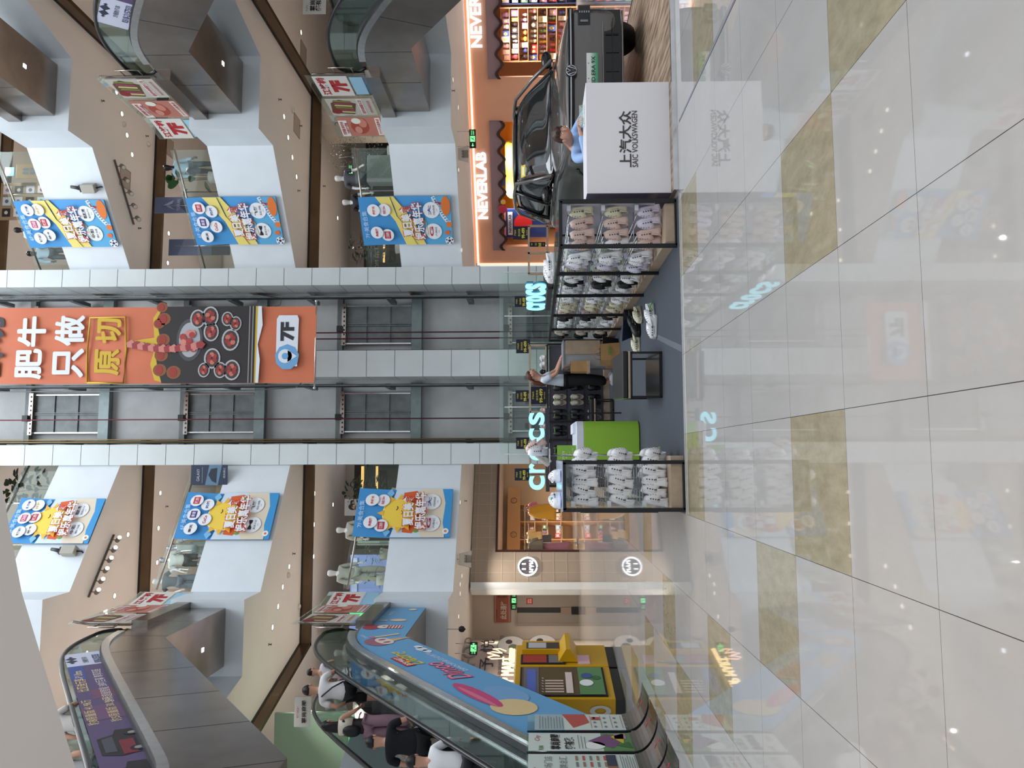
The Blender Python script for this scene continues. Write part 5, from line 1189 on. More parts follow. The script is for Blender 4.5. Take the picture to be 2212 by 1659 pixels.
for xx in (-.5, .75): b.box(xx-.012, xx+.012, 13.2, 13.22, .012, 1.27, M_blackmetal)
tag(b.build('sign_support'), 'thin black legs carrying the left glowing letters', 'support')
# ---- back rack
t = thing('shoe_rack', 'black framed back rack with grey panel and dark clogs across the rear of the kiosk', 'shoe rack', (1.0, 15.3, 0))
for xx in (-1.55, -.66, -.30, 1.25):
    b = MB(); b.box(xx-.016, xx+.016, -.016, .016, 0, 1.235, M_blackmetal); b.build('post', parent=t)
b = MB(); b.box(-1.55, 1.25, -.02, .3, 1.22, 1.25, M_blackmetal); b.build('top_frame', parent=t)
b = MB(); b.box(-1.53, 1.23, .05, .08, .12, 1.2, C(88, 86, 96)); b.box(-1.53, 1.23, .045, .05, .50, .506, M_black); b.box(-1.53, 1.23, .045, .05, .85, .856, M_black); b.build('grey_panel', parent=t)
b = MB(); b.box(-1.53, 1.23, -.12, .05, 0, .12, M_wood); b.build('oak_base', parent=t)
bc = [(['sand', 'sand', 'black'], 1.13), (['black', 'black', 'grey'], .84), (['black', 'black', 'black'], 1.42), (['black', 'black', 'black'], .52), (['black', 'black', 'black'], .12), (['black', 'black', 'black'], -.3)]
for ci, (cols, xw) in enumerate(bc):
    for r in range(3):
        for s in (0, 1):
            lab = '%s clog, %s of pair, %s row, %s column from right, back rack' % (cols[r], ('left', 'right')[s], rows[r], ordn[(1, 2, 0, 3, 4, 5)[ci]])
            M4 = Matrix.Translation((xw+s*.115-.06, 15.22, (1.0, .66, .32)[r])) @ Matrix(((-1, 0, 0, 0), (0, 0, -1, 0), (0, -1, 0, 0), (0, 0, 0, 1)))
            clog(cols[r], lab, M4, 'clogs on the back rack')
            if s == 0:
                b = MB(); b.tube([(xw-.06, 15.14, (1.0, .66, .32)[r]+.10), (xw+.06, 15.14, (1.0, .66, .32)[r]+.10)], .008, 5, C(90, 170, 50))
                tag(b.build('green_tag'), 'lime green cord joining the %s row pair, %s column of the back rack' % (rows[r], ('second', 'third', 'first', 'fourth', 'fifth', 'sixth')[ci]), 'cord', 'green cords on the back rack')
# upper oak frame with a few shoes and the price boards
t = thing('oak_gallery', 'pale oak box frame standing on top of the back rack', 'frame', (1.1, 15.4, 1.25))
b = MB()
for xx in (-1.6, -.2, .45, 1.15): b.box(xx-.02, xx+.02, -.02, .02, 0, .34, M_wood)
b.box(-1.6, 1.15, -.02, .02, .32, .36); b.box(-1.6, 1.15, .2, .24, .32, .36); b.box(-1.6, 1.15, -.02, .25, .0, .02); b.build('frame', parent=t)
for q, (c_, xx) in enumerate((('white', 2.0), ('white', 1.86), ('black', 1.72), ('pink', .95), ('pink', .62), ('grey', .3), ('grey', .05))):
    shoe_flat(c_, '%s clog standing in the oak frame above the back rack, %s from the right' % (c_, ordn[q]), xx, 15.5, 1.275, rnd.uniform(-.3, .3)+PI, 1.0)
t = thing('oak_gallery', 'pale oak box frame behind the car side, beyond the right rack', 'frame', (at(1160, 545, 15.4).x, 15.4, 1.2))
b = MB()
for xx in (-.45, -.02, .55): b.box(xx-.02, xx+.02, -.02, .02, -1.2, .42, M_wood)
b.box(-.45, .55, -.02, .02, .38, .42); b.box(-.45, .55, -.02, .02, .0, .04); b.box(-.45, .55, -.02, .02, -1.2, -1.16); b.build('frame', parent=t)
def price(lab, px, py0, py1, px1, Yd, rz=0, stick=True, foot=1.60):
    a = at(px, py1, Yd); c = at(px1, py0, Yd); w, h = c.x-a.x, a.z-c.z
    t = thing('price_board', lab, 'price sign', ((a.x+c.x)/2, Yd, c.z), rz, 'navy price boards')
    b = MB(); b.box(-w/2, w/2, -.01, .01, 0, h, C(18, 20, 48)); b.build('board', parent=t)
    b = MB(); y_ = C(225, 215, 70); b.text('M60', 0, h*.86, w=w*.42, h=h*.1, y=-.013, m=y_); b.text('清仓特卖', 0, h*.60, w=w*.6, h=h*.14, y=-.013, m=y_); b.text('99-499', -.01, h*.34, w=w*.8, h=h*.22, y=-.013, m=y_, bold=.03); b.text('BIG SALE', 0, h*.12, w=w*.4, h=h*.07, y=-.013, m=y_); b.build('lettering', parent=t)
    if stick: b = MB(); b.tube([(0, .0, .02), (0, .0, min(foot-c.z, -.005))], .006, 5, M_blackmetal); b.build('stick', parent=t)
price('navy price board 99-499 directly above the woman at the back', 1115, 733, 763, 1145, 15.4); price('navy price board 99-499 above the large one at the back', 1114, 843, 868, 1145, 15.4)
price('largest navy price board fixed in the oak frame at the back', 1147, 835, 873, 1180, 15.36, 0, False); price('navy price board above the letter s of the left glowing sign', 1115, 945, 970, 1145, 15.4)
price('leftmost navy price board above the left glowing sign', 1112, 1012, 1038, 1143, 13.6, foot=.013); price('navy price board between the car and the right glowing letters, farthest right', 1108, 489, 517, 1142, 15.4); price('navy price board just above the right glowing letters', 1112, 640, 663, 1142, 15.4, foot=.013); price('small navy price board hanging in the far oak frame', 1144, 523, 533, 1178, 15.39, 0, True, foot=1.22)
# ---- bench
def bench(lab, loc, w, l, h, rz=0, cush=True):
    t = thing('shoe_bench', lab, 'bench', loc, rz); q = .025
    b = MB()
    for x_ in (0, w-q):
        for y_ in (0, l-q): b.box(x_, x_+q, y_, y_+q, 0, h-.09, M_blackmetal)
    for z_ in (0, .0+h-.115):
        b.box(0, w, 0, q, z_, z_+q); b.box(0, w, l-q, l, z_, z_+q); b.box(0, q, 0, l, z_, z_+q); b.box(w-q, w, 0, l, z_, z_+q)
    b.box(w/2-q/2, w/2+q/2, 0, l, 0, q); b.build('frame', parent=t)
    b = MB(); b.box(-.005, w+.005, -.005, l+.005, h-.09, h-.065, M_wood); b.build('oak_rim', parent=t)
    b = MB(); b.box(-.005, w+.005, -.01, l+.01, h-.065, h, C(20, 20, 22, rough=.4)); b.build('cushion', parent=t, bevel=.015)
    b = MB(); b.box(-.008, -.004, 0, l, h-.062, h-.02, C(120, 165, 60)); b.build('green_piping', parent=t)
    b = MB(); b.box(.03, w-.03, .03, l-.03, .026, .03, C(50, 52, 55, rough=.2)); b.build('lower_shelf', parent=t)
bench('black cushioned bench on an open square metal frame in the middle of the mat', (.68, 8.92, .014), .54, 1.15, .46, -.06)
bench('small black bench by the back rack', (.66, 14.35, .014), .42, .5, .44)
# ---- things on the mat
G = C(90, 170, 50)
def flat_shoe_px(c, lab, x, y, rz, s=1.0, tilt=0, sc=0): p = onz(x, y, .03); return clog(c, lab, Matrix.Translation((p.x, p.y, .013+sc)) @ Matrix.Rotation(rz, 4, 'Z') @ Matrix.Rotation(tilt, 4, 'Y') @ Matrix.Scale(s, 4))
flat_shoe_px('white', 'white clog with red print on the mat, farther of the white pair', 1411, 678, -1.2, 1.1); flat_shoe_px('white', 'white clog with green cord on the mat, nearer of the white pair', 1416, 706, -1.9, 1.1)
flat_shoe_px('bone', 'beige clog on the mat at the foot of the right rack', 1384, 680, -1.0, 1.1); flat_shoe_px('bone', 'cream clog on the mat beside the bench', 1380, 742, -1.5, 1.1)
flat_shoe_px('black', 'black clog on the mat beside the open shoe box', 1380, 706, -1.3, 1.15)
flat_shoe_px('black', 'black clog on the mat pressed against the oak base', 1371, 690, -1.3, 1.1)
for (x, y, k) in ((1411, 662, 'white pair'), (1378, 730, 'cream clog')):
    p = onz(x, y, .05); b = MB(); b.tube([(p.x-.05, p.y, .06), (p.x, p.y+.03, .09), (p.x+.07, p.y, .05)], .008, 5, G); tag(b.build('green_tag'), 'lime green cord lying by the %s on the mat' % k, 'cord')
def obox(name, lab, p, w, d, h, m, lid=None, rz=0, tilt=0):
    t = thing(name, lab, 'box', p, rz); b = MB(); th = .006
    b.box(-w/2, w/2, -d/2, d/2, 0, th, m); b.box(-w/2, -w/2+th, -d/2, d/2, 0, h); b.box(w/2-th, w/2, -d/2, d/2, 0, h); b.box(-w/2, w/2, -d/2, -d/2+th, 0, h); b.box(-w/2, w/2, d/2-th, d/2, 0, h); b.build('tray', parent=t)
    b = MB(); b.cbox((0, -d/2-.06, h*.6), (w, .01, d*.9), lid or m, 0, tilt or .5); b.build('lid', parent=t); return t
p = onz(1367, 697, 0); obox('shoe_box', 'open dark shoe box with lid raised at the foot of the right rack', (p.x, p.y, .014), .34, .3, .12, C(35, 40, 55), C(42, 50, 75), -.6, .7)
p = onz(1335, 735, 0); obox('shoe_box', 'open kraft and black shoe box at the far end of the right rack', (p.x-.25, p.y, .014), .4, .4, .2, C(165, 130, 95), C(35, 35, 38), .3, .4)
# ---- packing table with bags
t = thing('packing_table', 'pale packing table with oak side behind the right rack end', 'table', (1.85, 13.95, 0))
b = MB(); b.box(-.22, .28, 0, .6, .95, .98, C(150, 150, 158)); b.build('table_top', parent=t); b = MB(); b.box(-.20, .26, .02, .58, .014, .95, C(170, 172, 175)); b.build('body', parent=t); b = MB(); b.box(.02, .27, -.03, .0, .3, .93, M_wood); b.build('oak_side', parent=t)
def bag(lab, p, w, d, h, rz=0, m=None, handles=True, tilt=0, mark=True):
    t = thing('paper_bag', lab, 'bag', p, rz); b = MB(); m = m or C(176, 138, 92)
    r0 = [(-w/2, -d/2, 0), (w/2, -d/2, 0), (w/2, d/2, 0), (-w/2, d/2, 0)]; r1 = [(-w/2, -d/2*.9, h*.5), (w/2, -d/2*.8, h*.52), (w/2, d/2*.8, h*.5), (-w/2, d/2*.9, h*.5)]; r2 = [(-w/2+.01, -d/2*.7, h), (w/2, -d/2*.6, h*.97), (w/2, d/2*.6, h), (-w/2, d/2*.8, h*.98)]
    b.ring([r0, r1, r2], m, cap=False, smooth=False); b.add(r0, [(3, 2, 1, 0)], m); b.build('body', parent=t, recalc=False)
    if handles:
        for s in (-1, 1): b = MB(); b.tube([(-w*.2, s*d*.3, h*.95), (-w*.17, s*d*.3, h+.08), (0, s*d*.3, h+.12), (w*.17, s*d*.3, h+.08), (w*.2, s*d*.3, h*.95)], .006, 5, m); b.build('handle', parent=t)
    if mark: b = MB(); b.text('crocs', 0, h*.55, w=w*.5, h=h*.14, y=-d/2-.004, m=C(110, 170, 60), bold=.04); b.build('lettering', parent=t)
    return t
bag('brown paper bag lying with twisted handles at the near side of the packing table', (1.62, 13.85, .55), .2, .12, .30, .2, mark=False); b = MB(); b.box(1.5, 1.72, 13.72, 13.9, .5, .545, M_wood); tag(b.build('side_shelf'), 'small shelf carrying the paper bag at the packing table', 'shelf')
bag('crumpled brown paper bag with green print on the mat by the packing table', (1.78, 13.3, .014), .34, .22, .34, .4)
b = MB(); b.box(-.15, .15, -.1, .1, 0, .11, C(186, 146, 100)); o = b.build('cardboard_box', bevel=.004); o.location = (1.9, 13.62, .014); tag(o, 'small closed kraft box between the paper bag and the packing table', 'box')
# ------------------------------------------------------------------ car platform, car and reception desk
M_deck = mat('wood_plank_deck', (.30, .20, .125), .42, var=.25, vscale=3)
nt = M_deck.node_tree; bs = nt.nodes['Principled BSDF']; tc = nt.nodes.new('ShaderNodeTexCoord'); mp = nt.nodes.new('ShaderNodeMapping')
mp.inputs['Rotation'].default_value = (0, 0, -.25); mp.inputs['Scale'].default_value = (7.5, .9, 1); nt.links.new(tc.outputs['Object'], mp.inputs[0])
n = nt.nodes.new('ShaderNodeTexNoise'); n.inputs['Scale'].default_value = 2.2; n.inputs['Detail'].default_value = 6; nt.links.new(mp.outputs[0], n.inputs['Vector'])
cr = nt.nodes.new('ShaderNodeValToRGB'); cr.color_ramp.elements[0].position = .35; cr.color_ramp.elements[0].color = (.15, .10, .065, 1); cr.color_ramp.elements[1].position = .62; cr.color_ramp.elements[1].color = (.44, .33, .23, 1)
nt.links.new(n.outputs['Fac'], cr.inputs[0]); nt.links.new(cr.outputs[0], bs.inputs['Base Color'])
PX1 = onz(1364, 0, .06).x
t = thing('display_platform', 'low wood plank platform with polished steel edge under the car', 'platform', (2.76, 7.74, 0))
b = MB(); b.box(0, PX1-2.76, .02, 8.3, .001, .044, M_deck); b.build('plank_deck', parent=t)
b = MB(); b.box(-.02, PX1-2.76+.02, -.02, .02, .0005, .05, M_steelb); b.box(PX1-2.76, PX1-2.76+.03, .02, 8.3, .0005, .05, M_black); b.build('steel_edge', parent=t)
b = MB(); a, c = onz(1467, 262, 0), onz(1583, 8, 0); d = (c-a); d.z = 0; e = d.normalized(); s_ = Vector((-e.y, e.x, 0))*.012
b.add([a-s_+Vector((0, 0, .002)), a+s_+Vector((0, 0, .002)), c+s_*1.3+e*.6+Vector((0, 0, .002)), c-s_*1.3+e*.6+Vector((0, 0, .002))], [(0, 1, 2, 3)], C(120, 120, 132)); b.add([a-s_*1.3+Vector((0, 0, .001)), a-s_+Vector((0, 0, .001)), c-s_*1.4+e*.6+Vector((0, 0, .001)), c-s_*1.9+e*.6+Vector((0, 0, .001))], [(0, 1, 2, 3)], C(35, 33, 38))
tag(b.build('floor_cable_cover', recalc=False), 'grey taped cable strip running diagonally over the tiles in front of the platform', 'cable cover')
# desk
t = thing('reception_desk', 'white reception desk with dark lettering on its front, before the car', 'desk', (3.38, 7.90, .045))
b = MB(); b.box(-.61, .61, 0, .52, 0, .89, C(232, 230, 232, rough=.4)); b.box(-.615, -.61, .0, .52, .0, .89, C(95, 85, 105, rough=.2)); b.build('body', parent=t, bevel=.004)
b = MB(); b.text('上汽大众', -.02, .475, w=.62, h=.135, y=-.004, m=C(70, 62, 62), bold=.02); b.text('SAIC VOLKSWAGEN', -.02, .375, w=.62, h=.062, y=-.004, m=C(80, 74, 74), bold=.015); b.build('lettering', parent=t)
t = thing('clear_cup', 'small clear acrylic holder lying on the desk edge', 'holder', (3.60, 8.05, .937))
b = MB(); b.xprism([(0, 0), (.12, 0), (.02, .06)], 0, .22, M_clear); b.ball((.0, .03, .03), .028, M_clear, 8, 6); b.build('holder', parent=t)
# car
CX, CY = 5.00, 9.62
M_paint = mat('charcoal_paint', (.10, .09, .085), .28, .6, coat=1.0)
M_winglass = mat('dark_car_glass', (.012, .014, .015), .04, spec=.8, coat=.5)
M_gloss = mat('gloss_black', (.006, .006, .007), .1)
car = thing('car', 'charcoal sport utility car with white and green plate on the wood platform', 'car', (CX, CY, .045), math.radians(-4.0))
ST = [(-.01, .55, .36, .70, .92, .93), (.02, .78, .30, .72, .95, .985), (.07, .89, .26, .74, .98, 1.03), (.2, .955, .24, .78, 1.00, 1.06), (.45, .985, .24, .82, 1.03, 1.09), (.9, .995, .24, .85, 1.07, 1.13), (1.4, .995, .24, .85, 1.10, 1.17), (1.85, .995, .24, .85, 1.13, 1.20), (3.0, .995, .24, .85, 1.13, 1.2), (4.3, .99, .24, .85, 1.13, 1.2), (4.9, .96, .26, .85, 1.13, 1.18), (5.12, .88, .32, .85, 1.1, 1.15), (5.18, .75, .4, .8, 1.0, 1.02)]
b = MB(); rings = []
for y, hw, zb, zm, zs, zc in ST:
    h = [(0, zb), (hw*.6, zb), (hw*.93, zb+.03), (hw, zb+.2), (hw, zm), (hw*.975, zs-.06), (hw*.90, zs), (hw*.55, zc), (0, zc+.01)]
    pts = h+[(-x, z) for x, z in h[-2:0:-1]]
    rings.append([(x, y, z) for x, z in pts])
b.ring(rings, M_paint); o = b.build('body', parent=car); grid_skin(o, 2)
b = MB(); rings = []
G_ = [(1.62, .86, 1.10, .80, 1.17), (1.9, .90, 1.12, .76, 1.32), (2.3, .92, 1.12, .72, 1.58), (2.68, .93, 1.12, .68, 1.745), (3.2, .93, 1.12, .68, 1.79), (4.1, .93, 1.12, .67, 1.785), (4.7, .92, 1.12, .64, 1.73), (5.0, .88, 1.12, .62, 1.5), (5.12, .84, 1.10, .6, 1.15)]
for y, hb, zb, ht, zt in G_:
    zm = (zb+zt)/2; h = [(0, zb-.05), (hb, zb), (hb*.5+ht*.5+.03, zm), (ht+.02, zt-.05), (ht*.8, zt), (0, zt+.02)]
    pts = h+[(-x, z) for x, z in h[-2:0:-1]]; rings.append([(x, y, z) for x, z in pts])
b.ring(rings, M_winglass); o = b.build('cabin_glass', parent=car); grid_skin(o, 2)
b = MB(); rings = []
for y, ht, zt in ((2.66, .62, 1.752), (2.8, .67, 1.775), (3.2, .69, 1.80), (4.1, .68, 1.797), (4.75, .64, 1.75), (4.9, .6, 1.7)):
    h = [(-ht, zt-.045), (-ht*.8, zt+.015), (0, zt+.032), (ht*.8, zt+.015), (ht, zt-.045), (0, zt-.03)]; rings.append([(x, y, z) for x, z in h])
b.ring(rings, M_gloss); o = b.build('roof', parent=car); grid_skin(o, 1)
for s in (-1, 1):
    b = MB(); b.tube([(s*.88, 1.58, 1.17), (s*.80, 2.1, 1.47), (s*.70, 2.62, 1.735), (s*.71, 3.3, 1.79), (s*.70, 4.2, 1.785), (s*.67, 4.75, 1.72), (s*.72, 5.02, 1.42)], [.03, .03, .03, .028, .028, .03, .03], 8, M_paint); b.build('roof_rail', parent=car)
    for y in (3.05, 4.05): b = MB(); b.tube([(s*.935, y, 1.15), (s*.84, y+.02, 1.46), (s*.71, y+.04, 1.75)], .035, 6, M_gloss); b.build('pillar', parent=car)
    b = MB(); b.tube([(s*.955, 1.75, 1.15), (s*.96, 3.0, 1.155), (s*.955, 4.9, 1.15)], .008, 5, M_steelb); b.build('window_trim', parent=car)
    b = MB(); b.ball((s*1.06, 1.98, 1.24), (.14, .09, .085), M_gloss, 14, 10); b.tube([(s*.92, 2.0, 1.17), (s*1.0, 2.0, 1.2)], .03, 6, M_gloss); b.build('wing_mirror', parent=car)
    for y in (.92, 4.05):
        b = MB(); b.M = Matrix.Translation((s*.86, y, .365)) @ Matrix.Rotation(PI/2, 4, 'Y')
        b.lathe([(.20, -.13), (.33, -.13), (.365, -.10), (.365, .10), (.33, .13), (.20, .13)], 28, M_rubber); b.lathe([(.0, .12*s), (.235, .13*s), (.24, .05*s)], 20, M_steelb); o = b.build('wheel', parent=car)
        b = MB()
        for q in range(10): a = q*PI/5; b.M = Matrix.Translation((s*1.0, y, .365)) @ Matrix.Rotation(a, 4, 'X'); b.box(-.005, .005, .04, .23, -.02, .02, M_steel)
        b2 = b.build('wheel_spokes'); b2.parent = o
        b = MB(); b.M = Matrix.Translation((s*.93, y, .40)) @ Matrix.Rotation(PI/2, 4, 'Y'); b.ring([[(r*math.cos(a)*-1, r*math.sin(a), z) for a in [PI*q/12+PI*0 for q in range(13)]] for r, z in ((.40, -.07), (.44, -.07), (.44, .07), (.40, .07))], M_gloss, cap=False, closed=False); b.build('wheel_arch', parent=car)
    b = MB(); b.box(s*.76-.13, s*.76+.13, .0, .08, .70, .86, M_gloss); b.M = Matrix(); 
    hl = b.build('headlight', parent=car)
    b = MB()
    for q in range(5): b.box(s*.80-.012, s*.80+.012, -.012, .0, .71+q*.03, .725+q*.03, C(150, 155, 160, rough=.2))
    for q in range(4): b.box(s*(.68+.05*q)-.014, s*(.68+.05*q)+.014, -.012+.015*q, .0+.02*q, .73, .83, C(120, 125, 130, rough=.2))
    b.build('headlight_cells', parent=hl)
def front(z, a, off=0):            # point on the nose surface at height z and lateral position a
    y = -.02+.10*(abs(a)/.9)**3.2+off; return y
b = MB(); b.tube([(a, front(.97, a, .0), .955) for a in [-.88+.11*i for i in range(17)]], .026, 6, M_gloss, flat=1.2); b.build('grille_band', parent=car)
for z, r in ((.985, .009), (.925, .009)):
    b = MB(); b.tube([(a, front(z, a, -.025), z) for a in [-.86+.1075*i for i in range(17)]], r, 5, M_gloss); b.build('band_edge', parent=car)
b = MB(); b.tube([(a, front(.955, a, -.028), .955) for a in [-.86+.1075*i for i in range(17)]], .013, 6, C(165, 170, 178, rough=.2)); b.build('light_bar', parent=car, label='pale light bar across the nose')
b = MB()
rings = []
for i in range(17):
    a = -.86+.1075*i; y = front(.5, a, .012); rings.append([(a, y-.012, .30), (a, y-.012, .52), (a, y+.15, .52), (a, y+.15, .30)])
b.ring(rings, M_gloss, smooth=False); b.build('lower_grille', parent=car)
b = MB()
for z in (.28, .535): b.tube([(a, front(z, a, .0), z) for a in [-.84+.105*i for i in range(17)]], .012, 5, C(125, 122, 125, rough=.25, metal=.6))
b.build('bumper_trim', parent=car)
b = MB()
for x in (-.5, -.25, 0, .25, .5): b.box(x-.004, x+.004, -.03, -.02, .33, .50, C(35, 33, 33))
b.box(-.7, .7, -.03, -.02, .41, .418, C(35, 33, 33)); b.build('grille_mesh', parent=car)
# emblem and plate
em = MB(); em.M = Matrix.Translation((0, -.065, .955)); em.disc(0, 0, .078, 0, M_gloss, 28); em.ring([[(.078*math.cos(a), y, .078*math.sin(a)) for a in [2*PI*q/28 for q in range(28)]] for y in (0, .05)], M_gloss, cap=False); ep = em.build('emblem_plate', parent=car)
em = MB(); em.M = Matrix.Translation((0, -.068, .955)); m_ = C(215, 218, 225, rough=.2)
em.tube([(.066*math.cos(a), 0, .066*math.sin(a)) for a in [2*PI*q/28 for q in range(29)]], .004, 6, m_)
em.tube([(-.026, 0, .060), (0, 0, .008), (.026, 0, .060)], .0042, 5, m_); em.tube([(-.052, 0, .038), (-.022, 0, -.055), (0, 0, -.004), (.022, 0, -.055), (.052, 0, .038)], .0042, 5, m_); em.build('emblem_lines', parent=ep)
b = MB(); b.M = Matrix.Translation((.0, -.045, .68)); nb = 10; b.box(-.235, .235, 0, .02, -.075, .075, C(220, 225, 222))
for q in range(nb):
    f = q/nb; c0 = (225-int(190*max(0, f-.25)/.75), 230-int(90*max(0, f-.25)/.75), 228-int(140*max(0, f-.25)/.75)); b.rect(-.235, .235, .075-.15*(q+1)/nb, .075-.15*q/nb, -.003, C(*c0))
b.text('ID.ERA 9X', .02, -.012, w=.345, h=.052, y=-.006, m=C(25, 30, 30), bold=.01); b.disc(-.1, .05, .007, -.006, C(90, 90, 90), 8); b.disc(.1, .05, .007, -.006, C(90, 90, 90), 8); b.build('number_plate', parent=car)
b = MB(); b.M = Matrix.Translation((-.60, 2.32, 1.60)) @ Matrix.Rotation(-.95, 4, 'X'); b.rect(-.10, .09, -.1, .02, -.05, C(215, 190, 40)); b.rect(-.07, .06, -.07, -.02, -.053, C(225, 225, 205)); b.disc(.02, .06, .022, -.05, C(40, 60, 160), 10); b.build('windscreen_sticker', parent=car, label='yellow sticker on the windscreen')
b = MB(); b.tube([(-.8, 1.6, 1.185), (-.2, 1.55, 1.20), (.1, 1.56, 1.20)], .008, 5, M_gloss); b.tube([(.05, 1.58, 1.2), (.75, 1.62, 1.19)], .008, 5, M_gloss); b.build('wiper', parent=car)
# ------------------------------------------------------------------ people and mannequins
def skin(name, V, E_, m, parent=None, lv=2, root=0, label=None):
    """V: list of (x,y,z,rx,ry); one continuous skinned surface"""
    me = bpy.data.meshes.new(name); me.from_pydata([v[:3] for v in V], E_, []); me.materials.append(m)
    o = bpy.data.objects.new(name, me); COL.objects.link(o)
    bm = bmesh.new(); bm.from_mesh(me); ly = bm.verts.layers.skin.verify(); bm.verts.ensure_lookup_table()
    for i, v in enumerate(bm.verts): v[ly].radius = (V[i][3], V[i][4] if len(V[i]) > 4 else V[i][3]); v[ly].use_root = (i == root)
    bm.to_mesh(me); bm.free()
    s = o.modifiers.new('skin', 'SKIN'); s.use_smooth_shade = True; s.branch_smoothing = .3
    g = o.modifiers.new('sub', 'SUBSURF'); g.levels = lv; g.render_levels = lv
    if parent: o.parent = parent
    if label: o['label'] = label
    return o
SKINC = C(198, 150, 125, rough=.5)
def lerp(a, b, f): return tuple(a[i]*(1-f)+b[i]*f for i in range(3))
def hand(V, Ed, wi, wrist, elbow, curl=.5, side=1):
    """palm, four fingers of unequal length and a thumb leaving the side of the palm"""
    w = Vector(wrist); d = (w-Vector(elbow)).normalized(); u = d.cross(Vector((0, 0, 1)))
    if u.length < .1: u = Vector((side, 0, 0))
    u.normalize(); n = u.cross(d).normalized()
    p = w+d*.06; V.append((*p, .030, .018)); pi = len(V)-1; Ed.append((wi, pi))
    for k, (off, L) in enumerate(((-.028, .060), (-.010, .072), (.010, .068), (.027, .052))):
        a = p+d*.035+u*off; bnd = (d*math.cos(curl*.6)-n*math.sin(curl*.6)); b1 = a+bnd*L*.55; b2 = b1+(d*math.cos(curl*1.5)-n*math.sin(curl*1.5))*L*.5
        V.append((*a, .0095, .0095)); V.append((*b1, .0085, .0085)); V.append((*b2, .007, .007)); i = len(V)-3; Ed.extend([(pi, i), (i, i+1), (i+1, i+2)])
    a = w+d*.03-u*.034*side; b1 = a+(d*.7-u*.6*side-n*.3)*.035; V.append((*a, .011, .011)); V.append((*b1, .009, .009)); i = len(V)-2; Ed.extend([(pi, i), (i, i+1)])
def person(lab, loc, rz, h=1.68, top=C(230, 230, 230), bottom=C(25, 25, 28), hair=C(28, 22, 20), pose=None, kind='pants', mann=None, female=False, sleeve='short', cat='person', group=None, face=False, hairstyle='short', shoes=C(225, 225, 225), lean=0.0, wide=1.0, head_turn=0.0, head_drop=0.0, name=None, hands=True, cut=None):
    t = thing(name or ('mannequin' if mann else 'person'), lab, cat, loc, rz, group); s = h/1.70; po = pose or {}
    sk = mann or SKINC; shw = (.165 if female else .190)*wide; hpw = .095*wide
    def L(v): return (v[0]*s, (v[1]-lean*max(0, v[2]-.95)/.7)*s, v[2]*s)
    pel = (0, .0, .93); ch = (0, .01, 1.20); ut = (0, .01, 1.36); nk = (0, .0, 1.45); hd0 = (0, -.01-head_drop*.5, 1.53-head_drop*.3); hd = (0, -.025-head_drop, 1.615-head_drop*.5)
    sh = {-1: (-shw, .01, 1.37), 1: (shw, .01, 1.37)}
    el = {-1: po.get('elR', (-shw-.06, .03, 1.10)), 1: po.get('elL', (shw+.06, .03, 1.10))}
    wr = {-1: po.get('wrR', (-shw-.07, -.06, .87)), 1: po.get('wrL', (shw+.07, -.06, .87))}
    hip = {-1: (-hpw, 0, .89), 1: (hpw, 0, .89)}
    kn = {-1: po.get('knR', (-hpw-.015, -.015, .49)), 1: po.get('knL', (hpw+.015, -.015, .49))}
    an = {-1: po.get('anR', (-hpw-.02, .02, .09)), 1: po.get('anL', (hpw+.02, .02, .09))}
    V = []; Ed = []
    def add(p, rx, ry=None, par=None):
        q = L(p); V.append((*q, rx*s, (ry or rx)*s)); i = len(V)-1
        if par is not None: Ed.append((par, i))
        return i
    ip = add(pel, .125*wide, .10); ic = add(ch, .125*wide, .09, ip); iu = add(ut, .12*wide, .085, ic); ik = add(nk, .055, .055, iu); ih0 = add(hd0, .070, .080, ik); ih = add(hd, .098, .116, ih0); iht = add((hd[0], hd[1]+.01, hd[2]+.075), .075, .090, ih)
    for q in (-1, 1):
        a = add(sh[q], .055, .055, iu); e = add(el[q], .040, .040, a); w = add(wr[q], .027, .024, e)
        if hands: hand(V, Ed, w, L(wr[q]), L(el[q]), .9 if q in po.get('grip', ()) else .5, q)
        a = add(hip[q], .085*wide, .085*wide, ip); k = add(kn[q], .055, .058, a); f = add(an[q], .038, .042, k); add((an[q][0], an[q][1]-.12, an[q][2]-.045), .032, .028, f)
    skin('body', V, Ed, sk, t, 2)
    # top garment
    V2 = []; E2 = []
    def add2(p, rx, ry=None, par=None):
        q = L(p); V2.append((*q, rx*s, (ry or rx)*s)); i = len(V2)-1
        if par is not None: E2.append((par, i))
        return i
    g = 1.0 if not po.get('loose') else 1.12
    a0 = add2((0, 0, .86), .158*wide*g, .125*g); a1 = add2((0, .01, 1.05), .150*wide*g, .118*g, a0); a2 = add2((0, .01, 1.22), .150*wide, .115, a1); a3 = add2((0, .01, 1.37), .135*wide, .10, a2); add2((0, .0, 1.43), .068, .066, a3)
    for q in (-1, 1):
        b0 = add2((sh[q][0]*.98, sh[q][1], sh[q][2]+.005), .074, .074, a3)
        if sleeve != 'none':
            f = .62 if sleeve == 'short' else 1.0; e = lerp(sh[q], el[q], f); b1 = add2(e, .066 if sleeve == 'short' else .056, .062, b0)
            if sleeve == 'long': add2(lerp(el[q], wr[q], .92), .042, .042, b1)
    skin('top_garment', V2, E2, top, t, 2)
    V3 = []; E3 = []
    def add3(p, rx, ry=None, par=None):
        q = L(p); V3.append((*q, rx*s, (ry or rx)*s)); i = len(V3)-1
        if par is not None: E3.append((par, i))
        return i
    c0 = add3((0, 0, .93), .142*wide, .115)
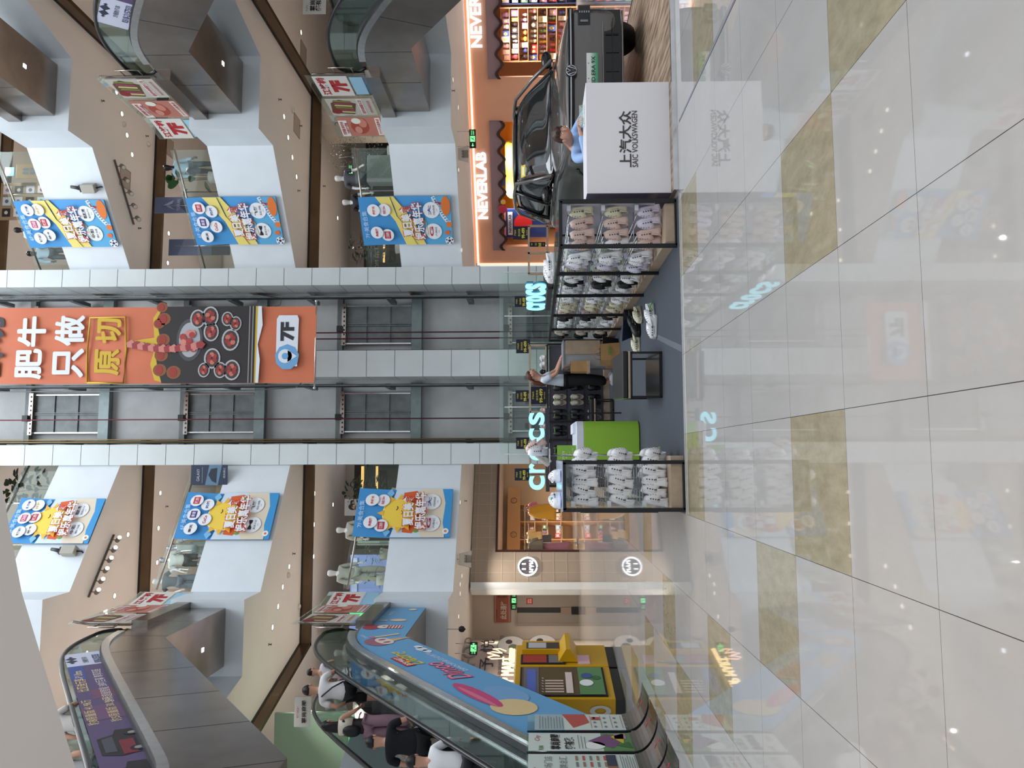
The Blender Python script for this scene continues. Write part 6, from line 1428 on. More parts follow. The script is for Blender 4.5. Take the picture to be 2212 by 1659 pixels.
    for q in (-1, 1):
        m = {'pants': 1.0, 'wide': 1.45, 'shorts': 1.12, 'skirt': 1.5}[kind]
        c1 = add3(hip[q], .10*wide*min(m, 1.2), .10, c0)
        if kind == 'shorts': add3(lerp(hip[q], kn[q], .85), .088, .088, c1)
        else: c2 = add3(kn[q], .072*m, .075*m, c1); add3((an[q][0], an[q][1], an[q][2]+.04), .060*m, .062*m, c2)
    skin('trousers' if kind != 'skirt' else 'skirt', V3, E3, bottom, t, 2)
    for q in (-1, 1):
        b = MB(); p = L(an[q]); b.ring([[(p[0]+w*s*math.cos(2*PI*k/12), p[1]-.05*s+l*s*math.sin(2*PI*k/12), p[2]-.09*s+z*s) for k in range(12)] for w, l, z in ((.045, .125, 0), (.05, .13, .02), (.046, .12, .05), (.035, .07, .09))], shoes); b.build('shoe', parent=t)
    H = Vector(L(hd)); R_ = Matrix.Translation(H) @ Matrix.Rotation(head_turn, 4, 'Z')
    if mann is None:
        b = MB(); b.M = R_; rings = []; n = 28; low = {'short': -.25, 'bun': -.15, 'pony': -.2, 'long': -.75, 'bob': -.35}[hairstyle]; fluff = .06 if hairstyle == 'bob' else .025
        for i in range(13):
            e = -PI/2*.62+(PI/2*1.62)*i/12 if hairstyle != 'long' else -PI/2*.62+(PI/2*1.62)*i/12
            rg = []
            for k in range(n):
                a_ = 2*PI*k/n; fx, fy = math.cos(a_), math.sin(a_); ze = math.sin(e); front = max(0, -fy)
                r = 1.0+fluff*math.sin(5*a_+i*1.3)*math.cos(i*1.7+a_*3)+(.05 if hairstyle == 'bob' else 0)
                brow = .42 if hairstyle == 'bob' else .50
                if (front > .42 and ze < brow+.12*math.sin(9*a_)*(hairstyle == 'bob')) or (front > -.05 and ze < low+.55*front+(.25 if abs(fx) > .7 else 0)): r *= .55
                elif ze < low: r *= .7
                rg.append((.094*s*r*fx*math.cos(e), (.114*s*r*fy*math.cos(e)) + .014*s, (.128*ze*r+.012)*s))
            rings.append(rg)
        b.ring(rings, hair)
        if hairstyle == 'long': b.ring([[(w*s*math.cos(2*PI*k/14), .065*s+d_*s*math.sin(2*PI*k/14), z*s) for k in range(14)] for w, d_, z in ((.075, .05, .06), (.10, .06, -.05), (.115, .055, -.18), (.11, .045, -.32), (.07, .03, -.42))], hair)
        if hairstyle == 'bun': b.ball((0, .12*s, .06*s), .05*s, hair)
        if hairstyle == 'pony': b.tube([(0, .11*s, .03*s), (0, .17*s, -.03*s), (0, .20*s, -.18*s), (.0, .18*s, -.42*s)], [.03*s, .048*s, .045*s, .012*s], 10, hair)
        b.build('hair', parent=t)
        fc = MB(); fc.M = R_
        for q in (-1, 1): fc.ball((q*.088*s, .01*s, .0), (.014*s, .028*s, .034*s), sk, 8, 6)
        fc.build('ears', parent=t)
        fc = MB(); fc.M = R_; fc.ring([[(x*s, y*s, z*s) for x, y, z in r] for r in ([(-.006, -.095, .03), (.006, -.095, .03), (.004, -.090, .03), (-.004, -.090, .03)], [(-.016, -.105, -.022), (.016, -.105, -.022), (.012, -.085, -.028), (-.012, -.085, -.028)], [(-.014, -.095, -.030), (.014, -.095, -.030), (.01, -.085, -.032), (-.01, -.085, -.032)])], sk); fc.build('nose', parent=t)
        fc = MB(); fc.M = R_
        for q in (-1, 1): fc.ball((q*.034*s, -.089*s, .022*s), (.015*s, .008*s, .008*s), C(235, 232, 228), 8, 6); fc.ball((q*.034*s, -.096*s, .022*s), (.0065*s, .004*s, .0075*s), C(25, 18, 16), 8, 6); fc.tube([(q*.018*s, -.098*s, .042*s), (q*.036*s, -.097*s, .047*s), (q*.054*s, -.086*s, .041*s)], .0042*s, 5, hair)
        fc.build('eyes', parent=t)
        fc = MB(); fc.M = R_; fc.tube([(-.024*s, -.090*s, -.052*s), (0, -.098*s, -.054*s), (.024*s, -.090*s, -.052*s)], [.003*s, .0065*s, .003*s], 6, C(170, 95, 90)); fc.build('mouth', parent=t)
    return t
# man leaning on the desk
p0 = at(1222, 302, 8.78)
t = person('young man in a pale blue shirt leaning on the white desk, looking at the camera', (p0.x-.07, 8.84, -.355), math.radians(12), 1.66, C(150, 182, 225, rough=.7), C(30, 32, 40), C(62, 40, 30), dict(elR=(-.30, -.22, 1.26), wrR=(-.10, -.38, 1.352), elL=(.30, -.22, 1.26), wrL=(.05, -.42, 1.352), grip=(-1, 1), knR=(-.14, -.18, .55), knL=(.14, -.18, .55), anR=(-.13, .05, .47), anL=(.13, .05, .47), ), sleeve='long', hairstyle='bob', head_drop=.17, head_turn=-.1, lean=.10, wide=1.06)
b = MB(); 
s = 1.66/1.7
for q in (-1, 1): b.poly([(q*.0, 1.40*s), (q*.075, 1.43*s), (q*.05, 1.34*s)][::q], -.135, C(165, 195, 232))
b.build('collar', parent=t)
st = thing('stool', 'round stool hidden behind the desk under the man', 'stool', (p0.x-.07, 8.82, .045))
b = MB(); b.cyl((0, 0), .17, .40, .44, 20, C(40, 40, 42)); b.build('seat', parent=st); b = MB(); b.cyl((0, 0), .02, .02, .40, 10, M_steelb); b.cyl((0, 0), .16, 0, .02, 20, M_steelb); b.build('leg', parent=st)
# shop assistant in profile at the packing table
t = person('woman in white T-shirt and wide black trousers, long brown ponytail, at the packing table', (1.44, 14.40, .013), math.radians(75), 1.62, C(205, 215, 225, rough=.8), C(14, 14, 16, rough=.8), C(92, 52, 34), dict(elR=(-.20, -.16, 1.12), wrR=(-.13, -.36, 1.06), elL=(.20, -.16, 1.12), wrL=(.13, -.36, 1.06), loose=1, grip=(-1, 1)), kind='wide', female=True, hairstyle='pony', shoes=C(200, 200, 205), wide=1.05, head_drop=.05, lean=.05)
b = MB(); H = Vector((0, -.115, 1.63*.953)); b.tube([(H.x+.05+.025*math.cos(a)-.015, H.y, H.z-.0+.022*math.sin(a)) for a in [2*PI*i/12 for i in range(13)]], .003, 5, M_black); b.tube([(H.x-.035+.025*math.cos(a), H.y, H.z+.022*math.sin(a)) for a in [2*PI*i/12 for i in range(13)]], .003, 5, M_black); b.tube([(.06, -.11, H.z), (.085, .0, H.z)], .003, 5, M_black); b.build('glasses', parent=t)
# riders on the lower left escalator
def ride(k, Y): return deck(Y, 5.48+k*5.12, .32 if k == 0 else 5.62+(k-1)*PITCHF+.25)-.12
UP = PI     # facing up the slope (+Y)
person('short person in white top with hair bun at the head of the escalator', (-4.10, 15.15, ride(0, 15.15)), UP, 1.36, C(205, 200, 205), C(150, 105, 115), C(25, 20, 20), dict(elL=(.2, -.1, 1.15), wrL=(.25, -.25, 1.25), elR=(-.24, -.15, 1.15), wrR=(-.1, -.3, 1.2)), female=True, hairstyle='bun')
t = person('man in a white T-shirt with dark shoulder strap and black shorts holding the escalator rail', (-4.20, 14.35, ride(0, 14.35)), UP+.1, 1.74, C(222, 220, 220, rough=.8), C(18, 18, 20, rough=.9), C(24, 20, 20), dict(elR=(-.30, -.20, 1.22), wrR=(-.14, -.40, 1.36), loose=1, elL=(.27, .05, 1.10), wrL=(.22, -.12, .95), grip=(-1,)), kind='shorts', wide=1.12)
b = MB(); b.tube([(.15, .02, 1.47), (.05, .150, 1.36), (-.08, .165, 1.20), (-.17, .10, 1.02)], .014, 6, C(30, 32, 45)); b.build('shoulder_strap', parent=t)
t = person('woman in mauve wide trousers with a cream scarf and long black hair on the escalator', (-4.62, 13.75, ride(0, 13.75)), UP-.3, 1.64, C(28, 24, 26), C(150, 118, 130, rough=.8), C(22, 18, 18), dict(elL=(.24, -.12, 1.15), wrL=(.12, -.32, 1.15), elR=(-.25, -.1, 1.12), wrR=(-.18, -.28, 1.1)), kind='wide', female=True, hairstyle='long', sleeve='none')
b = MB(); b.ring([[(.16*math.cos(a), .13*math.sin(a)+.01, z) for a in [2*PI*k/14 for k in range(14)]] for z in (1.12, 1.25, 1.36)], C(222, 212, 195)); b.build('cream_scarf', parent=t)
bk_ = thing('backpack', 'black backpack on the woman in mauve trousers', 'backpack', (-4.66, 13.60, ride(0, 13.75)+1.0)); b = MB(); b.ball((0, 0, .12), (.10, .07, .16), C(20, 18, 20), 12, 8); b.build('bag_body', parent=bk_)
t = person('broad man in a black T-shirt standing on the escalator below the others', (-4.25, 11.95, ride(0, 11.95)), UP+.15, 1.74, C(16, 17, 22, rough=.9), C(14, 14, 16, rough=.9), C(22, 18, 18), dict(elR=(-.32, -.05, 1.12), wrR=(-.22, -.30, 1.12), elL=(.32, -.05, 1.12), wrL=(.2, -.3, 1.15), loose=1), wide=1.3)
t = person('person with white sleeves and dark dotted skirt lowest on the escalator', (-4.15, 10.95, ride(0, 10.95)), UP+.5, 1.66, C(228, 228, 232, rough=.8), C(24, 24, 32), C(22, 18, 18), dict(elR=(-.30, -.12, 1.15), wrR=(-.22, -.38, 1.05), elL=(.26, -.1, 1.1), wrL=(.16, -.32, 1.1), grip=(-1,)), sleeve='long', kind='skirt', female=True)
hb = thing('handbag', 'dark handbag with tan round tag and strap held by the lowest rider', 'handbag', (-4.0, 11.12, ride(0, 10.95)+.66))
b = MB(); b.ball((0, 0, .1), (.10, .14, .12), C(42, 32, 28), 12, 8); b.build('bag_body', parent=hb); b = MB(); b.tube([(.06, -.1, .18), (.07, -.05, .33), (.07, .05, .33), (.06, .1, .18)], .01, 6, C(150, 110, 60)); b.build('strap', parent=hb); b = MB(); b.disc(0, 0, .03, 0, C(175, 145, 90), 12); o = b.build('round_tag', parent=hb); o.location = (.11, -.02, .16); o.rotation_euler = (0, 0, PI/2)
# riders on the upper left escalator
person('woman in light patterned top gripping the upper escalator rail by the near ceiling', (-4.15, 12.45, ride(1, 12.45)), UP, 1.6, C(200, 195, 190, rough=.8), C(60, 40, 40), C(25, 20, 20), dict(elR=(-.28, -.16, 1.18), wrR=(-.12, -.36, 1.28), grip=(-1,)), female=True, hairstyle='long')
person('person in grey patterned clothes on the upper escalator at the picture edge', (-4.3, 11.0, ride(1, 11.0)), UP, 1.66, C(165, 165, 165, rough=.8), C(150, 150, 155), C(25, 20, 20), dict(loose=1))
# ------------------------------------------------------------------ mannequins on the upper floors
MW = C(232, 230, 228, rough=.3); MK = C(18, 18, 20, rough=.25); MC = C(200, 205, 215, rough=.08, metal=.9)
def z_(k): return 5.63+k*PITCHF
person('black headed mannequin in light blue hooded jacket on the third floor right', (8.75, 22.35, z_(1)), .1, 1.84, C(140, 170, 185), C(22, 24, 28), None, None, mann=MK, cat='mannequin', sleeve='long', shoes=MK)
person('white mannequin in charcoal top, second floor, beside the fine leaved tree', (8.35, 22.3, z_(0)), -.2, 1.84, C(70, 72, 78), C(25, 25, 30), None, dict(loose=1, elL=(.24, .05, 1.12), wrL=(.3, -.1, .95)), mann=MW, cat='mannequin', kind='shorts', wide=1.1, shoes=MW)
person('white mannequin in black clothes half behind the 7F banner on the second floor', (7.85, 23.0, z_(0)), -.3, 1.78, C(22, 22, 26), C(24, 26, 34), None, None, mann=MW, cat='mannequin', kind='skirt', shoes=MK)
person('mannequin in a white jacket above the top right banner on the fourth floor', (7.2, 23.45, z_(2)), 0, 1.84, C(215, 220, 225), C(30, 34, 42), None, None, mann=MK, cat='mannequin', sleeve='long', shoes=MK)
person('mannequin in a pale blue jacket and black trousers by the column on the fourth floor', (6.6, 24.05, z_(2)), 0, 1.8, C(150, 175, 190), C(24, 28, 38), None, None, mann=MK, cat='mannequin', sleeve='long', shoes=MK)
person('white mannequin in a loose sage suit on the second floor before the blue shopfront', (-3.3, 22.35, z_(0)), .5, 1.84, C(165, 168, 155), C(168, 170, 158), None, dict(loose=1), mann=MW, cat='mannequin', sleeve='long', kind='wide', shoes=MW)
person('white mannequin in a beige top behind the smiling sun 7F banner', (-2.15, 23.1, z_(0)), .3, 1.8, C(175, 172, 158), C(160, 158, 150), None, None, mann=MW, cat='mannequin', sleeve='long', shoes=MW)
person('chrome headed mannequin in pale green clothes nearest the 6F sun banner on the third floor', (-2.7, 23.4, z_(1)), 0, 1.8, C(190, 200, 195), C(130, 150, 150), None, None, mann=MC, cat='mannequin', shoes=MC)
person('chrome headed mannequin in a white printed T-shirt and black shorts on the third floor left', (-3.0, 22.95, z_(1)), .2, 1.78, C(212, 218, 210), C(20, 20, 22), None, dict(loose=1), mann=MC, cat='mannequin', kind='shorts', shoes=MC)
person('white mannequin in a black cape top by the corner post of the third floor left', (-3.55, 22.5, z_(1)), .3, 1.72, C(58, 60, 66), C(90, 100, 115), None, dict(elR=(-.35, 0, 1.15), elL=(.35, 0, 1.15)), mann=MW, cat='mannequin', kind='skirt', shoes=MW)
# ------------------------------------------------------------------ upper floor rooms
for k in range(3):
    zf = 5.62+k*PITCHF; zc = 3.72+(k+1)*PITCHF
    b = MB(); b.box(5.9, 18.9, 30.3, 30.5, zf, zc, M_beige); b.box(18.6, 18.8, 9, 30.5, zf, zc); struct(b.build('wall_back_right'))
    b = MB(); b.box(-13.8, -.2, 30.3, 30.5, zf, zc, M_beige); b.box(-13.8, -13.6, 9, 30.5, zf, zc); struct(b.build('wall_back_left'))
    if k != 0:
        b = MB(); b.box(10.9, 12.1, 24.75, 24.95, zf, zc-.3, C(205, 192, 175)); struct(b.build('column_%d' % (5+k)))
# second floor, right: cream round wall with 2F, dark shopfront
b = MB(); pts = [(12.15, 24.75), (11.6, 24.72), (11.2, 24.85), (10.95, 25.1), (10.85, 25.6), (12.15, 25.6)]; b.prism(pts, 5.62, 8.64, C(200, 188, 170)); struct(b.build('column_8'))
b = MB(); q = at(733, 268, 24.9); b.text('2F', q.x, q.z, w=.3, h=.22, y=24.70, m=C(40, 38, 36)); tag(b.build('floor_number'), 'dark 2F floor number on the cream rounded wall', 'sign')
b = MB(); b.box(11.0, 12.1, 25.65, 25.67, 5.62, 8.6, C(120, 130, 128)); tag(b.build('tile_cladding'), 'grey tiled wall part seen behind the hot pot glass posters', 'wall cladding')
def shopfront(lab, x0, x1, y, zf, h, col, strips=(), sign=None, sc=None, sp_=None):
    t = thing('shopfront', lab, 'shopfront', (x0, y, zf)); w = x1-x0
    b = MB(); b.box(0, w, 0, .2, 0, h, col); b.build('front_wall', parent=t)
    for (xa, xb, za, zb, cc_) in strips: b = MB(); b.box(xa, xb, -.03, 0, za, zb, cc_); b.build('light_strip' if 'glow' in cc_.name else 'wall_panel', parent=t)
    if sign: b = MB(); b.text(sign, sp_[0], sp_[1], w=sp_[2], h=sp_[3], y=-.05, m=sc); b.build('sign_lettering', parent=t)
    return t
YE = E(245, 195, 95, 1.1)
shopfront('dark shopfront with gold lettering on the second floor right', 6.2, 13.5, 28.6, 5.62, 2.35, C(34, 30, 28), ((1.2, 3.8, 1.55, 1.62, YE), (2.9, 3.6, .3, 1.5, C(150, 125, 70)), (0, 4.4, 2.05, 2.12, C(105, 110, 130)), (.4, 1.0, .2, 1.3, C(60, 55, 50))), 'SETIROM 赛图', C(190, 160, 110), (1.1, 1.85, 1.3, .17))
shopfront('dark shopfront with two warm light strips on the second floor left', -3.2, -.25, 27.4, 5.62, 2.3, C(30, 26, 24), ((.3, 2.9, 1.95, 2.05, YE), (.6, 2.9, 1.45, 1.53, YE), (.2, 1.6, .1, .9, C(70, 62, 55))))
shopfront('blue walled shop on the second floor left behind the sage mannequin', -6.4, -3.3, 26.6, 5.62, 2.2, C(110, 135, 190), ((.2, 1.2, .2, 1.7, C(125, 150, 205)), (1.5, 3.0, 1.95, 2.15, C(150, 170, 210)), (-1.0, -.1, 0, 1.6, C(40, 100, 80))))
WHL = E(235, 240, 250, 1.3)
shopfront('white lit shopfront with large white letters on the third floor right', 5.95, 8.6, 27.6, 10.84, 2.1, C(200, 195, 190), ((.1, 1.4, .62, .70, WHL), (.1, 1.3, 1.0, 1.2, C(225, 222, 215)), (.9, 2.4, .1, .55, C(30, 60, 50))), 'DDA', E(235, 235, 255, 1.6), (.85, .42, 1.1, .32))
shopfront('shopfront with white letter V on the third floor left', -3.2, -.25, 27.6, 10.84, 2.1, C(165, 150, 135), ((.2, 2.9, 1.1, 1.16, WHL), (.1, 1.8, .1, .9, C(120, 110, 100))), 'V', E(240, 240, 255, 1.6), (1.95, .62, .22, .26))
shopfront('dim shopfront with dark red panel on the fourth floor left', -5.8, -2.4, 26.8, 16.06, 2.2, C(60, 62, 70), ((1.0, 1.9, .1, 1.2, C(110, 40, 50)), (.2, .8, .1, 1.8, C(120, 125, 130))))
# standing flags, posters, boards
def standee(name, lab, x0, y0, x1, y1, Yd, col, paint, cat='poster', rad=0):
    a = at(x0, y1, Yd); c = at(x1, y0, Yd); w, h = c.x-a.x, a.z-c.z
    t = thing(name, lab, cat, ((a.x+c.x)/2, Yd, c.z)); b = MB(); b.box(-w/2, w/2, -.01, .01, 0, h, col); bo = b.build('board', parent=t, bevel=rad); b = MB(); paint(b, w, h); b.build('print', parent=bo)
    return t, w, h
def p_flag(b, w, h): b.poly([(-w*.45, h*.35), (w*.45, h*.4), (w*.45, h*.55), (0, h*.62), (-w*.45, h*.5)], -.014, C(60, 70, 90)); b.poly([(-w*.3, h*.68), (0, h*.86), (w*.3, h*.70), (.1*w, h*.72), (0, h*.78)], -.014, C(150, 160, 185)); b.text('TOULAN', 0, h*.62, w=w*.7, h=h*.05, y=-.016, m=C(170, 178, 200)); b.poly([(-w*.4, h*.28), (w*.4, h*.3), (w*.2, h*.42), (-w*.2, h*.42)], -.016, C(35, 38, 48))
t, w, h = standee('flag_banner', 'tall blue grey vehicle flag banner behind the third floor 6F banner', 334, 425, 470, 461, 24.0, C(88, 100, 130), p_flag, 'flag')
t, w, h = standee('flag_banner', 'plain dusky blue flag banner leaning by the column on the third floor', 364, 516, 498, 552, 24.3, C(78, 88, 112), lambda b, w, h: (b.poly([(-w*.5, h*.5), (w*.5, h*.4), (w*.5, h*.75), (-w*.5, h*.85)], -.014, C(98, 106, 128)), b.rect(-w*.5, w*.5, 0, h*.3, -.014, C(48, 50, 60))), 'flag')
for px_, py_ in ((400, 444), (430, 531)):
    q = at(px_, py_, 23.95); b = MB(); b.tube([(q.x, 23.96, 10.86), (q.x, 23.96, q.z+.8)], .012, 6, M_steelb); tag(b.build('flag_pole'), 'thin grey pole holding the %s third floor flag banner' % ('tall blue grey' if py_ == 444 else 'dusky blue'), 'pole')
def p_dark(b, w, h): b.poly([(-w*.5, h*.25), (w*.5, h*.15), (w*.5, h*.5), (-w*.5, h*.6)], -.014, C(90, 125, 150)); b.poly([(-w*.4, h*.3), (w*.35, h*.28), (w*.3, h*.45), (0, h*.52), (-w*.3, h*.42)], -.018, C(25, 38, 52)); b.text('GALAXY', 0, h*.8, w=w*.6, h=h*.08, y=-.018, m=C(190, 200, 215)); b.rect(-w*.4, w*.4, h*.68, h*.69, -.018, C(150, 165, 185)); b.text('抢先预订', w*.1, h*.08, w=w*.5, h=h*.06, y=-.018, m=C(190, 200, 215))
standee('vehicle_poster', 'dark blue vehicle poster on the third floor railing left of the columns', 412, 1004, 492, 1048, 23.0, C(35, 48, 72), p_dark)
def p_port(b, w, h): b.disc(.02, h*.5, w*.17, -.014, C(200, 160, 140), 16, h*.22); b.disc(.02, h*.68, w*.2, -.013, C(35, 28, 28), 16, h*.17); b.poly([(-w*.3, 0), (w*.35, 0), (w*.15, h*.28), (-w*.12, h*.28)], -.013, C(60, 50, 55))
standee('portrait_poster', 'pale poster with a dark haired person above the smiling sun 7F banner', 744, 1078, 800, 1114, 24.6, C(190, 188, 188), p_port)
def p_logos(b, w, h):
    for r in range(4):
        for c_ in range(3):
            x = -w*.30+c_*w*.3; z = h*(.86-.235*r); dk_ = (r+c_) % 3 == 0; b.rect(x-w*.11, x+w*.11, z-h*.085, z+h*.085, -.014, C(30, 30, 34) if dk_ else C(*((200, 205, 215), (190, 210, 220), (215, 205, 215))[(r*2+c_) % 3])); b.disc(x, z, w*.05, -.018, C(200, 190, 180) if dk_ else C(110, 90, 110), 8)
standee('logo_board', 'tall khaki board with rows of square shop logos on the fourth floor right', -2, 394, 108, 476, 24.2, C(150, 128, 98), p_logos, 'board', .05)
standee('directory_board', 'narrow khaki board with blue characters on the fourth floor right', 34, 354, 112, 386, 23.6, C(158, 136, 100), lambda b, w, h: (b.text('美食\n楼层', -.0, h*.62, w=w*.5, h=h*.4, y=-.014, m=C(70, 120, 160)), b.rect(-w*.3, w*.3, h*.1, h*.3, -.014, C(120, 105, 85))), 'board', .04)
standee('cut_out_sign', 'small blue and white cloud shaped cut out sign beside the directory board', 10, 361, 32, 381, 23.9, C(120, 165, 195), lambda b, w, h: b.disc(0, h*.65, w*.35, -.014, C(225, 230, 232), 14), 'sign', .08)
standee('pale_green_poster', 'pale green poster edge beside the smiling sun 7F banner', 772, 1168, 846, 1178, 23.0, C(175, 195, 180), lambda b, w, h: b.rect(-w*.4, w*.4, h*.1, h*.35, -.014, C(120, 140, 140)))
# hanging poster seen between the two upper right escalators
t, w, h = standee('standing_notice', 'white notice board with black characters at the top edge, right of the curved handrail', 654, -30, 705, 31, 19.5, C(205, 208, 205), lambda b, w, h: (b.text('掌尚商圈\n超有趣', 0, h*.45, w=w*.8, h=h*.5, y=-.014, m=C(25, 25, 28), bold=.03), b.text('FUN', -w*.3, h*.82, w=w*.2, h=h*.1, y=-.014, m=C(95, 140, 85)), b.text('City', w*.25, h*.85, w=w*.2, h=h*.1, y=-.014, m=C(170, 50, 80), shear=.3)), 'sign')
t2, w, h = standee('standing_notice', 'grey notice board with black characters and a code square above the left escalator riders', 635, 1505, 672, 1570, 20.2, C(165, 168, 165), lambda b, w, h: (b.text('City', 0, h*.8, w=w*.4, h=h*.16, y=-.014, m=C(150, 50, 75), shear=.3), b.text('掌尚商圈', 0, h*.42, w=w*.75, h=h*.28, y=-.014, m=C(30, 30, 32), bold=.03)), 'sign')
for tt in (t, t2): b = MB(); b.tube([(0, .02, 0), (0, .02, 5.625-tt.location.z)], .015, 6, M_steelb); b.cyl((0, .02), .15, 5.622-tt.location.z, 5.64-tt.location.z, 14, M_steelb); b.build('stand', parent=tt)
# ------------------------------------------------------------------ plants
def leaf(b, p, d, L, W, m, droop=.3):
    d = Vector(d).normalized(); u = d.cross(Vector((0, 0, 1))); u = u.normalized() if u.length > .05 else Vector((1, 0, 0)); n_ = 5; vs = []; p = Vector(p)
    for i in range(n_+1):
        f = i/n_; c_ = p+d*L*f-Vector((0, 0, 1))*droop*L*f*f; ww = W*math.sin(PI*min(1, f*.95+.05))**.8*.5; vs += [c_-u*ww+Vector((0, 0, ww*.3)), c_, c_+u*ww+Vector((0, 0, ww*.3))]
    b.add(vs, [(3*i+j, 3*i+j+1, 3*i+j+4, 3*i+j+3) for i in range(n_) for j in (0, 1)], m, True)
def plant(name, lab, loc, H, R, n_, L, W, m, seed, pot=True, trunk=True, zlo=.25, stems=1):
    r = random.Random(seed); t = thing(name, lab, 'plant', loc); b = MB()
    for i in range(n_):
        a = r.uniform(0, 2*PI); rr = R*math.sqrt(r.random()); z = H*(zlo+(1-zlo)*r.random()); k_ = math.sqrt(max(.05, 1-((z/H-.6)/.6)**2)); p = (rr*k_*math.cos(a), rr*k_*math.sin(a), z); leaf(b, p, (math.cos(a), math.sin(a), r.uniform(-.2, .7)), L*r.uniform(.7, 1.2), W*r.uniform(.7, 1.2), m, r.uniform(.1, .5))
    b.build('foliage', parent=t, recalc=False)
    b = MB()
    for q in range(stems): a = q*2.1; b.tube([(.05*math.cos(a), .05*math.sin(a), .05), (.08*math.cos(a), .08*math.sin(a), H*.5), (R*.4*math.cos(a), R*.4*math.sin(a), H*.9)], [.015, .012, .006], 6, C(90, 72, 50))
    b.build('stem', parent=t)
    if pot: b = MB(); b.lathe([(.13, 0), (.18, .3), (.17, .3), (.14, .28)], 16, C(190, 188, 182)); b.build('pot', parent=t)
    return t
GL = C(62, 84, 50, rough=.5); GD = C(30, 48, 28, rough=.5); GS = C(110, 125, 105, rough=.6)
plant('potted_tree', 'fine leaved grey green potted tree behind the second floor railing right', (9.3, 22.6, 5.63), 2.05, .55, 260, .09, .04, GS, 1, stems=3)
plant('potted_plant', 'dark leafy potted plant beside the right column on the second floor', (6.7, 24.1, 5.63), 1.75, .38, 90, .22, .13, GD, 2, stems=3)
plant('potted_plant', 'dense dark foliage behind the left column on the second floor', (-1.1, 24.0, 5.63), 1.7, .45, 150, .2, .12, GD, 3, stems=3)
plant('potted_plant', 'small light leaved plant by the second floor railing left', (-2.75, 22.3, 5.63), .75, .25, 36, .17, .05, C(90, 120, 75), 4)
plant('potted_plant', 'broad leaved plant with few large leaves on the third floor right', (8.35, 22.1, 10.86), 1.35, .34, 12, .42, .22, C(48, 92, 46), 5, stems=4)
plant('potted_plant', 'trailing leafy plant on the fourth floor left of the columns', (-.9, 23.6, 16.08), 1.5, .5, 70, .24, .16, GD, 6, stems=3)
plant('potted_plant', 'low leafy plant behind the smiling sun 6F banner edge, second floor corner', (-3.4, 21.9, 5.63), .6, .2, 24, .15, .05, C(90, 120, 75), 8)
b = MB(); b.box(-.4, .4, -.2, .2, 0, .75, mat('speckled_granite', (.22, .26, .24), .4, var=.5, vscale=60)); o = b.build('granite_planter', bevel=.01); o.location = (8.45, 21.95, 5.63); tag(o, 'speckled green granite planter block by the second floor mannequins', 'planter')
# ------------------------------------------------------------------ ceiling fittings
def downlight(x, y, z, lab, glow=3.0, power=0, r=.075):
    p = onz(x, y, z); t = thing('downlight', lab, 'ceiling light', (p.x, p.y, z-.001), 0, 'downlights')
    b = MB(); b.ring([[(rr*math.cos(2*PI*k/16), rr*math.sin(2*PI*k/16), zz) for k in range(16)] for rr, zz in ((r*1.35, 0), (r*1.35, -.012), (r, -.012), (r*.9, .0))], C(220, 215, 205), cap=False); b.build('ring', parent=t)
    b = MB(); b.cyl((0, 0), r*.92, -.008, -.004, 14, E(255, 245, 225, glow)); b.build('lamp', parent=t)
    return p
DL = {0: [(978, 172), (989, 232), (990, 367), (997, 540), (993, 1085), (997, 1244), (993, 1262), (993, 1282), (990, 1332)],
      1: [(650, 70), (613, 252), (622, 297), (631, 340), (640, 382), (688, 443), (729, 471), (686, 506), (686, 571), (679, 1066), (678, 1133), (677, 1202), (719, 1090), (624, 1224), (610, 1268), (600, 1310), (588, 1355)],
      2: [(251, 199), (263, 246), (274, 292), (285, 334), (364, 504), (362, 568), (346, 1065), (342, 1141), (339, 1215), (276, 1155), (247, 1287), (229, 1327), (209, 1370), (187, 1411)]}
fl = ['ground', 'second', 'third']
for k, L_ in DL.items():
    z = 3.72+k*PITCHF
    nr = nl = 0
    for (x, y) in L_:
        if y < 900: nr += 1; w_ = '%s from the picture edge in the %s floor ceiling right of the lifts' % (ordn[nr-1], fl[k])
        else: nl += 1; w_ = '%s from the lifts in the %s floor ceiling on the left' % (ordn[nl-1], fl[k])
        downlight(x, y, z, 'round downlight, '+w_, 2.0 if k == 0 else 4.0)
# real light of the ceiling lamps
for k in range(4):
    z = 3.72+k*PITCHF-.08
    col = (1, .86, .72) if k == 0 else (1, .95, .91)
    for (x, y) in ((7.2, 25.2), (9.6, 23.4), (12.6, 20.5), (14.2, 16.0), (9.2, 27.5)): spot('ceiling_lamp', (x, y, z), (250 if k == 0 else 210), col)
    for (x, y) in ((-1.6, 25.0), (-4.2, 23.2), (-5.3, 25.6), (-6.0, 21.8), (-6.8, 20.0), (-8.4, 15.5), (-3.4, 25.6)): spot('ceiling_lamp', (x, y, z), (230 if k == 0 else 210), col)
for (x, y) in ((-1.0, .5), (-1.4, 2.6), (-3.5, 3.4), (-3.0, .5)): spot('ceiling_lamp', (x, y, 3.62), 90, (1, .86, .76))
def fitting(name, lab, cat, px, py, z, mk, rz=0):
    p = onz(px, py, z); t = thing(name, lab, cat, (p.x, p.y, z), rz); mk(t); return t
def mk_sprinkler(t): b = MB(); b.cyl((0, 0), .04, -.01, 0, 10, M_steelb); b.cyl((0, 0), .012, -.07, -.01, 8, C(60, 55, 50)); b.cyl((0, 0), .03, -.08, -.07, 8, C(60, 55, 50)); b.build('head', parent=t)
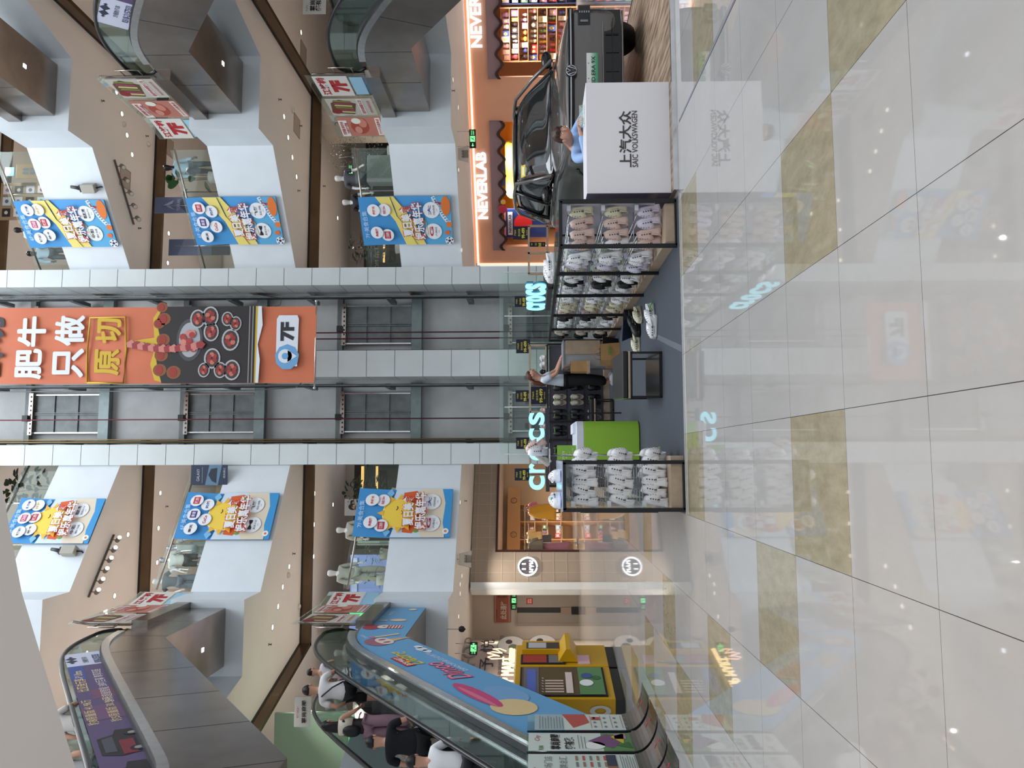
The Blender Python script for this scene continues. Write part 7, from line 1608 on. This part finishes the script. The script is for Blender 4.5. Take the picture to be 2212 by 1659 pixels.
def mk_vent(t):
    b = MB()
    for s in (-1, 1): b.box(s*.3-.01, s*.3+.01, -.3, .3, -.012, 0, C(150, 140, 132)); b.box(-.3, .3, s*.3-.01, s*.3+.01, -.012, 0, C(150, 140, 132))
    b.build('access_frame', parent=t); b = MB(); b.box(-.29, .29, -.29, .29, -.006, 0, C(178, 165, 155)); b.build('access_panel', parent=t)
def mk_speaker(t): b = MB(); b.lathe([(.09, 0), (.09, -.02), (.06, -.06), (.0, -.07)], 14, C(215, 210, 200)); b.build('dome', parent=t)
for (x, y, k, w_) in ((602, 215, 1, 'second floor ceiling, nearest the right escalator'), (647, 272, 1, 'second floor ceiling above the 2F wall'), (643, 412, 1, 'second floor ceiling above the banner'), (698, 402, 1, 'second floor ceiling beyond the bronze strip'), (219, 218, 2, 'third floor ceiling by the right escalator'), (315, 294, 2, 'third floor ceiling beside the bronze strip'), (299, 493, 2, 'third floor ceiling behind the track lights'), (632, 1196, 1, 'second floor ceiling left of the sun banner'), (580, 1392, 1, 'second floor ceiling above the riders'), (358, 1094, 2, 'third floor ceiling between the downlights'), (976, 196, 0, 'ground floor soffit at the right'), (1003, 1082, 0, 'ground floor soffit above the clothes shop')):
    fitting('sprinkler', 'small sprinkler head in the '+w_, 'sprinkler', x, y, 3.72+k*PITCHF, mk_sprinkler)
for (x, y, k, w_) in ((641, 272, 1, 'second floor ceiling right'), (655, 115, 1, 'second floor ceiling near the top edge'), (686, 305, 1, 'second floor ceiling beyond the strip'), (270, 385, 2, 'third floor ceiling under the track lights'), (365, 318, 2, 'third floor ceiling above the hooded mannequin')):
    fitting('access_hatch', 'square flush access hatch in the '+w_, 'hatch', x, y, 3.72+k*PITCHF, mk_vent)
for (x, y, k, w_) in ((631, 238, 1, 'second floor ceiling near the right escalator'), (320, 311, 2, 'third floor ceiling right'), (267, 268, 2, 'third floor ceiling between right downlights'), (622, 1242, 1, 'second floor ceiling left'), (242, 1320, 2, 'third floor ceiling left'), (645, 1310, 1, 'second floor ceiling beside the bronze strip left')):
    fitting('ceiling_speaker', 'small round cream speaker in the '+w_, 'speaker', x, y, 3.72+k*PITCHF, mk_speaker)
def track(lab, a, c, z, n_, lit, aim):
    p = onz(*a, z); q = onz(*c, z); d = q-p; L = d.length; t = thing('track_light', lab, 'track light', tuple(p), math.atan2(d.y, d.x))
    b = MB(); b.box(0, L, -.02, .02, -.04, 0, C(95, 88, 82)); b.build('track', parent=t)
    for i in range(n_):
        x = L*(i+.5)/n_; b = MB(); b.M = Matrix.Translation((x, 0, -.04)); b.tube([(0, 0, 0), (0, aim*.05, -.12)], .012, 6, C(120, 112, 104)); b.M = Matrix.Translation((x, aim*.05, -.16)) @ Matrix.Rotation(-aim*.9, 4, 'X'); b.cyl((0, 0), .065, -.22, .02, 14, C(135, 125, 115))
        o = b.build('spot_head', parent=t); b2 = MB(); b2.M = b.M; b2.cyl((0, 0), .055, -.228, -.221, 14, E(255, 245, 225, 9.0) if lit else C(215, 210, 200)); l = b2.build('lamp'); l.parent = o
track('row of five unlit cylinder spotlights on a ceiling track, third floor right', (246, 345), (288, 485), 14.15, 5, False, -1)
track('row of six glowing cylinder spotlights on a ceiling track, third floor left', (245, 1155), (190, 1290), 14.15, 6, True, -1)
def projector(lab, px, py, Yd, rz):
    P0, _r = (FR if py < 900 else FL); lx, lz = on_face(px, py, P0, _r); p = frame(P0, _r) @ Vector((lx, 0, lz)); t = thing('wall_projector', lab, 'projector', tuple(p), rz); m = C(170, 165, 155)
    b = MB(); b.box(-.13, .13, -.22, -.02, -.22, .18, m); b.build('housing', parent=t, bevel=.02); b = MB(); b.box(-.1, .1, -.17, -.08, .18, .25, M_black); b.tube([(0, -.12, .25), (.03, -.12, .38), (.05, -.12, .5)], [.06, .05, .045], 10, C(70, 70, 72)); b.build('lens', parent=t); b = MB(); b.tube([(0, -.1, -.22), (.02, -.05, -.34), (0, 0, -.36)], .02, 6, M_black); b.build('bracket', parent=t)
projector('beige projector lamp mounted on the fourth floor fascia right of the lifts', 195, 404, 22.2, FR[1]); projector('beige projector lamp mounted on the fourth floor fascia left of the sun banner', 152, 1194, 22.0, FL[1])
def hang_sign(lab, px, py, Yd, rz):
    p = at(px, py, Yd); t = thing('hanging_shop_sign', lab, 'sign', (p.x, p.y, p.z), rz); b = MB(); b.prism([(-.11, -.04), (.11, -.04), (.11, .04), (-.11, .04)], -.16, .0, C(205, 190, 175)); b.M = Matrix(); b.ring([[(x*w_, y, z) for x, y in ((-1, -.04), (1, -.04), (1, .04), (-1, .04))] for w_, z in ((.24, -.16), (.15, .2))], C(215, 205, 190), smooth=False); b.build('box', parent=t)
    b = MB(); b.text('洗手间', 0, 0, w=.22, h=.08, y=-.046, m=C(60, 50, 48)); b.build('lettering', parent=t); b = MB(); b.tube([(0, 0, .2), (0, 0, 3.72-p.z)], .01, 6, M_steelb); b.build('rod', parent=t)
hang_sign('small beige trapezoid sign hanging from the soffit, right of the lifts', 1000, 333, 22.0, -.3); hang_sign('small beige trapezoid sign hanging from the soffit, left of the lifts', 1006, 1208, 22.2, .4)
p = at(1000, 1359, 19.6); t = thing('security_camera', 'black dome camera hanging from the soffit above the service door', 'camera', tuple(p)); b = MB(); b.lathe([(.05, .1), (.08, .04), (.07, -.02), (0, -.07)], 12, M_black); b.build('dome', parent=t); b = MB(); b.tube([(0, 0, .1), (0, 0, 3.72-p.z)], .012, 6, C(200, 195, 185)); b.build('rod', parent=t)
c = at(757, 374, 24.4); exit_sign('green lit exit sign hanging on the second floor behind the charcoal mannequin', tuple(c), .56, .2, 0, -1, .5)
# green neon glow of the shop deep behind the left escalator
for (x0, y0, x1, y1, Yd, w_) in ((755, 1327, 790, 1330, 19.5, 'landing'), (752, 1570, 757, 1640, 21.0, 'far wall')):
    a = at(x0, y1, Yd); c = at(x1, y0, Yd); b = MB(); b.box(min(a.x, c.x), max(a.x, c.x)+.03, Yd, Yd+.03, c.z, a.z, E(70, 255, 130, 1.6)); tag(b.build('neon_tube'), 'green neon tube glowing on the second floor left, %s' % w_, 'neon light')
b = MB(); b.box(-9.5, -6.9, 21.5, 21.6, 5.62, 8.6, C(150, 175, 155)); struct(b.build('wall_neon'))
l = bpy.data.lights.new('neon_light', 'POINT'); l.energy = 14; l.color = (.35, 1, .5); l.shadow_soft_size = .2; o = bpy.data.objects.new('neon_light', l); COL.objects.link(o); o.location = (-6.2, 20.9, 6.4)
